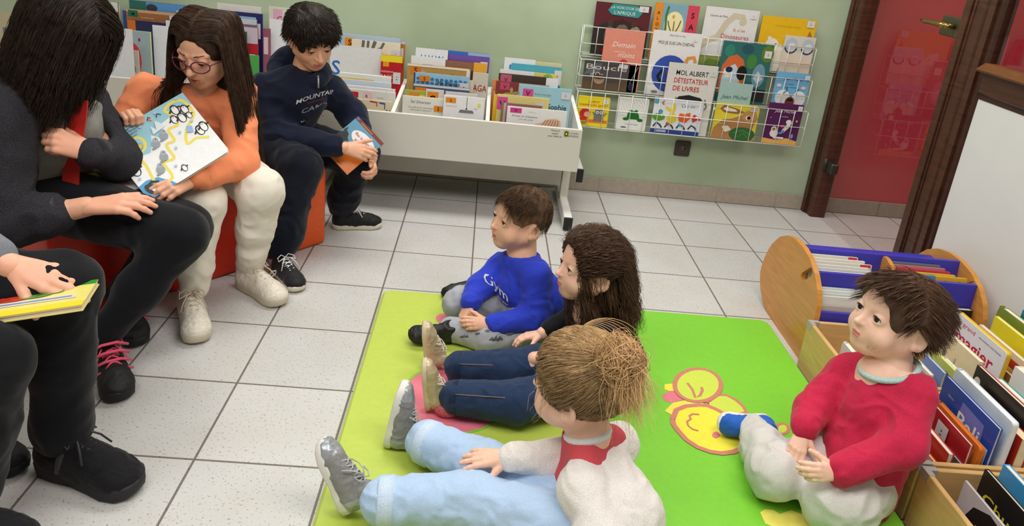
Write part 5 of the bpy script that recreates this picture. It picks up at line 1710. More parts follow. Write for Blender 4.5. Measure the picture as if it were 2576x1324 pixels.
# ---------------------------------------------------------------- hair
def strands(name, P, r, m, parent, taper=0.25, seg=3, root=1.0, tints=None, mid=None):
    """P: n x k x 3 centre lines -> one mesh of thin tapering tubes"""
    n, k, _ = P.shape
    T = np.gradient(P, axis=1)
    T /= np.linalg.norm(T, axis=2)[..., None] + 1e-12
    up = np.zeros_like(T)
    up[..., 2] = 1
    bad = np.abs(T[..., 2]) > 0.95
    up[bad] = (1, 0, 0)
    A = np.cross(T, up)
    A /= np.linalg.norm(A, axis=2)[..., None] + 1e-12
    B = np.cross(T, A)
    s = np.linspace(0, 1, k)
    prof = (root + (1 - root) * np.minimum(s * 4, 1)) * (1 - (1 - taper) * s ** 1.5)
    rr = (np.asarray(r).reshape(-1, 1) * prof[None, :])[..., None]
    R_ = []
    for i in range(seg):
        a = 2 * PI * i / seg
        R_.append(P + rr * (math.cos(a) * A + math.sin(a) * B))
    V = np.stack(R_, 2).reshape(-1, 3)
    idx = np.arange(n * k * seg).reshape(n, k, seg)
    Q = []
    for i in range(seg):
        j = (i + 1) % seg
        Q.append(np.stack([idx[:, :-1, i], idx[:, :-1, j], idx[:, 1:, j], idx[:, 1:, i]], -1).reshape(-1, 4))
    Q = np.concatenate(Q)
    o = quads_mesh(name, [(V, Q, m)], parent)
    if tints is not None:
        add_tint(o, np.repeat(tints, k * seg))
    return o


def add_tint(o, t):
    at_ = o.data.color_attributes.new('tint', 'FLOAT_COLOR', 'POINT')
    c = np.ones((len(o.data.vertices), 4), np.float32)
    c[:, :3] = np.asarray(t, np.float32).reshape(-1, 1) if np.ndim(t) == 1 else t
    at_.data.foreach_set('color', c.ravel())


def comb(root, flow, L, k, bodies, grav=0.0, wav=0.0, wf=30.0, seed=0, stiff=.55, clear=0.0):
    """grows centre lines from root points along flow(points)->directions, sliding over the solid bodies
    bodies: (centre, radii, rotation) ellipsoids"""
    rg = np.random.RandomState(seed)
    n = len(root)
    P = np.zeros((n, k, 3))
    P[:, 0] = root
    L = np.broadcast_to(np.asarray(L, float), (n,))
    ph = rg.rand(n) * 6.28
    d = flow(root)
    d /= np.linalg.norm(d, axis=1)[:, None] + 1e-9
    for i in range(1, k):
        p = P[:, i - 1]
        g = flow(p)
        g /= np.linalg.norm(g, axis=1)[:, None] + 1e-9
        d = d * stiff + g * (1 - stiff)
        d[:, 2] -= grav * (i / k)
        d /= np.linalg.norm(d, axis=1)[:, None] + 1e-9
        q = p + d * (L / (k - 1))[:, None]
        for c, r, R in bodies:
            loc = (q - c) @ R / (np.array(r) + clear)
            m = np.linalg.norm(loc, axis=1)
            w = m < 1
            if w.any():
                loc[w] /= m[w][:, None]
                q[w] = (loc[w] * (np.array(r) + clear)) @ R.T + c
        P[:, i] = q
    if wav:
        s = np.linspace(0, 1, k)[None, :]
        T = np.gradient(P, axis=1)
        T /= np.linalg.norm(T, axis=2)[..., None] + 1e-12
        ph = 5 * vnoise(root * 38, seed + 3) + .7 * rg.randn(n)
        A = np.cross(T, np.array([.3, .2, 1.0])) + .25 * rg.randn(n, 1, 3)
        A /= np.linalg.norm(A, axis=2)[..., None] + 1e-12
        P = P + A * (wav * s * np.sin(s * wf * L[:, None] + ph[:, None]))[..., None]
    return P


def scalp(M, st, H, n, keep, seed=0, off=0.0):
    """random points on the cranium where keep(local) is true"""
    p = HEADS[st]
    rg = np.random.RandomState(seed)
    q = rg.randn(n * 4, 3)
    q /= np.linalg.norm(q, axis=1)[:, None]
    q = q * (np.array(p['cr']) + off) + np.array(p['cc'])
    q = q[keep(q)][:n]
    return q, xf(M, q)


def roots(M, V, n, seed=0, keep=None, st='toddler'):
    """random points of a hair shell, optionally filtered by place in the head frame"""
    rg = np.random.RandomState(seed)
    loc = xf(np.linalg.inv(M), V)
    p = HEADS[st]
    out = np.linalg.norm((loc - p['cc']) / np.array(p['cr']), axis=1) > 1.004
    ok = np.where(out if keep is None else out & keep(loc))[0]
    return V[rg.choice(ok, n)]


def head_body(M, st, H, grow=0.0):
    p = HEADS[st]
    return (xf(M, [p['cc']])[0], np.array(p['cr']) * H + grow, M[:3, :3] / H)


def face_body(M, st, H, grow=0.0):
    p = HEADS[st]
    return (xf(M, [p['fc']])[0], np.array(p['fr']) * H + grow, M[:3, :3] / H)


def flow_local(M, fn):
    inv = np.linalg.inv(M)
    R = M[:3, :3]
    def g(P):
        d = fn(xf(inv, P)) @ R.T
        return d
    return g


def hair_cap(parent, M, st, H, th, cut, m, h=None, name='hair_cap', amp=.010, seed=0, grain=(9, 9, 26), extra=None, k=.03):
    """close shell of hair over the cranium; cut(field, W, R) carves the hairline"""
    p = HEADS[st]
    W = lambda q: xf(M, [q])[0]
    R = M[:3, :3] / H
    c = W(p['cc'])
    r = np.max(p['cr']) * H * 1.45 + th
    h = h or .0026
    f = Field(c - r, c + r, h)
    f.ell(c, np.array(p['cr']) * H + th, R, .01)
    if extra:
        extra(f, W, R)
    cut(f, W, R)
    V, Q = f.surface()
    N = vnormals(V, Q)
    loc = xf(np.linalg.inv(M), V)
    V = V + N * (amp * H * vnoise(loc * np.array(grain), seed))[:, None]
    return V, Q
# ------------------------------------------------------------------ people: shared builders
def J(u, v, y):
    return at(u, v, y=y)


SKIN = mat((226, 172, 142), 0.48, 'skin', 0.3)
SKIN2 = mat((214, 156, 124), 0.48, 'skin', 0.3)
LIP = mat((196, 104, 100), 0.38, 'skin', 0.4)


def settle(V):
    """rest soft geometry on the mat or the foam seats instead of sinking into them"""
    V = V.copy()
    on_mat = (V[:, 0] > MX0) & (V[:, 0] < MX1) & (V[:, 1] > MY0) & (V[:, 1] < MY1)
    V[:, 2] = np.maximum(V[:, 2], np.where(on_mat, MZ + .0012, .0012))
    for c, d, n, a, b, h in POUFS:
        q = V[:, :2] - c
        ins = (np.abs(q @ d) < a) & (np.abs(q @ n) < b)
        seat = ins & (V[:, 2] > h * .55) & (V[:, 2] < h + .0015)
        V[seat, 2] = h + .0015
        low = ins & (V[:, 2] <= h * .55) & (q @ n < -b * .4)
        if low.any():
            push = (-b - .001) - (q @ n)[low]
            V[low, :2] += push[:, None] * n
    return V


def hair_geo(P, r, taper=0.25, seg=3, root=1.0, tint=None, seed=0):
    n, k, _ = P.shape
    T = np.gradient(P, axis=1)
    T /= np.linalg.norm(T, axis=2)[..., None] + 1e-12
    up = np.zeros_like(T)
    up[..., 2] = 1
    up[np.abs(T[..., 2]) > 0.95] = (1, 0, 0)
    A = np.cross(T, up)
    A /= np.linalg.norm(A, axis=2)[..., None] + 1e-12
    B = np.cross(T, A)
    s = np.linspace(0, 1, k)
    prof = (root + (1 - root) * np.minimum(s * 4, 1)) * (1 - (1 - taper) * s ** 1.5)
    rr = (np.broadcast_to(np.asarray(r, float).reshape(-1, 1), (n, 1)) * prof[None, :])[..., None]
    V = np.stack([P + rr * (math.cos(2 * PI * i / seg) * A + math.sin(2 * PI * i / seg) * B) for i in range(seg)], 2).reshape(-1, 3)
    idx = np.arange(n * k * seg).reshape(n, k, seg)
    Q = np.concatenate([np.stack([idx[:, :-1, i], idx[:, :-1, (i + 1) % seg], idx[:, 1:, (i + 1) % seg], idx[:, 1:, i]], -1).reshape(-1, 4) for i in range(seg)])
    rg = np.random.RandomState(seed + 11)
    t = np.repeat(0.82 + 0.36 * rg.rand(n) if tint is None else np.broadcast_to(tint, (n,)), k * seg)
    return V, Q, t


def hair(parent, parts, m, name='hair'):
    o = quads_mesh(name, [(V, Q, m) for V, Q, t in parts], parent)
    add_tint(o, np.concatenate([np.broadcast_to(t, (len(V),)) for V, Q, t in parts]))
    return o


def skin_body(root, M, st, H, nb, torso, limbs, hands, skin=SKIN, lips=LIP, mouth_open=0.0, ear=True, neck_r=.19, h_head=.0105, h_body=.006, lid=(-.004, .031)):
    """one skin mesh: head and neck, torso, limbs, hands"""
    W = lambda q: xf(M, [q])[0]
    parts = []
    c = W((0, 0, 0))
    nb = np.array(nb)
    lo = np.minimum(c - .68 * H, nb - .30 * H)
    hi = np.maximum(c + .68 * H, nb + .30 * H)
    f = Field(lo, hi, h_head * H)
    head(f, M, st, H, ear, mouth_open, lid)
    f.cone(W((0, -.10, -.25)), nb, neck_r * H, neck_r * 1.08 * H, .07 * H)
    f.half(nb - (W((0, -.1, -.25)) - nb) * .35, nb - W((0, -.1, -.25)), .004)
    V, Q = f.surface()
    parts.append((V, Q, ([skin, lips], lips_index(V, Q, M, st, mouth_open))))
    allp = np.concatenate([np.array([p for p, r in ch]) for ch in torso + limbs])
    f = Field(allp.min(0) - .2 * H - .1, allp.max(0) + .2 * H + .1, h_body)
    for ch in torso + limbs:
        f.chain([p for p, r in ch], [r for p, r in ch], .03)
    V, Q = f.surface()
    parts.append((V, Q, skin))
    for hd in hands:
        o, L, fo = np.array(hd['o'], float), hd['L'], np.array(hd['fore'], float)
        reach = L * 1.25
        lo = np.minimum(o - reach, fo - .2 * L)
        hi = np.maximum(o + reach, fo + .2 * L)
        f = Field(lo, hi, hd.get('h', .017 * L))
        f.cone(fo, o, hd.get('fr', .21) * L, .135 * L, .05 * L)
        hand(f, o, hd['y'], hd['z'], L, hd['left'], hd.get('curl', (.3, .3, .3, .3)), hd.get('spread', .1), hd.get('thumb', (.75, .55, -.3)), hd.get('tcurl', .3), hd.get('fat', 1.0))
        V, Q = f.surface()
        parts.append((V, Q, skin))
    return quads_mesh('body', [(settle(V), Q, m) for V, Q, m in parts], root)


def garment(name, parent, m, chains, h=.005, k=.02, fold=.003, fscale=28, seed=0, ells=(), cuts=(), axis=None, pad=.09, post=None, label=None, subs=()):
    """chains: list of [(point, radius), ...] (+ optional squash); smooth union with cloth folds"""
    pts = [p for ch in chains for p, r in (ch[0] if isinstance(ch, tuple) else ch)] + [e[0] for e in ells]
    pts = np.array(pts, float)
    mr = max([r for ch in chains for p, r in (ch[0] if isinstance(ch, tuple) else ch)] + [max(e[1]) for e in ells])
    f = Field(pts.min(0) - mr - .03, pts.max(0) + mr + .03, h)
    for ch in chains:
        sq = None
        if isinstance(ch, tuple):
            ch, sq = ch
        f.chain([p for p, r in ch], [r for p, r in ch], k, sq)
    for e in ells:
        f.ell(e[0], e[1], e[2] if len(e) > 2 else None, k)
    for sb in subs:
        f.cone(*sb, op='s')
    for c in cuts:
        f.half(*c)
    V, Q = f.surface()
    V = folds(V, Q, fold, fscale, seed, axis)
    V = settle(V)
    o = quads_mesh(name, [(V, Q, m)], parent)
    if label:
        o['label'] = label
    return o


def shoe(parent, heel, toe, up, L, upper, sole, lace=None, hi=0.40, name='shoe', trim=None, wide=1.0, sole_h=.11, laces=True, h=.0028, label=None, strap=None, rim=None):
    y = nrm(np.array(toe, float) - np.array(heel, float))
    z = nrm(np.array(up) - y * (np.array(up, float) @ y))
    x = np.cross(y, z)
    S = frame(heel, x * L, y * L, z * L)
    W = lambda q: xf(S, [q])[0]
    R = np.stack([x, y, z], 1)
    w = wide
    c = W((0, .5, .25))
    f = Field(c - L * .75, c + L * .75, h)
    f.cone(W((0, .17, .17)), W((0, .70, .13)), .165 * L * w, .175 * L * w, .05 * L)
    f.ell(W((.012, .80, .13)), np.array([.185 * w, .20, .125]) * L, R, .05 * L)
    f.cone(W((0, .15, .18)), W((0, .16, hi)), .155 * L * w, .145 * L * w, .05 * L)
    f.cone(W((0, .30, .30)), W((0, .55, .22)), .115 * L * w, .11 * L * w, .06 * L)
    f.ell(W((0, .15, hi + .13)), np.array([.115 * w, .13, .15]) * L, R, .02 * L, 's')
    f.half(W((0, 0, sole_h * .6)), -z)
    f.half(W((0, 0, hi + .02)), z, .01)
    V, Q = f.surface()
    V = settle(folds(V, Q, .0012, 60, 3))
    if trim:
        C = xf(np.linalg.inv(S), V[Q].mean(1))
        mi = ((C[:, 1] > .78) | ((C[:, 1] < .17) & (C[:, 2] < .34))).astype(int)
        o = quads_mesh(name, [(V, Q, ([upper, trim], mi))], parent)
    else:
        o = quads_mesh(name, [(V, Q, upper)], parent)
    if label:
        o['label'] = label
    out = [(.0, -.015), (.10, .01), (.15, .09), (.155, .25), (.145, .42), (.165, .60), (.19, .76), (.175, .90), (.11, .985), (.03, 1.005), (-.06, .99), (-.14, .91), (-.175, .77), (-.165, .6), (-.135, .42), (-.145, .25), (-.145, .09), (-.10, .01)]
    out = np.array(out) * [w * 1.03, 1]
    cen = np.array([0, .5])
    mb = MB()
    lev = [(0, .965), (.02, 1.0), (sole_h * .75, 1.02), (sole_h, .99), (sole_h, .8)]
    V, n = [], len(out)
    for zz, s_ in lev:
        rise = np.clip(out[:, 1] - .75, 0, 1) ** 2 * .5
        V += [((cen + (p - cen) * s_)[0], (cen + (p - cen) * s_)[1], zz + rs) for p, rs in zip(out, rise)]
    F = [list(range(n))[::-1]]
    for k_ in range(len(lev) - 1):
        F += [(k_ * n + i, k_ * n + (i + 1) % n, (k_ + 1) * n + (i + 1) % n, (k_ + 1) * n + i) for i in range(n)]
    V = xf(S, V)
    Vb = settle(V)
    mb.add(Vb, F, sole, True)
    so = mb.build('sole', o)
    if lace is not None and laces:
        mb = MB()
        rows = 4
        for i in range(rows):
            t = i / (rows - 1)
            yy, zz, hw = .34 + .26 * t, .415 - .085 * t - .02 * (hi < .4), .085 * w
            for sg in (1, -1):
                P = [(sg * -hw, yy, zz - .035), (sg * -hw * .5, yy + .02, zz + .005), (sg * hw * .5, yy + .055, zz - .012), (sg * hw, yy + .075, zz - .055)]
                mb.tube(xf(S, P), .011 * L, lace, 6)
        for sg in (1, -1):
            P = [(0, .36, .43), (sg * .07, .33, .47), (sg * .15, .37, .44), (sg * .16, .44, .40), (sg * .08, .41, .42), (0, .37, .435)]
            mb.tube(xf(S, P), .0095 * L, lace, 6)
            P = [(0, .37, .43), (sg * .06, .44, .44), (sg * .12, .52, .38), (sg * .17, .58, .28)]
            mb.tube(xf(S, P), .009 * L, lace, 6)
        mb.build('laces', o)
    if strap is not None:
        mb = MB()
        a = np.linspace(-.55 * PI, .55 * PI, 12)
        P = [(math.sin(t) * .155 * w, .33 + .02 * math.cos(t), .17 + math.cos(t) * .205) for t in a]
        mb.tube(xf(S, P), .032 * L, strap, 8)
        mb.build('strap', o)
    return o


def ring_pts(c, n, r, N=28, r2=None, u=None):
    n = nrm(n)
    u = nrm(np.cross(n, (0.3, 0.2, 1.0))) if u is None else nrm(np.array(u) - n * (np.array(u) @ n))
    v = np.cross(n, u)
    t = np.linspace(0, 2 * PI, N)
    return np.array(c) + r * np.cos(t)[:, None] * u + (r2 or r) * np.sin(t)[:, None] * v


def decal(parent, name, items, o, x, y, size, m_rough=.6, lift=.004, target=None):
    """printed lettering laid on cloth: flat shapes projected onto the surface of target"""
    x, y = nrm(x), nrm(y)
    z = np.cross(x, y)
    mb = MB()
    art(mb, items, size[0], size[1], frame(np.array(o), x, y, z), 0.0, 0.0002, None, m_rough)
    V = np.concatenate(mb.v)
    me = target.data
    tv = np.zeros(len(me.vertices) * 3)
    me.vertices.foreach_get('co', tv)
    tv = tv.reshape(-1, 3)
    rel = tv - np.array(o)
    L2 = np.stack([rel @ x, rel @ y, rel @ z], 1)
    cell = .006
    q = np.stack([(V - np.array(o)) @ x, (V - np.array(o)) @ y], 1)
    sel = (L2[:, 0] > q[:, 0].min() - .02) & (L2[:, 0] < q[:, 0].max() + .02) & (L2[:, 1] > q[:, 1].min() - .02) & (L2[:, 1] < q[:, 1].max() + .02) & (L2[:, 2] > -.25)
    L2 = L2[sel]
    zq = np.zeros(len(q))
    for i, p in enumerate(q):
        d = (L2[:, 0] - p[0]) ** 2 + (L2[:, 1] - p[1]) ** 2
        near = np.argsort(d)[:60]
        near = near[d[near] < .012 ** 2] if (d[near] < .012 ** 2).any() else near[:3]
        zt = L2[near, 2].max()
        near = near[L2[near, 2] > zt - .03]
        wgt = 1 / (d[near] + 1e-6)
        zq[i] = (L2[near, 2] * wgt).sum() / wgt.sum()
    dz = (V - np.array(o)) @ z
    V = np.array(o) + q[:, :1] * x + q[:, 1:] * y + (zq + lift + dz)[:, None] * z
    mb.v = [V]
    return mb.build(name, parent)
# ------------------------------------------------------------------ child in the blue sweatshirt
def blue_boy():
    root = empty('person', (1.22, -.92, MZ), 'small child in a bright blue sweatshirt and grey star-print trousers, sitting cross-legged on the mat', 'person')
    H = .212
    hc = J(1308, 548, -.905)
    M = head_frame(hc, (-.88, -.44, .10), (.05, -.02, 1), H)
    nb = J(1312, 655, -.92)
    ch = J(1312, 720, -.93)
    pv = np.array([1.225, -.95, .13])
    shN, shF = J(1350, 694, -1.00), J(1262, 672, -.86)
    elN, elF = J(1338, 803, -1.055), J(1207, 722, -.93)
    wrN, wrF = J(1232, 817, -1.09), J(1180, 764, -1.015)
    hipN, hipF = np.array([1.25, -1.00, .10]), np.array([1.24, -.88, .10])
    knN, anN = np.array([1.06, -1.085, .076]), np.array([.935, -1.040, .072])
    knF, anF = np.array([.955, -.915, .10]), np.array([1.01, -.775, .07])
    skin = mat((234, 182, 152), .48, 'skin', .3)
    skin_body(root, M, 'toddler', H, nb, [[(nb, .04), (ch, .062), (pv, .075)]],
              [[(shN, .032), (elN, .027), (wrN, .02)], [(shF, .032), (elF, .027), (wrF, .02)], [(hipN, .055), (knN, .036), (anN, .026)], [(hipF, .055), (knF, .038), (anF, .026)]],
              [dict(o=wrN, y=J(1165, 812, -1.10) - wrN, z=(-.25, -.75, .6), L=.098, left=True, fore=wrN + (elN - wrN) * .3, curl=(.25, .3, .35, .4), thumb=(.55, .75, -.25), fat=1.08),
               dict(o=wrF, y=J(1150, 830, -1.065) - wrF, z=(-.75, -.5, .3), L=.098, left=False, fore=wrF + (elF - wrF) * .3, curl=(.35, .4, .45, .5), thumb=(.6, .7, -.3), fat=1.08)], skin, mat((214, 136, 122), .4, 'skin', .4), mouth_open=.022, neck_r=.225)
    eyes(root, M, 'toddler', H, (-.93, -.30, .22), (60, 42, 34))
    brows(root, M, 'toddler', H, mat((96, 66, 46), .6, 'hair'), .012)
    # hair: faded sides, longer swept top
    HB = mat((96, 70, 50), .5, 'hair', .3, tint=True)

    def cut(f, W, R):
        f.ell(W((0, .50, -.08)), np.array([.31, .36, .37]) * H, R, .012, 's')
        f.half(W((0, -.2, -.20)), -M[:3, 2] - M[:3, 1] * .28, .01)
        for sx in (-1, 1):
            f.ell(W((sx * .40, -.02, -.12)), np.array([.16, .15, .17]) * H, R, .012, 's')
            f.ell(W((sx * .36, .24, -.16)), np.array([.12, .11, .16]) * H, R, .012, 's')
    V, Q = hair_cap(root, M, 'toddler', H, .0035, cut, HB, amp=.004)
    loc = xf(np.linalg.inv(M), V)
    fade = np.clip((loc[:, 2] + .10) / .42, 0, 1)
    parts = [(V, Q, 2.3 - 1.5 * fade)]
    rg = np.random.RandomState(2)
    sm = lambda y: np.clip((y + .32) / .34, 0, 1)
    fl = flow_local(M, lambda q: np.stack([-.55 * sm(q[:, 1]), -.1 + .95 * sm(q[:, 1]), -1.0 + .95 * sm(q[:, 1])], 1))
    P0 = roots(M, V, 3200, 1, lambda q: q[:, 2] > .20 - .25 * (q[:, 1] < -.1))
    P = comb(P0, fl, .022 + .014 * rg.rand(len(P0)), 7, [head_body(M, 'toddler', H, .005)], .06, .002, 40, 3, .6)
    parts.append(hair_geo(P, .00065, .2, 3))
    P0 = roots(M, V, 260, 5, lambda q: (q[:, 2] > .20) & (q[:, 1] > .12))
    P = comb(P0, flow_local(M, lambda q: np.stack([-.5 + 0 * q[:, 0], .7 + 0 * q[:, 0], -.35 + 0 * q[:, 0]], 1)), .026 + .018 * rg.rand(len(P0)), 8, [head_body(M, 'toddler', H, .004)], .22, .002, 40, 3, .6)
    parts.append(hair_geo(P, .0008, .15, 3, tint=.75))
    P0 = roots(M, V, 60, 6, lambda q: (q[:, 0] < -.15) & (q[:, 2] > .15) & (q[:, 1] > .05))
    P = comb(P0, flow_local(M, lambda q: np.tile([-.2, .45, -.8], (len(q), 1))), .030 + .02 * rg.rand(len(P0)), 8, [head_body(M, 'toddler', H, .003)], .1, .002, 40, 3, .6)
    parts.append(hair_geo(P, .0008, .15, 3, tint=.9))
    hair(root, parts, HB)
    # sweatshirt
    BL = mat((42, 60, 190), .8, 'fabric', .15, col2=(52, 72, 204))
    nd = nrm(nb - ch)
    fw = np.array([-.9, -.42, 0])
    sw = garment('sweatshirt', root, BL, [
        ([(nb + nd * .008 , .050), (ch, .078), (pv + [0, 0, .03], .088), (pv + [0, 0, -.03], .090)], ((-.42, .9, 0), 1.12)),
        [(shN, .046), (elN + [.01, 0, 0], .046), (wrN + (elN - wrN) * .10, .033)],
        [(shF, .044), (elF, .042), (wrF + (elF - wrF) * .08, .033)],
        [(shN, .046), (nb, .052), (shF, .044)]], .0045, .022, .0032, 26, 3,
        cuts=[(nb + nd * .022, nd, .004)], subs=[(nb - nd * .0, nb + nd * .06, .040, .052, .004)])
    mb = MB()
    mb.tube(ring_pts(nb + nd * .016, nd, .051), .0065, mat((38, 54, 172), .8, 'knit', .15), 8)
    mb.build('collar', sw)
    for wp, ep in ((wrN, elN), (wrF, elF)):
        mb = MB()
        d = nrm(ep - wp)
        mb.tube([wp + d * .002, wp + d * .022], [.028, .034], mat((38, 54, 172), .8, 'knit', .15), 14)
        mb.build('cuff', sw)
    WT = (222, 222, 224)
    decal(sw, 'printed_word', [('t', 'Gym', .5, .34, .55, WT, {'b': .035, 'w': .95}), ('t', 'danger', .72, .10, .16, WT, {'w': .45, 'sh': .3})], J(1215, 735, -1.0), J(1290, 765, -1.02) - J(1215, 735, -1.0), J(1232, 660, -.98) - J(1225, 730, -1.0), (.098, .075), target=sw)
    # trousers
    GP = mat((168, 170, 178), .85, 'fabric', .15)
    tr = garment('trousers', root, GP, [
        [(pv + [0, 0, -.02], .088), (pv + [-.03, -.03, -.045], .085)],
        [(hipN, .066), (knN, .047), (anN, .038)], [(hipF, .066), (knF, .052), (anF, .042)]], .0045, .025, .0040, 24, 8)
    DK = (92, 94, 102)
    rg = np.random.RandomState(1)
    its = []
    for cx, cy, s_ in ((.20, .55, .10), (.36, .65, .06), (.60, .35, .15), (.76, .55, .09), (.48, .75, .06), (.9, .4, .08)):
        z_ = [(-1, 0), (-.5, .55), (-.4, .1), (0, .8), (.1, .1), (.5, .55), (1, -.1), (.5, -.15), (.3, -.6), (.05, -.2), (-.3, -.7), (-.45, -.15)]
        its.append(('p', [(cx + a * s_ * .6, cy + b * s_ * 1.6) for a, b in z_], DK))
    decal(tr, 'printed_stars', its, J(1120, 885, -1.14), J(1330, 885, -1.14) - J(1120, 885, -1.14), np.array([0, .5, .86]), (.26, .075), target=tr)
    # shoes
    BK = mat((26, 26, 28), .5, 'leather', .4)
    BS = mat((20, 20, 22), .55, 'plain', .3)
    shoe(root, np.array([.945, -1.045, .038]), np.array([.80, -1.085, .052]), (.30, -.25, .9), .152, BK, BS, BK, .44, laces=False, wide=1.1, strap=BK, label='black shoe')
    shoe(root, np.array([1.035, -.748, .042]), np.array([.892, -.758, .036]), (.1, .55, .8), .150, BK, BS, BK, .40, laces=False, wide=1.1, strap=BK, label='black shoe')
    return root


blue_boy()
def plane_at(u, v, p0, n):
    d = ray(u, v)
    n = np.array(n, float)
    return CAM + d * (((np.array(p0) - CAM) @ n) / (d @ n))


def cut_std(H, M, front=(.50, -.08), fr=(.33, .36, .37), nape=-.20, ear=.16):
    def cut(f, W, R):
        f.ell(W((0, front[0], front[1])), np.array(fr) * H, R, .012, 's')
        f.half(W((0, -.2, nape)), -M[:3, 2] - M[:3, 1] * .28, .01)
        for sx in (-1, 1):
            f.ell(W((sx * .40, -.02, -.12)), np.array([ear, .14, .15]) * H, R, .012, 's')
    return cut


# ------------------------------------------------------------------ child with long wavy hair
def wavy_girl():
    root = empty('person', (1.42, -1.22, MZ), 'small child in a black top and dark jeans, legs stretched out, beside the blue sweatshirt', 'person')
    H = .212
    hc = J(1483, 668, -1.19)
    M = head_frame(hc, (-.95, -.26, .10), (.04, .02, 1), H)
    nb = J(1478, 790, -1.205)
    ch = nb + [.04, -.01, -.10]
    pv = np.array([1.44, -1.25, .13])
    shN, shF = nb + [.045, -.105, -.03], nb + [.0, .095, -.03]
    elN, elF = np.array([1.40, -1.36, .20]), np.array([1.34, -1.09, .19])
    wrN = J(1345, 902, -1.305)
    wrF = np.array([1.22, -1.16, .15])
    hipN, hipF = np.array([1.42, -1.31, .11]), np.array([1.42, -1.19, .11])
    knN, anN = at(1300, 1012, z=.10), at(1140, 1000, z=.085)
    knF, anF = at(1270, 930, z=.10), at(1150, 925, z=.085)
    skin = mat((238, 188, 164), .48, 'skin', .3)
    skin_body(root, M, 'toddler', H, nb, [[(nb, .04), (ch, .06), (pv, .07)]],
              [[(shN, .03), (elN, .026), (wrN, .02)], [(shF, .03), (elF, .026), (wrF, .02)], [(hipN, .05), (knN, .04), (anN, .025)], [(hipF, .05), (knF, .04), (anF, .025)]],
              [dict(o=wrN, y=J(1292, 955, -1.33) - wrN, z=(-.25, -.75, .55), L=.10, left=True, fore=wrN + (elN - wrN) * .35, curl=(.25, .35, .3, .2), spread=.16, fat=1.05),
               dict(o=wrF, y=(-1, -.1, -.2), z=(0, .1, 1), L=.10, left=False, fore=wrF + (elF - wrF) * .35)], skin, mat((216, 128, 122), .38, 'skin', .4), neck_r=.20)
    eyes(root, M, 'toddler', H, (-.97, -.12, .16), (52, 36, 28))
    brows(root, M, 'toddler', H, mat((92, 66, 48), .6, 'hair'), .011, n_hair=55)
    HB = mat((66, 44, 32), .42, 'hair', .4, tint=True, col2=(94, 66, 46))

    def cut(f, W, R):
        f.ell(W((0, .52, -.10)), np.array([.36, .37, .42]) * H, R, .012, 's')
        f.half(W((0, -.2, -.30)), -M[:3, 2] - M[:3, 1] * .15, .01)
        for sx in (-1, 1):
            f.ell(W((sx * .40, .02, -.12)), np.array([.16, .14, .16]) * H, R, .012, 's')
    V, Q = hair_cap(root, M, 'toddler', H, .008, cut, HB, amp=.020, grain=(14, 5, 14))
    parts = [(V, Q, .8)]
    bod = [head_body(M, 'toddler', H, .006), face_body(M, 'toddler', H, .002), (nb + [.04, 0, -.10], np.array([.085, .13, .11]), np.eye(3))]
    # hair drawn back over the head to a half tie, then falling down the back
    tie = xf(M, [(0, -.40, .30)])[0]

    def fl(P):
        q = xf(np.linalg.inv(M), P)
        d = tie - P
        far = (q[:, 1] < -.26) | (q[:, 2] < -.02)
        dn = np.stack([.30 + 0 * q[:, 0], -.02 * np.ones(len(P)), -1 * np.ones(len(P))], 1)
        d = d / (np.linalg.norm(d, axis=1)[:, None] + 1e-6)
        d[far] = dn[far]
        return d
    rg = np.random.RandomState(3)
    P0 = roots(M, V, 420, 2)
    P = comb(P0, fl, .10 + .15 * rg.rand(len(P0)), 24, bod, .10, .030, 50, 3, .5, .006)
    parts.append(hair_geo(P, .0028, .2, 4, root=.5))
    P0 = roots(M, V, 6800, 4)
    P = comb(P0, fl, .08 + .18 * rg.rand(len(P0)), 24, bod, .10, .030, 52, 5, .5, .008)
    parts.append(hair_geo(P, .00065, .3, 3))
    # curls hanging beside the near ear and cheek
    q, P0 = scalp(M, 'toddler', H, 110, lambda q: (q[:, 0] < -.24) & (q[:, 1] > .0) & (q[:, 1] < .24) & (q[:, 2] > .05) & (q[:, 2] < .34), 6, .02)
    fl2 = lambda P: np.tile([.12, -.10, -1.0], (len(P), 1))
    P = comb(P0, fl2, .10 + .05 * np.random.RandomState(7).rand(len(P0)), 20, bod, 0, .010, 90, 7, .5, .006)
    parts.append(hair_geo(P, .0009, .3, 3))
    q, P0 = scalp(M, 'toddler', H, 160, lambda q: (q[:, 2] > -.1) & (q[:, 1] < .3), 9, .03)
    P = comb(P0, fl, .05 + .04 * np.random.RandomState(7).rand(len(P0)), 12, bod, -.25, .008, 120, 9, .6, .006)
    parts.append(hair_geo(P, .0005, .5, 3))
    hair(root, parts, HB)
    BKT = mat((22, 22, 26), .8, 'fabric', .15)
    nd = nrm(hc - nb)
    garment('top', root, BKT, [
        ([(nb + [.015, 0, -.05], .055), (ch, .082), (pv, .092)], ((.3, 1, 0), 1.15)), [(nb + [.01, -.06, -.028], .034), (shN, .042), (elN, .038), (wrN + (elN - wrN) * .25, .030)],
        [(nb + [.01, .055, -.028], .034), (shF, .042), (elF, .038), (wrF + (elF - wrF) * .2, .030)], [(shN, .04), (ch, .06), (shF, .04)]], .0045, .022, .0025, 26, 5,
        subs=[(nb + [-.045, -.01, .01], nb + [-.02, -.005, -.02], .050, .048, .012)])
    DN = mat((28, 42, 72), .8, 'denim', .15, col2=(40, 60, 92))
    j = garment('jeans', root, DN, [[(pv + [0, 0, -.02], .085), (pv + [-.03, 0, -.04], .085)], [(hipN, .066), (knN, .056), (anN + (knN - anN) * .05, .047)], [(hipF, .066), (knF, .056), (anF + (knF - anF) * .05, .047)]],
                .0045, .02, .0032, 30, 12, cuts=[])
    TH = mat((150, 120, 80), .7)
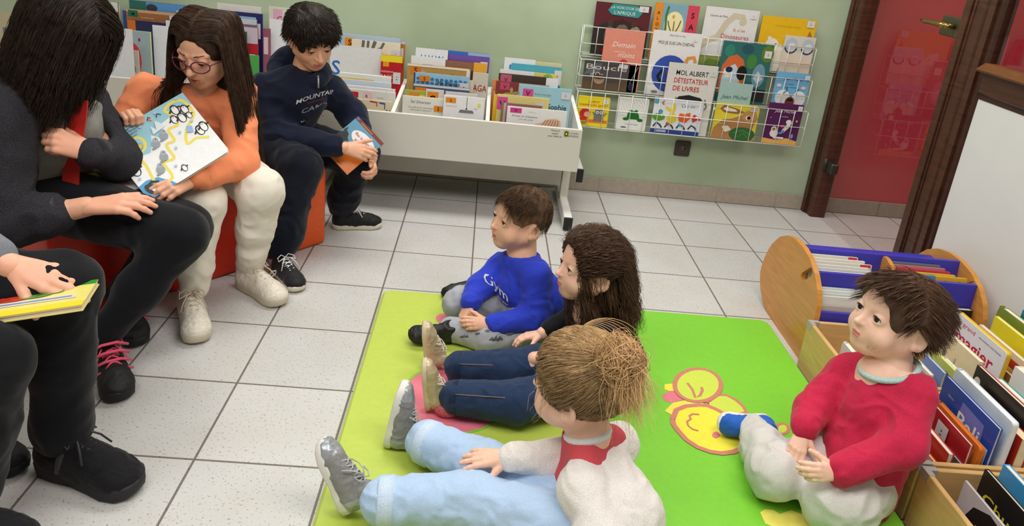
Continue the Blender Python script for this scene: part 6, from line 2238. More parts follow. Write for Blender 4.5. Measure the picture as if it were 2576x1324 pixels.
    DN2 = mat((24, 38, 66), .8, 'denim', .15)
    for kn, an in ((knN, anN), (knF, anF)):
        mb = MB()
        d = nrm(kn - an)
        mb.tube([an - d * .004, an + d * .014], [.0475, .050], DN2, 18)
        mb.build('hem', j)
        mb = MB()
        d = nrm(kn - an)
        s_ = nrm(np.cross(d, (0, 0, 1)))
        s_ = s_ if s_[1] < 0 else -s_
        P = [an + d * t + (s_ * .72 + np.array([0, 0, .69])) * (.0535 + .006 * t / .15) for t in np.linspace(.01, .15, 8)]
        mb.tube(P, .0011, TH, 5)
        mb.build('seam', j)
    GD = mat((196, 178, 142), .35, 'leather', .5, metal=.25)
    SO = mat((206, 190, 156), .5, 'plain', .3)
    LC = mat((216, 208, 190), .6, 'fabric', .2)
    GL = mat((196, 92, 104), .5, 'fleck', .4, 220, .4)
    for px, zz, yy in (((1078, 1030), .040, 0), ((1076, 926), .036, 0)):
        hl = at(px[0] + 18, px[1], z=zz)
        shoe(root, hl + [-.030, 0, .0], hl + [-.052, .010, .14], (1, .10, .16), .150, GD, SO, LC, .44, trim=None, sole_h=.10, label='gold glitter lace-up shoe')
    mb = MB()
    hl = at(1078 + 18, 1030, z=.04)
    mb.sphere(hl + [.030, -.004, .008], (.036, .030, .024), GL, 16, 10)
    mb.build('heel_patch', root)['label'] = 'pink glitter heel patch'
    return root


wavy_girl()


# ------------------------------------------------------------------ child with the blond bun
def bun_girl():
    root = empty('person', (1.32, -1.82, MZ), 'small child in a white cardigan and pale jeans, seen from behind', 'person')
    H = .234
    hc = J(1455, 962, -1.755)
    M = head_frame(hc, (-.86, .50, -.06), (-.05, .02, 1), H)
    nb = J(1480, 1100, -1.79)
    ch = nb + [.035, -.04, -.10]
    pv = np.array([1.325, -1.885, .13])
    shN, shF = nb + [-.02, -.115, -.05], nb + [.085, .05, -.05]
    elN = np.array([1.30, -2.00, .17])
    wrN = np.array([1.19, -2.03, .13])
    elF = J(1385, 1158, -1.765)
    wrF = J(1282, 1152, -1.785)
    hipN, hipF = np.array([1.36, -1.95, .11]), np.array([1.33, -1.83, .11])
    knN, anN = at(1180, 1262, z=.105), at(950, 1262, z=.10)
    knF, anF = at(1215, 1175, z=.10), at(1062, 1108, z=.095)
    skin = mat((238, 190, 166), .48, 'skin', .3)
    skin_body(root, M, 'toddler', H, nb, [[(nb, .04), (ch, .062), (pv, .075)]],
              [[(shN, .032), (elN, .028), (wrN, .022)], [(shF, .032), (elF, .028), (wrF, .022)], [(hipN, .055), (knN, .042), (anN, .028)], [(hipF, .055), (knF, .042), (anF, .028)]],
              [dict(o=wrF, y=J(1178, 1150, -1.785) - wrF, z=(.05, -.30, .95), L=.112, left=False, fore=wrF + (elF - wrF) * .3, curl=(.10, .12, .16, .2), spread=.2, thumb=(.80, .55, -.25), tcurl=.1, fat=1.05),
               dict(o=wrN, y=(-.9, .1, -.3), z=(0, -.1, 1), L=.108, left=True, fore=wrN + (elN - wrN) * .3)], skin, mat((216, 128, 122), .38, 'skin', .4), neck_r=.21)
    eyes(root, M, 'toddler', H, (-.9, .4, .1), (70, 90, 110))
    brows(root, M, 'toddler', H, mat((150, 120, 86), .6, 'hair'), .011, n_hair=50)
    HB = mat((178, 140, 96), .42, 'hair', .3, tint=True, col2=(212, 176, 130))

    def cut(f, W, R):
        f.ell(W((0, .55, -.12)), np.array([.38, .37, .42]) * H, R, .012, 's')
        f.half(W((0, -.2, -.34)), -M[:3, 2] - M[:3, 1] * .12, .01)
        for sx in (-1, 1):
            f.ell(W((sx * .40, .02, -.14)), np.array([.16, .15, .17]) * H, R, .012, 's')
    V, Q = hair_cap(root, M, 'toddler', H, .006, cut, HB, amp=.014, grain=(16, 6, 16))
    parts = [(V, Q, .62)]
    bun = J(1560, 905, -1.835)
    bod = [head_body(M, 'toddler', H, .004)]

    def fl(P):
        d = bun - P
        return d / (np.linalg.norm(d, axis=1)[:, None] + 1e-6)
    rg0 = np.random.RandomState(9)
    P0 = roots(M, V, 300, 2)
    dist = np.linalg.norm(P0 - bun, axis=1) * 1.05
    P = comb(P0, fl, dist, 18, bod, 0, .007, 55, 3, .45, .006)
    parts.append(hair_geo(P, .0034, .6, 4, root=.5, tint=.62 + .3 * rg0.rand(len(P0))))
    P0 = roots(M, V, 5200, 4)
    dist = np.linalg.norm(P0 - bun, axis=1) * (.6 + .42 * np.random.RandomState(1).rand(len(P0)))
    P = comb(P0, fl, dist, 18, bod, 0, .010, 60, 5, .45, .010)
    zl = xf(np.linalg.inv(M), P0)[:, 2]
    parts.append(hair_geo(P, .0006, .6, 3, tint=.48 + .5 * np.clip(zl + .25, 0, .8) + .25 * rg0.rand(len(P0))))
    # bun: core, loops and a loose tail
    rg = np.random.RandomState(12)
    f = Field(bun - .075, bun + .075, .003)
    f.ell(bun, (.042, .040, .042), None, .01)
    V, Q = f.surface()
    V = V + vnormals(V, Q) * (.004 * vnoise(V * 160, 3))[:, None]
    parts.append((V, Q, .8))
    n = 420
    t = np.linspace(0, 1, 16)
    loops = np.zeros((n, 16, 3))
    for i in range(n):
        a = nrm(rg.randn(3))
        b = nrm(np.cross(a, rg.randn(3)))
        r1, r2 = .036 + .018 * rg.rand(), .032 + .018 * rg.rand()
        th = t * (2.5 + 3 * rg.rand()) + rg.rand() * 6
        loops[i] = bun + np.outer(np.cos(th) * r1, a) + np.outer(np.sin(th) * r2, b) + rg.randn(3) * .008
    parts.append(hair_geo(loops, .0009, .5, 3, tint=.9 + .6 * rg.rand(len(loops))))
    down = np.array([.25, -.35, -1.0])
    n = 900
    tail0 = bun + rg.randn(n, 3) * .014
    dirs = rg.randn(n, 3) * .42 + np.array([.28, -.32, -.25])
    Lr = .035 + .055 * rg.rand(n)
    tt = np.linspace(0, 1, 16)[None, :, None]
    tail = tail0[:, None] + dirs[:, None] * Lr[:, None, None] * tt * .7 + down * Lr[:, None, None] * (tt ** 1.8) * .95
    ph = rg.rand(n, 1, 1) * 6
    tail += np.concatenate([np.sin(tt * 9 + ph), np.cos(tt * 8 + ph), np.sin(tt * 7 + ph * 2)], 2) * .007 * tt
    parts.append(hair_geo(tail, .0007, .3, 3, tint=1.05 + .5 * rg.rand(n)))
    up = rg.randn(90, 3) * [.6, .6, .4] + [-.1, -.2, .5]
    base = bun + rg.randn(90, 3) * .012
    L2 = .03 + .05 * rg.rand(90)
    tuft = base[:, None] + up[:, None] * L2[:, None, None] * tt + np.array([-.3, -.1, -.8]) * L2[:, None, None] * tt ** 2.4
    parts.append(hair_geo(tuft, .0006, .3, 3, tint=1.35))
    big = np.stack([bun + np.array([-.012, -.01, .02]) + np.outer(np.sin(t * 3.0 + .1 * k), [-.035 - .004 * k, .0, 0]) + np.outer(np.sin(t * 2.6), [0, 0, .058 + .003 * k]) + np.outer(t, [-.028, -.01, -.02]) for k in range(14)])
    parts.append(hair_geo(big, .0007, .5, 3, tint=1.5))
    # loose curls in front of the ear and at the temples
    q, P0 = scalp(M, 'toddler', H, 60, lambda q: (np.abs(q[:, 0]) > .18) & (q[:, 1] > .10) & (q[:, 1] < .30) & (q[:, 2] > .02) & (q[:, 2] < .3), 6, .02)
    P = comb(P0, lambda P: np.tile([-.25, .05, -1.0], (len(P), 1)), .07 + .05 * rg.rand(len(P0)), 18, bod + [face_body(M, 'toddler', H, .002)], 0, .008, 110, 7, .5, .006)
    parts.append(hair_geo(P, .0010, .3, 3, tint=1.1))
    q, P0 = scalp(M, 'toddler', H, 420, lambda q: (q[:, 2] > -.1) & (q[:, 1] < .35), 9, .02)
    P = comb(P0, fl, .05 + .04 * rg.rand(len(P0)), 12, bod, -.35, .007, 100, 9, .7, .005)
    parts.append(hair_geo(P, .0004, .5, 3, tint=1.3))
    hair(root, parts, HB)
    nd = nrm(hc - nb)
    PKT = mat((206, 78, 88), .8, 'fabric', .15)
    cx = np.array([-.42, .28, 0])
    garment('pink_top', root, PKT, [([(nb + [.0, 0, -.022], .050), (ch + [-.012, .008, 0], .080), (pv + [-.012, .006, 0], .090)], ((.86, -.5, 0), 1.12)), [(nb + [-.012, -.06, -.03], .038), (nb + [0, 0, -.02], .05), (nb + [.06, .03, -.03], .038)]], .0045, .02, .002, 28, 4,
            subs=[(nb + [0, 0, -.01], nb + nd * .06, .042, .052, .004)])
    WCL = mat((226, 226, 228), .75, 'fabric', .15)
    mb = MB()
    mb.tube(ring_pts(nb + nd * .010, nd, .047), .010, WCL, 10)
    mb.build('collar', root)['label'] = 'white shirt collar'
    CW = mat((232, 226, 222), .85, 'knit', .15, 330, .10, .5)

    def keep_open(V):
        return V
    # cardigan: back and sides, open in front
    fd = nrm([-.80, .60, 0])
    cg = garment('cardigan', root, CW, [([(nb + [.018, -.014, -.050], .056), (ch + [.004, -.004, 0], .086), (pv + [.008, -.006, .01], .097), (pv + [.008, -.006, -.04], .096)], ((.86, -.5, 0), 1.15)),
                                        [(nb + [-.02, -.07, -.045], .042), (shN, .050), (elN, .046), (wrN + (elN - wrN) * .1, .036)], [(nb + [.07, .035, -.045], .042), (shF, .050)]], .0042, .022, .0028, 26, 6,
                 subs=[(nb + fd * .105 + [0, 0, .02], pv + fd * .135 + [0, 0, .10], .070, .055, .012), (nb + fd * .03 + [0, 0, .005], nb + [0, 0, .06], .066, .080, .008)])
    mb = MB()
    d = nrm(elF - wrF)
    mb.tube([wrF + d * .003, wrF + d * .030], [.0315, .0345], mat((236, 232, 230), .85, 'knit', .15, 200, .10, .7), 16)
    mb.build('cuff', cg)
    garment('sleeve', cg, CW, [[(shF, .048), (elF, .044), (wrF + (elF - wrF) * .06, .034)]], .0042, .02, .0026, 26, 16)
    DNL = mat((164, 192, 226), .75, 'denim', .15, col2=(186, 208, 236))
    j = garment('jeans', root, DNL, [[(pv + [-.01, 0, -.02], .088), (pv + [-.04, .01, -.04], .085)], [(hipN, .072), (knN, .062), (anN + (knN - anN) * .08, .053)], [(hipF, .072), (knF, .060), (anF + (knF - anF) * .08, .052)]], .0045, .022, .0036, 26, 21)
    DNR = mat((196, 214, 238), .75, 'denim', .15)
    for kn, an in ((knN, anN), (knF, anF)):
        mb = MB()
        d = nrm(kn - an)
        mb.tube([an + d * .0, an + d * .004, an + d * .034, an + d * .037], [.052, .0555, .0575, .052], DNR, 22)
        mb.build('turn_up', j)
    GR_ = mat((134, 132, 132), .5, 'fabric', .2)
    GR2 = mat((160, 164, 170), .3, 'leather', .5, metal=.3)
    SW = mat((224, 220, 214), .55, 'plain', .3)
    LG = mat((176, 176, 176), .6, 'fabric', .2)
    h1 = at(986, 1118, z=.036)
    s1 = shoe(root, h1 + [-.022, .0, .0], h1 + [.004, .030, .16], (1.0, -.06, -.08), .178, GR_, SW, LG, .46, trim=GR2, sole_h=.12, h=.002, label='grey lace-up shoe with white sole')
    h2 = at(912, 1296, z=.036)
    s2 = shoe(root, h2 + [-.040, .004, .0], h2 + [-.112, .050, .130], (.92, -.10, .42), .178, GR_, SW, LG, .46, trim=GR2, sole_h=.12, h=.002, label='grey lace-up shoe with pink ears on the ankle')
    PKE = mat((226, 150, 140), .6)
    WHF = mat((222, 216, 218), .6)
    for k, (u, v) in enumerate(((927, 1243), (933, 1262), (925, 1282))):
        mb = MB()
        p = J(u, v, h2[1] + .0)
        p = p + (CAM - p) * .012
        mb.sphere(p, (.006, .004, .008), PKE, 8, 6)
        mb.build('pink_ear', s2)
    return root


bun_girl()


# ------------------------------------------------------------------ child in the red top
def red_boy():
    root = empty('person', (2.0, -1.62, MZ), 'small child in a crimson long-sleeved top and light grey trousers, kneeling beside the book crates', 'person')
    H = .222
    hc = J(2252, 796, -1.565)
    M = head_frame(hc, (-.955, -.16, .20), (.12, .02, 1), H)
    nb = J(2243, 925, -1.60)
    ch = nb + [-.005, -.012, -.10]
    pv = np.array([2.025, -1.635, .125])
    shN, shF = J(2312, 985, -1.685), J(2128, 925, -1.515)
    elN = J(2278, 1120, -1.755)
    wrN = J(2108, 1188, -1.775)
    elF = J(2046, 1025, -1.565)
    wrF = J(2022, 1080, -1.645)
    hipN, hipF = np.array([2.01, -1.70, .10]), np.array([2.00, -1.58, .10])
    knN = at(2098, 1264, z=.095)
    anN = np.array([2.075, -1.60, .07])
    knF = at(1950, 1190, z=.10)
    anF = at(1893, 1075, z=.065)
    skin = mat((242, 196, 174), .48, 'skin', .3)
    skin_body(root, M, 'toddler', H, nb, [[(nb + [-.01, 0, -.03], .068), (ch, .078), (pv, .08)]],
              [[(shN, .034), (elN, .03), (wrN, .022)], [(shF, .034), (elF, .03), (wrF, .022)], [(hipN, .06), (knN, .045), (anN, .03)], [(hipF, .06), (knF, .045), (anF, .03)]],
              [dict(o=wrN, y=J(2015, 1192, -1.80) - wrN, z=(-.10, -.85, .45), L=.104, left=True, fore=wrN + (elN - wrN) * .3, curl=(.35, .4, .45, .5), thumb=(.6, .7, -.3), fat=1.12),
               dict(o=wrF, y=J(1996, 1155, -1.69) - wrF, z=(-.35, -.75, .45), L=.104, left=False, fore=wrF + (elF - wrF) * .25, curl=(.25, .3, .35, .4), spread=.14, thumb=(.75, .6, -.2), fat=1.08)], skin, mat((218, 132, 126), .38, 'skin', .4), neck_r=.205)
    eyes(root, M, 'toddler', H, (-.95, -.12, .22), (58, 42, 36))
    brows(root, M, 'toddler', H, mat((110, 80, 58), .6, 'hair'), .011, n_hair=50)
    HB = mat((74, 50, 38), .45, 'hair', .35, tint=True, col2=(100, 70, 52))

    def cut(f, W, R):
        f.ell(W((0, .50, -.12)), np.array([.34, .35, .38]) * H, R, .012, 's')
        f.half(W((0, -.2, -.26)), -M[:3, 2] - M[:3, 1] * .2, .01)
        for sx in (-1, 1):
            f.ell(W((sx * .41, .0, -.14)), np.array([.19, .18, .20]) * H, R, .012, 's')
    V, Q = hair_cap(root, M, 'toddler', H, .007, cut, HB, amp=.020, grain=(12, 6, 14))
    parts = [(V, Q, .75)]
    bod = [head_body(M, 'toddler', H, .008)]
    fl = flow_local(M, lambda q: np.stack([q[:, 0] * .9, -.75 + 1.7 * (q[:, 1] > .02), -.15 - .9 * np.clip(.5 - q[:, 2], 0, 1)], 1))
    rg = np.random.RandomState(3)
    P0 = roots(M, V, 300, 2, lambda q: ((q[:, 1] < .17) | (q[:, 2] > .27)) & ~((np.abs(q[:, 0]) > .22) & (q[:, 2] < .03) & (q[:, 1] > -.2)))
    P = comb(P0, fl, .034 + .02 * rg.rand(len(P0)), 12, bod, .10, .004, 60, 3, .55, .0)
    parts.append(hair_geo(P, .0032, .15, 4, root=.5))
    P0 = roots(M, V, 4800, 4, lambda q: ((q[:, 1] < .17) | (q[:, 2] > .27)) & ~((np.abs(q[:, 0]) > .22) & (q[:, 2] < .03) & (q[:, 1] > -.2)))
    P = comb(P0, fl, .030 + .026 * rg.rand(len(P0)), 12, bod, .10, .005, 70, 5, .55, .001)
    parts.append(hair_geo(P, .00065, .2, 3))
    q, P0 = scalp(M, 'toddler', H, 150, lambda q: (q[:, 2] < .0) & (q[:, 1] < -.30), 6, .03)
    P = comb(P0, lambda P: np.tile([.9, -.05, -.25], (len(P), 1)), .04 + .04 * rg.rand(len(P0)), 12, bod, -.1, .008, 90, 7, .55, .006)
    parts.append(hair_geo(P, .0008, .2, 3))
    q, P0 = scalp(M, 'toddler', H, 60, lambda q: (q[:, 2] > .38) & (q[:, 1] > -.1) & (q[:, 1] < .25), 8, .03)
    P = comb(P0, lambda P: np.tile([-.6, -.1, .55], (len(P), 1)), .03 + .03 * rg.rand(len(P0)), 10, bod, .5, .004, 60, 9, .6, .005)
    parts.append(hair_geo(P, .0007, .2, 3))
    hair(root, parts, HB)
    RD = mat((186, 30, 66), .8, 'fabric', .15, 300, .14, .25, col2=(200, 42, 76))
    nd = nrm(hc + [.02, 0, 0] - nb)
    tp = garment('long_sleeved_top', root, RD, [
        ([(nb + [-.005, 0, -.015], .056), (ch, .090), (pv + [0, 0, .03], .100), (pv + [-.005, -.012, -.055], .100)], ((.25, 1, 0), 1.14)),
        [(nb + [.0, -.05, -.030], .042), (shN + [0, .01, -.012], .045), (elN, .047), (wrN + (elN - wrN) * .06, .037)], [(nb + [-.0, .05, -.030], .042), (shF + [0, -.005, -.012], .043), (elF, .043), (wrF + (elF - wrF) * .10, .035)]], .0045, .022, .0034, 24, 13,
        subs=[(nb + np.array([-.012, -.004, -.004]), nb + nd * .07, .060, .075, .004)])
    MG = mat((176, 202, 200), .75, 'knit', .2)
    mb = MB()
    mb.tube(ring_pts(nb + np.array([-.010, -.004, .003]), nd + np.array([-.42, -.16, 0]), .066, 32, .067), .0078, MG, 8)
    mb.build('neckband', tp)['label'] = 'pale mint neckband'
    mb = MB()
    p = J(2207, 1245, -1.735)
    mb.bbox((-.004, -.002, -.009), (.004, .002, .009), mat((70, 130, 120), .6), .001, frame(p, nrm([.8, -.5, .1]), nrm([.5, .8, 0]), (0, 0, 1)))
    mb.build('side_tag', tp)
    GP = mat((206, 202, 198), .85, 'fabric', .15)
    garment('trousers', root, GP, [[(pv + [0, -.01, -.03], .088), (pv + [-.02, 0, -.05], .075)], [(hipN, .075), (knN + [.02, 0, 0], .077), (knN, .074)], [(knN, .070), (anN, .05)], [(hipF, .072), (knF, .066)], [(knF, .066), ((knF + anF) / 2, .056), (anF + (knF - anF) * .12, .045)]], .0045, .022, .0046, 22, 31)
    BLU = mat((36, 96, 190), .6, 'fabric', .2)
    SW = mat((232, 228, 222), .5, 'plain', .3)
    hl = at(1912, 1062, z=.052)
    shoe(root, hl + [.015, -.02, .016], hl + [-.135, -.03, .010], (-.02, -.97, .20), .158, BLU, SW, None, .40, laces=False, wide=1.12, sole_h=.13, strap=BLU, label='bright blue shoe with white sole')
    shoe(root, np.array([2.08, -1.555, .045]), np.array([2.065, -1.42, .04]), (-.8, -.1, .5), .14, BLU, SW, None, .40, laces=False, wide=1.1, label='bright blue shoe with white sole')
    return root


red_boy()
# ------------------------------------------------------------------ child in the navy hoodie, reading
def held_book(label, corners, n, p0, T, cover, items, name='picture_book', cat='book', **kw):
    """corners: picture points TL, TR, BR, BL of the cover; n, p0: plane of the cover"""
    TL, TR, BR, BL = [plane_at(u, v, p0, n) for u, v in corners]
    x = nrm((TR - TL) + (BR - BL))
    z = nrm(np.cross(x, (TL - BL) + (TR - BR)))
    y = np.cross(z, x)
    c = (TL + TR + BR + BL) / 4
    W = abs(((TR - TL) + (BR - BL)) @ x) / 2
    Hh = abs(((TL - BL) + (TR - BR)) @ y) / 2
    M = frame(c - y * Hh / 2, x, y, z)
    book(name, label, M, W, Hh, T, cover, items, None, cat=cat, **kw)
    return M, W, Hh


def navy_boy():
    root = empty('person', (.22, -.30, 0), 'child in a navy hooded sweatshirt reading a paperback on the orange foam seat', 'person')
    H = .225
    hc = J(786, 96, -.225)
    M = head_frame(hc, (.50, -.74, -.42), (.05, -.25, 1), H)
    nb = J(757, 196, -.195)
    ch = np.array([.215, -.215, .60])
    pv = np.array([.145, -.235, .41])
    shR, shL = J(668, 225, -.245), J(835, 232, -.12)
    elR, elL = J(700, 345, -.36), np.array([.43, -.10, .51])
    bn = np.array([.10, -.86, .50])
    bp = J(888, 366, -.335)
    wrR = J(866, 372, -.40)
    wrL = J(935, 398, -.285)
    hipR, hipL = np.array([.13, -.33, .41]), np.array([.20, -.19, .41])
    knR, anR = np.array([.305, -.475, .385]), np.array([.262, -.60, .095])
    knL, anL = np.array([.485, -.22, .365]), np.array([.395, -.125, .095])
    skin = mat((228, 172, 142), .48, 'skin', .3)
    skin_body(root, M, 'child', H, nb, [[(nb, .045), (ch, .08), (pv, .09)]],
              [[(shR, .038), (elR, .032), (wrR, .024)], [(shL, .038), (elL, .032), (wrL, .024)], [(hipR, .06), (knR, .048), (anR, .032)], [(hipL, .06), (knL, .048), (anL, .032)]],
              [dict(o=wrR, y=J(945, 392, -.40) - wrR, z=(-.05, -.85, .5), L=.142, left=False, fore=wrR + (elR - wrR) * .25, curl=(.35, .42, .5, .6), spread=.06, thumb=(.5, .85, .0), tcurl=.2, fat=.98),
               dict(o=wrL, y=np.array([.2, -.55, -.35]), z=(.8, .3, .1), L=.140, left=True, fore=wrL + (elL - wrL) * .2, curl=(.7, .8, .8, .8), thumb=(.5, .8, -.2))], skin, mat((204, 116, 106), .4, 'skin', .4), neck_r=.19, lid=(-.016, .024))
    eyes(root, M, 'child', H, (.55, -.45, -.70), (48, 34, 28), lid=(-.016, .024))
    brows(root, M, 'child', H, mat((34, 26, 22), .6, 'hair'), .018, n_hair=110)
    HB = mat((34, 27, 24), .4, 'hair', .2, tint=True, col2=(52, 42, 36))

    def cut(f, W, R):
        f.ell(W((0, .56, -.14)), np.array([.37, .36, .42]) * H, R, .012, 's')
        f.half(W((0, -.2, -.24)), -M[:3, 2] - M[:3, 1] * .2, .01)
        for sx in (-1, 1):
            f.ell(W((sx * .42, .02, -.12)), np.array([.18, .17, .20]) * H, R, .012, 's')
    V, Q = hair_cap(root, M, 'child', H, .018, cut, HB, amp=.022, grain=(12, 6, 14))
    parts = [(V, Q, .75)]
    rg = np.random.RandomState(3)
    bod = [head_body(M, 'child', H, .014)]
    sm = lambda y: np.clip((y + .15) / .3, 0, 1)
    fl = flow_local(M, lambda q: np.stack([q[:, 0] * 1.3 - .2 * sm(q[:, 1]), (-.3 + 1.25 * sm(q[:, 1])) * np.clip((q[:, 2] - .15) / .2, 0, 1), -.9 + .75 * np.clip((q[:, 2] - .22) / .2, 0, 1)], 1))
    up_ = lambda q: (q[:, 2] > .12) | (q[:, 1] < -.16)
    P0 = roots(M, V, 420, 2, up_, st='child')
    P = comb(P0, fl, .020 + .016 * rg.rand(len(P0)), 10, bod, .10, .002, 50, 3, .55, 0)
    parts.append(hair_geo(P, .0034, .15, 4, root=.5))
    P0 = roots(M, V, 6500, 4, up_, st='child')
    P = comb(P0, fl, .016 + .018 * rg.rand(len(P0)), 8, bod, .10, .002, 60, 5, .55, .001)
    parts.append(hair_geo(P, .0008, .2, 3))
    P0 = roots(M, V, 600, 6, lambda q: (q[:, 1] > .16) & (q[:, 2] > .26), st='child')
    P = comb(P0, flow_local(M, lambda q: np.stack([-.15 + .5 * q[:, 0], .55 + 0 * q[:, 0], -.8 + 0 * q[:, 0]], 1)), .022 + .016 * rg.rand(len(P0)), 8, bod + [face_body(M, 'child', H, .004)], .2, .002, 60, 7, .55, .001)
    parts.append(hair_geo(P, .0010, .2, 3))
    hair(root, parts, HB)
    NV = mat((17, 22, 40), .85, 'fabric', .12, col2=(25, 31, 52))
    sw = garment('hooded_sweatshirt', root, NV, [
        ([(nb + [-.01, 0, -.03], .075), (ch, .112), (pv + [0, 0, .03], .118), (pv, .118)], ((.85, .5, 0), 1.1)),
        [(nb + [-.03, -.01, -.03], .065), (shR, .062), (elR, .060), (wrR + (elR - wrR) * .16, .045)], [(nb + [.03, .03, -.03], .06), (shL, .060), (elL, .055), (wrL + (elL - wrL) * .14, .043)]], .006, .03, .0050, 17, 3)
    # hood bunched behind the neck
    f = Field(nb - .20, nb + .20, .005)
    hb = nb + np.array([-.045, .075, .045])
    for a in np.linspace(-1.9, 1.9, 9):
        pass
    ringp = [nb + np.array([math.sin(a) * .092 - .012 - .02 * math.cos(a), math.cos(a) * .085 + .012, -.012 + .058 * (math.cos(a) + 1) * .5]) for a in np.linspace(-2.2, 2.6, 14)]
    f.chain(ringp, [.022 + .018 * math.sin(PI * i / 13) for i in range(14)], .02)
    f.ell(hb, (.085, .055, .070), None, .03)
    V, Q = f.surface()
    V = folds(V, Q, .005, 20, 7)
    quads_mesh('hood', [(V, Q, NV)], sw)
    WT = (196, 196, 196)
    for it_ in [('t', 'MOUNTAIN', .5, .74, .20, WT, {'b': .04, 'w': .98}), ('t', 'CAMP', .5, .36, .20, (150, 150, 152), {'b': .03, 'w': .62}), ('t', 'USA  C60', .52, .02, .16, (150, 150, 152), {'b': .02, 'w': .6}), ('r', .28, .62, .72, .65, (120, 40, 60))]:
        decal(sw, 'printed_lettering', [it_], J(733, 318, -.40), J(838, 300, -.34) - J(733, 318, -.40), J(738, 232, -.33) - J(738, 318, -.38), (.17, .115), target=sw)
    mb = MB()
    mb.tube([J(800, 190, -.33), J(801, 205, -.345), J(801, 222, -.36)], .0035, mat((150, 150, 150), .3, metal=.6), 6)
    mb.build('zip', sw)
    NV2 = mat((20, 25, 44), .85, 'knit', .12)
    for wp, ep in ((wrR, elR), (wrL, elL)):
        mb = MB()
        d = nrm(ep - wp)
        mb.tube([wp + d * .008, wp + d * .045], [.036, .043], NV2, 16)
        mb.build('cuff', sw)
    TRK = mat((14, 17, 28), .85, 'fabric', .12, col2=(20, 24, 38))
    tr = garment('tracksuit_trousers', root, TRK, [[(pv, .11), (pv + [0, 0, -.02], .11)], [(hipR, .088), (knR, .076), (anR + (knR - anR) * .25, .066), (anR + (knR - anR) * .12, .056), (anR, .044)],
                                                   [(hipL, .088), (knL, .074), (anL + (knL - anL) * .25, .064), (anL + (knL - anL) * .12, .054), (anL, .043)]], .006, .03, .0048, 18, 9)
    SK = mat((150, 60, 80), .8, 'knit', .15)
    for an, tx in ((anR, (.06, -.09)), (anL, (.12, .03))):
        mb = MB()
        mb.tube([an + np.array([tx[0] * .05, tx[1] * .05, -.03]), an + [0, 0, .03]], [.036, .036], SK, 14)
        mb.build('sock', root)
    BK = mat((20, 21, 25), .6, 'fabric', .25)
    SO = mat((214, 206, 188), .5, 'plain', .3)
    LW = mat((226, 226, 226), .6, 'fabric', .2)
    s1 = shoe(root, np.array([.248, -.592, .002]), np.array([.352, -.722, .002]), (0, 0, 1), .205, BK, SO, LW, .36, sole_h=.10, h=.0032, label='black trainer with white laces and pale sole')
    shoe(root, np.array([.365, -.140, .002]), np.array([.575, -.080, .002]), (0, 0, 1), .215, BK, SO, LW, .36, sole_h=.10, h=.0032, label='black trainer with white laces and pale sole')
    mb = MB()
    P = [at(u, v, y=-.655) + np.array([-.004, -.012, 0]) for u, v in ((682, 690), (690, 680), (699, 678), (700, 684), (690, 692), (684, 700))]
    mb.tube(P, .0035, LW, 6)
    mb.build('side_loop', s1)
    # the paperback in his hands
    ORB = (222, 118, 36)
    its = [('p', [(0, .42), (0, 1), (1, 1), (1, .62), (.8, .50), (.5, .38), (.2, .36)], (92, 150, 178)), ('r', 0, .92, 1, 1, (120, 46, 40)), ('r', .2, .945, .62, .96, (196, 150, 60)), ('e', .62, .70, .40, .155, (232, 230, 234)),
           ('t', 'Bas les pattes,', .62, .70, .085, (168, 40, 50), {'w': .62, 'b': .03}), ('t', 'pirate !', .60, .60, .085, (168, 40, 50), {'w': .36, 'b': .03}), ('e', .06, .96, .05, .03, (70, 110, 170)),
           ('p', [(.0, .50), (.1, .62), (.2, .60), (.26, .52), (.34, .5), (.26, .44), (.14, .40), (.0, .36)], (34, 32, 36)), ('p', [(.02, .58), (.06, .70), (.1, .6)], (34, 32, 36)), ('p', [(.3, .36), (.4, .30), (.36, .22), (.3, .14), (.34, .06), (.24, .2), (.26, .3)], (70, 44, 30)), ('t', 'éditions', .62, .04, .04, (90, 50, 30))]
    held_book('orange and blue pirate paperback held tilted by the child in navy', ((891, 281), (960, 355), (879, 446), (819, 381)), bn, bp, .009, ORB, its, spine=(120, 46, 40), pages=(236, 226, 206))
    return root


navy_boy()


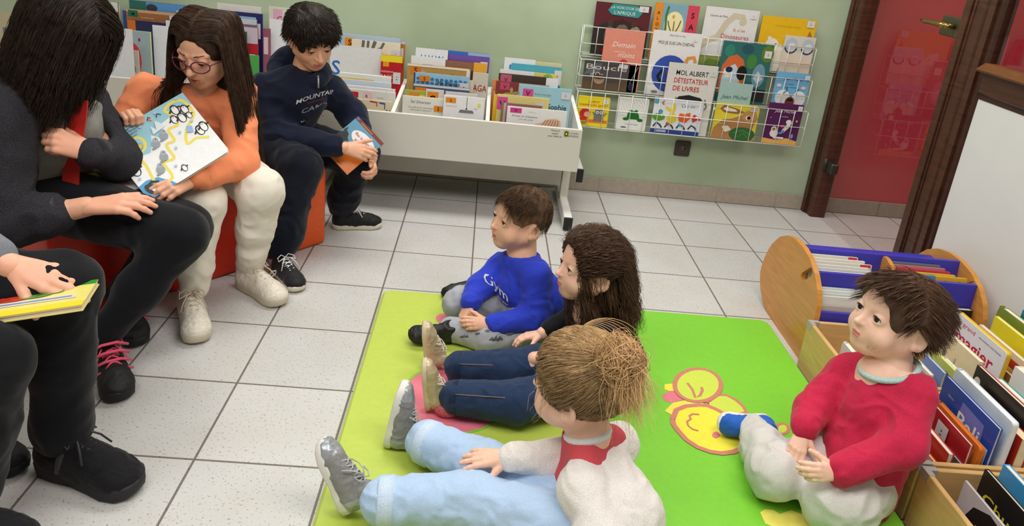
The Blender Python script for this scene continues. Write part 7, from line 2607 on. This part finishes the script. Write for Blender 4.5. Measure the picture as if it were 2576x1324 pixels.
# ------------------------------------------------------------------ child with glasses in the orange top
def orange_girl():
    root = empty('person', (.05, -.65, 0), 'child in glasses, an orange top and white trousers, holding the penguin book', 'person')
    H = .234
    hc = J(516, 122, -.735)
    M = head_frame(hc, (-.17, -.86, -.30), (.02, -.22, 1), H)
    nb = J(515, 232, -.69)
    ch = np.array([.03, -.63, .61])
    pv = np.array([-.03, -.57, .41])
    shR, shL = J(368, 230, -.68), J(600, 235, -.665)
    elR = J(300, 330, -.80)
    wrR = J(312, 306, -.895)
    elL = J(606, 412, -.80)
    wrL = J(482, 452, -.975)
    hipR, hipL = np.array([-.06, -.66, .41]), np.array([.04, -.55, .41])
    knR, anR = np.array([.09, -.90, .385]), np.array([.070, -.945, .10])
    knL, anL = np.array([.250, -.80, .405]), np.array([.195, -.745, .10])
    skin = mat((230, 172, 142), .48, 'skin', .3)
    skin_body(root, M, 'child', H, nb, [[(nb, .045), (ch, .08), (pv, .09)]],
              [[(shR, .036), (elR, .03), (wrR, .023)], [(shL, .036), (elL, .03), (wrL, .023)], [(hipR, .06), (knR, .048), (anR, .032)], [(hipL, .06), (knL, .048), (anL, .032)]],
              [dict(o=wrL, y=J(418, 478, -1.06) - wrL, z=(.10, -.85, .5), L=.150, left=True, fore=wrL + (elL - wrL) * .25, curl=(.35, .45, .55, .6), spread=.12, thumb=(.65, .75, -.15), tcurl=.2, fat=.95),
               dict(o=wrR, y=J(338, 268, -.965) - wrR, z=(-.4, .35, .85), L=.140, left=False, fore=wrR + (elR - wrR) * .2, curl=(1.0, 1.05, 1.1, 1.1), spread=.05, thumb=(.4, .85, -.5), fat=.95)], skin, mat((200, 118, 106), .4, 'skin', .4), neck_r=.19, mouth_open=.006, lid=(-.022, .021))
    eyes(root, M, 'child', H, (-.28, -.62, -.72), (60, 44, 36), lid=(-.022, .021))
    brows(root, M, 'child', H, mat((70, 50, 40), .6, 'hair'), .009, n_hair=45)
    # glasses
    FR = mat((96, 34, 62), .35, 'plain', .5)
    LENS = glass_mat((.97, .93, .97, 1), 1.35)
    W = lambda q: xf(M, [q])[0]
    g = None
    mb = MB()
    for sx in (-1, 1):
        pts = [W((sx * .152 + .118 * math.cos(t) * (1 if abs(math.cos(t)) < .9 else 1), .452 - .075 * ((sx * .152 + .118 * math.cos(t)) / .27) ** 2, -.045 + .088 * math.sin(t))) for t in np.linspace(0, 2 * PI, 29)]
        mb.tube(pts, .0021, FR, 6)
        mb.tube([W((sx * .268, .385, -.02)), W((sx * .345, .24, -.01)), W((sx * .365, -.02, -.0))], .0020, FR, 6)
    mb.tube([W((-.036, .462, -.035)), W((0, .474, -.022)), W((.036, .462, -.035))], .0024, FR, 6)
    g = mb.build('glasses', root)
    mb = MB()
    for sx in (-1, 1):
        pts = [W((sx * .152 + .116 * math.cos(t), .451 - .075 * ((sx * .152 + .116 * math.cos(t)) / .27) ** 2, -.045 + .086 * math.sin(t))) for t in np.linspace(0, 2 * PI, 24, endpoint=False)]
        mb.add(pts, [list(range(24))], LENS)
    mb.build('lens', g)
    HB = mat((44, 30, 24), .40, 'hair', .2, tint=True, col2=(74, 52, 40))

    def cut(f, W, R):
        f.ell(W((0, .56, -.10)), np.array([.345, .37, .47]) * H, R, .012, 's')
        f.half(W((0, -.2, -.45)), -M[:3, 2], .01)
    V, Q = hair_cap(root, M, 'child', H, .006, cut, HB, amp=.010, grain=(16, 6, 12))
    parts = [(V, Q, .75)]
    rg = np.random.RandomState(3)
    bod = [head_body(M, 'child', H, .006), (ch + [0, 0, .04], np.array([.135, .115, .15]), np.eye(3)), ((shL + nb) / 2 + [0, 0, -.02], np.array([.10, .06, .06]), np.eye(3)), ((shR + nb) / 2 + [0, 0, -.02], np.array([.10, .06, .06]), np.eye(3))]

    def fl(P):
        q = xf(np.linalg.inv(M), P)
        sg = np.where(q[:, 0] > .02, 1.0, -1.0)
        side = np.clip((.345 - np.abs(q[:, 0])) / .14, 0, 1)
        top = (side * np.where(q[:, 1] > .05, 1.0, np.clip((q[:, 2] + .1) / .5, 0, 1) * np.clip((q[:, 1] + .50) / .1, 0, 1)))[:, None]
        d = (np.stack([sg * 1.2, -.25 - 1.6 * np.clip(q[:, 1] - .02, 0, 1), .22 * (q[:, 1] > .1)], 1) @ (M[:3, :3] / H).T) * top + np.stack([np.where(q[:, 0] < 0, .16, -.10), .05 + 0 * sg, -1.0 + 0 * sg], 1) * (1.05 - top)
        return d
    kp = lambda q: (q[:, 1] < .10) | (q[:, 2] > .27)
    P0 = roots(M, V, 480, 2, kp, st='child')
    P = comb(P0, fl, .34 + .10 * rg.rand(len(P0)), 26, bod, .06, .006, 20, 3, .3, .001)
    parts.append(hair_geo(P, .0032, .3, 4, root=.5))
    P0 = roots(M, V, 6500, 4, kp, st='child')
    P = comb(P0, fl, .28 + .17 * rg.rand(len(P0)), 24, bod, .06, .009, 22, 5, .3, .002)
    parts.append(hair_geo(P, .0008, .3, 3))
    hair(root, parts, HB)
    ORG = mat((240, 138, 92), .75, 'fabric', .15, col2=(248, 152, 108))
    tp = garment('orange_top', root, ORG, [
        ([(nb + [-.01, .01, -.04], .062), (ch, .105), (pv + [0, 0, .04], .108), (pv, .105)], ((.2, 1, 0), .95)),
        [(nb + [-.04, 0, -.035], .050), (shR, .054), (elR, .052), (wrR + (elR - wrR) * .25, .040)], [(nb + [.04, 0, -.035], .05), (shL, .056), (elL, .054), (wrL + (elL - wrL) * .10, .040)]], .0055, .028, .0042, 20, 3)
    mb = MB()
    d = nrm(elL - wrL)
    mb.tube([wrL + d * .006, wrL + d * .040], [.0375, .043], mat((240, 140, 94), .75, 'knit', .15), 18)
    mb.build('cuff', tp)
    WTR = mat((226, 218, 204), .8, 'fabric', .15, col2=(236, 229, 216))
    tr = garment('white_trousers', root, WTR, [[(pv, .105), (pv + [.01, -.02, -.01], .105)], [(hipR, .086), (knR, .070), (anR + (knR - anR) * .25, .050), (anR, .045)],
                                               [(hipL, .088), (knL, .074), (anL + (knL - anL) * .5, .060), (anL + (knL - anL) * .2, .049), (anL, .047)]], .0055, .028, .0040, 20, 14)
    for an in (anR, anL):
        mb = MB()
        mb.tube([an + [0, 0, -.012], an + [0, 0, .004]], [.045, .047], mat((190, 184, 172), .8, 'knit', .15), 18)
        mb.build('ankle_band', tr)
    WS = mat((226, 218, 204), .38, 'leather', .4)
    WSO = mat((206, 194, 174), .5, 'plain', .3)
    WL = mat((196, 182, 158), .6, 'fabric', .2)
    shoe(root, np.array([.042, -.925, .002]), np.array([.158, -1.142, .002]), (0, 0, 1), .245, WS, WSO, WL, .38, sole_h=.13, h=.0034, label='white lace-up trainer')
    shoe(root, np.array([.150, -.715, .002]), np.array([.345, -.862, .002]), (0, 0, 1), .245, WS, WSO, WL, .38, sole_h=.13, h=.0034, label='white lace-up trainer')
    # penguin board book
    TL, TR, BL = J(254, 351, -1.0), J(459, 233, -.85), J(362, 514, -1.10)
    x = nrm(TR - TL)
    z = nrm(np.cross(x, TL - BL))
    y = np.cross(z, x)
    Wb, Hb = np.linalg.norm(TR - TL), abs((TL - BL) @ y)
    SKY, PATH, SNOW, PBK = (150, 198, 214), (236, 216, 92), (232, 233, 234), (30, 30, 34)
    sm_ = lambda P: smooth_line(P, 5)
    its = [('p', [(0, 1), (1, 1), (1, .80), (.8, .88), (.72, .80), (.6, .78), (.5, .62), (.44, .72), (.38, .60), (.32, .52), (.2, .55), (0, .48)], SKY), ('p', [(0, 0), (.34, 0), (.3, .08), (.22, .2), (.1, .24), (0, .22)], (74, 156, 206)),
           ('l', sm_([(.20, .62), (.18, .68), (.20, .76), (.26, .80), (.32, .77), (.34, .69), (.31, .62), (.25, .60), (.20, .62)]), .035, PATH),
           ('l', sm_([(.17, .60), (.20, .42), (.17, .12), (.34, .10), (.36, .32), (.48, .30), (.50, .50), (.60, .50), (.62, .66), (.74, .66), (.74, .84), (.72, .91), (.82, .955), (.93, .92), (.96, .80), (.94, .66), (.80, .56), (.72, .46), (.68, .36)]), .036, PATH), ('l', [(.70, .36), (.80, .38), (.92, .30)], .034, PATH)]
    for px, py, s_ in ((.81, .85, .075), (.90, .79, .07), (.74, .74, .065), (.82, .71, .075), (.90, .69, .05), (.89, .44, .075), (.945, .46, .075), (.08, .42, .085), (.50, .12, .05)):
        its += [('e', px, py, s_ * .62, s_, PBK), ('e', px, py - s_ * .15, s_ * .42, s_ * .75, (236, 236, 236)), ('e', px, py + s_ * .42, s_ * .36, s_ * .26, (236, 236, 236)), ('e', px - s_ * .15, py + s_ * .5, s_ * .07, s_ * .08, PBK), ('e', px + s_ * .15, py + s_ * .5, s_ * .07, s_ * .08, PBK), ('e', px, py + s_ * .35, s_ * .1, s_ * .07, (230, 170, 60)), ('l', [(px - s_ * .5, py + s_ * .2), (px - s_ * .95, py - s_ * .2)], s_ * .3, PBK), ('l', [(px + s_ * .5, py + s_ * .2), (px + s_ * .95, py + s_ * .1)], s_ * .3, PBK)]
    for px, py in ((.42, .58), (.54, .62), (.40, .38), (.29, .26)):
        its += [('e', px, py, .045, .055, (150, 156, 164)), ('e', px + .02, py + .05, .03, .035, (164, 170, 178)), ('e', px + .028, py + .055, .006, .007, PBK), ('e', px - .04, py - .04, .03, .015, (140, 146, 154))]
    its += [('e', .10, .10, .05, .10, PBK, .5), ('l', [(.06, .16), (.14, .19), (.2, .14)], .03, PBK), ('e', .12, .08, .025, .05, (236, 236, 236), .5), ('e', .26, .66, .045, .05, (120, 160, 200)), ('e', .27, .66, .03, .03, (226, 190, 70)), ('e', .255, .69, .015, .015, (200, 60, 90))]
    for px, py in ((.62, .94), (.40, .88), (.30, .92), (.9, .97), (.55, .76), (.56, .40), (.44, .20), (.06, .30), (.88, .60), (.70, .55)):
        its.append(('e', px, py, .018, .018, (176, 200, 226)))
    its += [('p', [(.82, .46), (.85, .54), (.80, .58), (.76, .50)], (150, 180, 226)), ('t', 'Dans la banquise', .20, .93, .034, (70, 90, 110), {'w': .30}), ('t', 'les pingouins et les phoques', .21, .89, .034, (70, 90, 110), {'w': .34}), ('t', 'jouent sur la glace', .20, .85, .034, (70, 90, 110), {'w': .30}), ('t', 'avec un petit copain', .19, .81, .034, (70, 90, 110), {'w': .28}),
            ('p', [(.46, .70), (.49, .82), (.52, .74), (.56, .86), (.6, .78), (.62, .72)], (220, 228, 232)), ('l', [(.50, .90), (.53, .94), (.55, .90)], .012, PBK), ('l', [(.60, .88), (.63, .92), (.66, .88)], .012, PBK)]
    M_ = frame((TL + TR) / 2 - y * Hb, x, y, z)
    book('board_book', 'open-faced penguin board book held up between the two readers', M_, Wb, Hb, .016, SNOW, its, None, radius=.010, pages=(226, 206, 184))
    return root


orange_girl()


# ------------------------------------------------------------------ dark-haired reader on the left
def reader():
    root = empty('person', (-.25, -1.0, 0), 'person in a speckled dark jacket and black leggings, bent over the penguin book', 'person')
    H = .232
    hc = J(160, 72, -1.10)
    M = head_frame(hc, (.62, -.25, -.74), (.70, -.1, .70), H)
    nb = hc + np.array([-.10, .03, -.13])
    ch = np.array([-.30, -1.02, .64])
    pv = np.array([-.37, -.93, .44])
    shR, shL = np.array([-.315, -1.21, .70]), np.array([-.30, -.88, .735])
    elR, wrR = J(10, 565, -1.30), J(218, 520, -1.245)
    elL, wrL = J(292, 402, -1.03), J(226, 384, -1.145)
    hipR, hipL = np.array([-.30, -1.05, .42]), np.array([-.30, -.90, .42])
    knR, anR = J(455, 590, -1.185), np.array([-.055, -1.32, .105])
    knL, anL = J(465, 575, -1.07), np.array([-.125, -1.045, .105])
    skin = mat((232, 170, 142), .48, 'skin', .3)
    skin_body(root, M, 'child', H, nb, [[(nb, .055), (ch, .10), (pv, .12)]],
              [[(shR, .045), (elR, .038), (wrR, .028)], [(shL, .045), (elL, .038), (wrL, .028)], [(hipR, .08), (knR, .06), (anR, .038)], [(hipL, .08), (knL, .06), (anL, .038)]],
              [dict(o=wrR, y=J(345, 508, -1.225) - wrR, z=(.05, -.35, .93), L=.178, left=False, fore=wrR + (elR - wrR) * .35, curl=(.22, .26, .30, .36), spread=.07, thumb=(.45, .9, -.25), tcurl=.1, fat=.92, fr=.20),
               dict(o=wrL, y=J(135, 352, -1.185) - wrL, z=(.25, -.75, .55), L=.172, left=True, fore=wrL + (elL - wrL) * .3, curl=(.9, 1.0, 1.05, 1.1), spread=.04, thumb=(.35, .85, -.45), tcurl=.4, fat=.92, fr=.20)], skin, mat((180, 90, 84), .4, 'skin', .4), neck_r=.22)
    eyes(root, M, 'child', H, (.6, -.2, -.8), (50, 36, 30))
    HB = mat((34, 26, 22), .42, 'hair', .2, tint=True, col2=(60, 47, 39))

    def cut(f, W, R):
        f.ell(W((0, .58, -.20)), np.array([.30, .36, .40]) * H, R, .012, 's')
        f.half(W((0, -.2, -.50)), -M[:3, 2], .01)
    V, Q = hair_cap(root, M, 'child', H, .014, cut, HB, amp=.02, grain=(12, 6, 10))
    parts = [(V, Q, .75)]
    rg = np.random.RandomState(8)
    bod = [head_body(M, 'child', H, .014), face_body(M, 'child', H, .010), (np.array([-.345, -1.03, .70]), np.array([.12, .20, .16]), np.eye(3))]

    def fl(P):
        q = xf(np.linalg.inv(M), P)
        sg = np.where(q[:, 0] > 0, 1.0, -1.0)
        top = (np.clip((q[:, 2] + .15) / .5, 0, 1) * np.clip((.40 - np.abs(q[:, 0])) / .16, 0, 1) * np.clip((.45 - np.abs(q[:, 1] + .06)) / .1, 0, 1))[:, None]
        loc = np.stack([sg * 1.0, .55 - .9 * np.clip(-q[:, 1], 0, 1), -.2 + 0 * sg], 1) @ (M[:3, :3] / H).T
        return loc * top + np.array([-.46, -.04, -1.0]) * (1.1 - top)
    P0 = roots(M, V, 760, 2, st='child')
    P = comb(P0, fl, .14 + .14 * rg.rand(len(P0)), 24, bod, .10, .010, 20, 3, .3, .004)
    parts.append(hair_geo(P, .0036, .3, 4, root=.5))
    P0 = roots(M, V, 6500, 4, st='child')
    P = comb(P0, fl, .12 + .21 * rg.rand(len(P0)), 22, bod, .10, .014, 22, 5, .3, .007)
    parts.append(hair_geo(P, .0008, .3, 3))
    hair(root, parts, HB)
    JK = mat((38, 37, 41), .9, 'fleck', .1, 330, .55, .35, col2=(62, 60, 66))
    TS = mat((128, 126, 120), .85, 'fabric', .15, col2=(146, 144, 138))
    sh = garment('grey_shirt', root, TS, [([(nb + [-.02, 0, -.06], .08), (ch + [.02, -.01, 0], .125), (pv + [.02, -.01, .03], .135)], ((.3, 1, 0), 1.1))], .007, .03, .006, 15, 3)
    jk = garment('jacket', root, JK, [
        ([(nb + [-.06, .0, -.05], .085), (ch + [-.045, .0, 0], .135), (pv + [-.05, 0, .04], .145)], ((.3, 1, 0), 1.18)),
        [(nb + [-.06, -.06, -.05], .075), (shR, .078), (elR, .070), (elR + (wrR - elR) * .50, .054), (elR + (wrR - elR) * .60, .048)], [(nb + [-.05, .06, -.05], .075), (shL, .076), (elL, .062), (wrL + (elL - wrL) * .10, .044)]], .007, .03, .006, 15, 5,
        subs=[(ch + [.13, -.085, .12], pv + [.15, -.09, -.02], .075, .085, .02)])
    mb = MB()
    CF = mat((66, 64, 70), .9, 'knit', .1)
    d = nrm(wrR - elR)
    p = elR + (wrR - elR) * .62
    mb.tube([p - d * .045, p, p + d * .012], [.0545, .0525, .049], CF, 18)
    mb.build('cuff', jk)
    mb = MB()
    d = nrm(elL - wrL)
    mb.tube([wrL + d * -.004, wrL + d * .040], [.042, .050], mat((40, 39, 43), .9, 'knit', .1), 18)
    mb.build('cuff', jk)
    SCF = mat((196, 34, 26), .7, 'fabric', .2)
    mb = MB()
    P = [J(200, 255, -1.10), J(196, 300, -1.125), J(188, 350, -1.125), J(180, 410, -1.12), J(178, 460, -1.12), J(180, 492, -1.12)]
    D_ = nrm([.95, -.2, .2])
    N_ = nrm([.2, -.8, .5])
    for i in range(len(P) - 1):
        for s_ in (0,):
            w0, w1 = .028, .028
            a, b = P[i], P[i + 1]
            V_ = [a - D_ * w0 - N_ * .005, a + D_ * w0 - N_ * .005, a + D_ * w0 + N_ * .005, a - D_ * w0 + N_ * .005, b - D_ * w1 - N_ * .005, b + D_ * w1 - N_ * .005, b + D_ * w1 + N_ * .005, b - D_ * w1 + N_ * .005]
            mb.add(V_, [(0, 1, 5, 4), (1, 2, 6, 5), (2, 3, 7, 6), (3, 0, 4, 7)] + ([(0, 3, 2, 1)] if i == 0 else []) + ([(4, 5, 6, 7)] if i == len(P) - 2 else []), SCF, False)
    mb.build('scarf', root)['label'] = 'bright red scarf end'
    BL = mat((13, 14, 19), .8, 'fabric', .12, col2=(19, 20, 26))
    lg = garment('leggings', root, BL, [[(pv, .135), (pv + [.02, 0, -.02], .13)], [(hipR, .105), (knR, .073), ((knR + anR) / 2, .060), (anR, .042)], [(hipL, .105), (knL, .073), ((knL + anL) / 2, .060), (anL, .042)]], .007, .03, .003, 16, 9)
    BB = mat((30, 28, 30), .6, 'leather', .3)
    PKL = mat((226, 84, 112), .6, 'fabric', .2)
    SOB = mat((34, 32, 34), .6, 'plain', .3)
    for hl, to in (((-.085, -1.255, .002), (.035, -1.412, .002)), ((-.155, -.985, .002), (-.045, -1.135, .002))):
        s_ = shoe(root, np.array(hl), np.array(to), (0, 0, 1), .245, BB, SOB, PKL, .46, sole_h=.11, h=.0036, label='black high-top with pink laces')
        d = nrm(np.array(to) - np.array(hl))
        sd = np.cross(d, (0, 0, 1))
        o = np.array(hl) + d * .075
        mb = MB()
        for k in range(4):
            z = .055 + .018 * k
            mb.tube([o + d * (.075 - .014 * k) - sd * .050 + [0, 0, z - .012], o + d * (.095 - .016 * k) - sd * .02 + [0, 0, z + .01], o + d * (.095 - .016 * k) + sd * .02 + [0, 0, z + .01], o + d * (.075 - .014 * k) + sd * .050 + [0, 0, z - .012]], .0042, PKL, 6)
        mb.build('pink_band', s_)
    return root


reader()


# ------------------------------------------------------------------ person at the left edge, head out of the picture
def edge_person():
    root = empty('person', (-.15, -1.85, 0), 'person in black trousers and trainers at the left edge, holding a green paperback', 'person')
    H = .23
    hc = np.array([-.42, -1.86, 1.16])
    M = head_frame(hc, (.85, .15, -.5), (.3, 0, 1), H)
    nb = np.array([-.47, -1.87, 1.02])
    ch = np.array([-.46, -1.88, .80])
    pv = np.array([-.44, -1.88, .54])
    shL, shR = np.array([-.44, -1.68, .93]), np.array([-.44, -2.06, .93])
    wrL = J(28, 672, -1.735)
    elL = np.array([-.28, -1.65, .64])
    wrR = np.array([-.10, -1.93, .56])
    elR = np.array([-.32, -2.06, .66])
    hipL, hipR = np.array([-.40, -1.78, .50]), np.array([-.40, -1.97, .50])
    knL, anL = J(150, 725, -1.685), np.array([.055, -1.715, .115])
    knR, anR = J(-40, 915, -1.90), np.array([-.03, -1.922, .115])
    skin = mat((232, 172, 146), .48, 'skin', .3)
    skin_body(root, M, 'child', H, nb, [[(nb, .055), (ch, .11), (pv, .12)]],
              [[(shL, .045), (elL, .038), (wrL, .028)], [(shR, .045), (elR, .038), (wrR, .028)], [(hipL, .08), (knL, .06), (anL, .04)], [(hipR, .08), (knR, .06), (anR, .04)]],
              [dict(o=wrL, y=J(175, 712, -1.74) - wrL, z=(.1, -.55, .85), L=.172, left=True, fore=wrL + (elL - wrL) * .4, curl=(.28, .32, .36, .4), spread=.06, thumb=(.72, .72, -.05), tcurl=.15, fat=.98, fr=.22, h=.0026),
               dict(o=wrR, y=J(30, 800, -1.87) - wrR, z=(.2, -.75, .6), L=.168, left=False, fore=wrR + (elR - wrR) * .3, curl=(.5, .6, .6, .6), spread=.05, thumb=(.6, .8, .0), h=.0026)], skin, neck_r=.22)
    eyes(root, M, 'child', H, (.8, .1, -.6))
    HB = mat((46, 34, 28), .4, 'hair', .4, tint=True)

    def cut(f, W, R):
        f.ell(W((0, .56, -.16)), np.array([.34, .36, .40]) * H, R, .012, 's')
        f.half(W((0, -.2, -.24)), -M[:3, 2], .01)
    V, Q = hair_cap(root, M, 'child', H, .012, cut, HB, amp=.02, h=.004)
    P0 = roots(M, V, 1500, 4, st='child')
    P = comb(P0, flow_local(M, lambda q: np.stack([q[:, 0], -.3 + 0 * q[:, 0], -.8 + 0 * q[:, 0]], 1)), .05, 8, [head_body(M, 'child', H, .01)], .1)
    hair(root, [(V, Q, .8), hair_geo(P, .0012)], HB)
    GS = mat((112, 116, 126), .85, 'fabric', .15, col2=(128, 132, 142))
    garment('grey_sweatshirt', root, GS, [([(nb + [0, 0, -.05], .085), (ch, .15), (pv + [0, 0, .03], .15)], ((0, 1, 0), 1.2)), [(nb + [0, .08, -.06], .07), (shL, .075), (elL, .064), (wrL + (elL - wrL) * .16, .046)], [(nb + [0, -.08, -.06], .07), (shR, .075), (elR, .064), (wrR + (elR - wrR) * .15, .048)]], .008, .03, .005, 15, 4)
    BL = mat((14, 14, 19), .8, 'fabric', .12, col2=(20, 20, 26))
    garment('trousers', root, BL, [[(pv, .15), (pv + [.02, 0, -.03], .14)], [(hipL, .11), (knL, .080), ((knL + anL) / 2, .066), (anL + [0, 0, .02], .058), (anL, .055)], [(hipR, .11), (knR, .080), ((knR + anR) / 2, .070), (anR, .058)]], .007, .03, .005, 15, 9)
    BK = mat((24, 23, 27), .8, 'fabric', .15)
    SO = mat((46, 45, 48), .6, 'plain', .25)
    LC = mat((52, 51, 54), .5, 'fabric', .3)
    for hl, to in (((-.008, -1.700, .002), (.245, -1.772, .002)), ((-.14, -1.935, .002), (.12, -1.97, .002))):
        s_ = shoe(root, np.array(hl), np.array(to), (0, 0, 1), .272, BK, SO, LC, .38, sole_h=.12, h=.0036, laces=True, wide=1.08, label='black trainer with strap', strap=LC)
    mb = MB()
    mb.tube([np.array([.035, -1.712, .075]), np.array([.04, -1.713, .135])], [.045, .042], mat((206, 200, 204), .8, 'knit', .15), 16)
    mb.build('sock', root)['label'] = 'white sock'
    TR, BR, TL = J(247, 703, -1.70), J(75, 787, -1.86), J(-30, 742, -1.755)
    x = nrm(TR - TL)
    z = nrm(np.cross(x, TR - BR))
    y = np.cross(z, x)
    Wb, Hb = .215, abs((TR - BR) @ y)
    its = [('r', 0, .84, 1, 1, (46, 140, 44)), ('r', 0, 0, 1, .2, (230, 206, 50)), ('p', [(.1, .34), (.1, .5), (.85, .5), (.9, .34)], (206, 204, 196)), ('r', .1, .4, .85, .44, (100, 120, 170)), ('e', .3, .62, .2, .1, (200, 60, 40)), ('e', .5, .66, .16, .12, (96, 150, 70)), ('e', .66, .68, .08, .06, (120, 170, 80)), ('l', [(.5, .6), (.62, .74), (.74, .7)], .03, (60, 110, 50)), ('p', [(.05, .55), (.2, .7), (.3, .6)], (190, 50, 40))]
    book('paperback', 'green and yellow paperback held flat by the person at the left edge', frame(TR - x * Wb / 2 - y * Hb, x, y, z), Wb, Hb, .013, (224, 214, 120), its, None, pages=(230, 206, 186), spine=(46, 140, 44))
    return root


POUFS.append((np.array([-.52, -1.88]), np.array([1.0, 0]), np.array([0, 1.0]), .21, .22, .405))
edge_person()
mb = MB()
soft_box(mb, (-.52, -1.88), (.42, .44), 0.0, .405, FRD)
tag(mb.build('foam_pouf'), 'red foam seat block under the person at the left edge', 'foam pouf', 'foam seat blocks under the readers')

YB = mat((226, 196, 40), .6, 'fabric', .2)
s_ = shoe(None, np.array([-.235, -1.665, .002]), np.array([-.030, -1.735, .002]), (0, 0, 1), .215, mat((26, 25, 28), .6, 'fabric', .2), mat((30, 30, 32), .6), YB, .34, name='trainer', laces=False, strap=YB)
tag(s_, 'black and yellow trainer on the floor, half hidden behind a black trouser leg', 'shoe')
P = [J(232, 445, -1.05), J(300, 430, -1.0), J(318, 478, -1.06), J(262, 492, -1.10)]
c_ = np.mean(P, axis=0)
x_ = nrm(P[1] - P[0])
z_ = nrm(np.array([.1, -.45, .9]))
z_ = nrm(z_ - x_ * (z_ @ x_))
y_ = np.cross(z_, x_)
book('picture_book', 'orange, white and lime book lying under the penguin book between the two readers', frame(c_ - y_ * .05, x_, y_, z_), .13, .11, .008, (236, 120, 60), [('r', 0, .62, 1, 1, (206, 214, 60)), ('p', [(.3, 0), (1, 0), (1, .5), (.5, .4)], (232, 226, 226)), ('e', .7, .3, .16, .12, (226, 150, 170))], None)
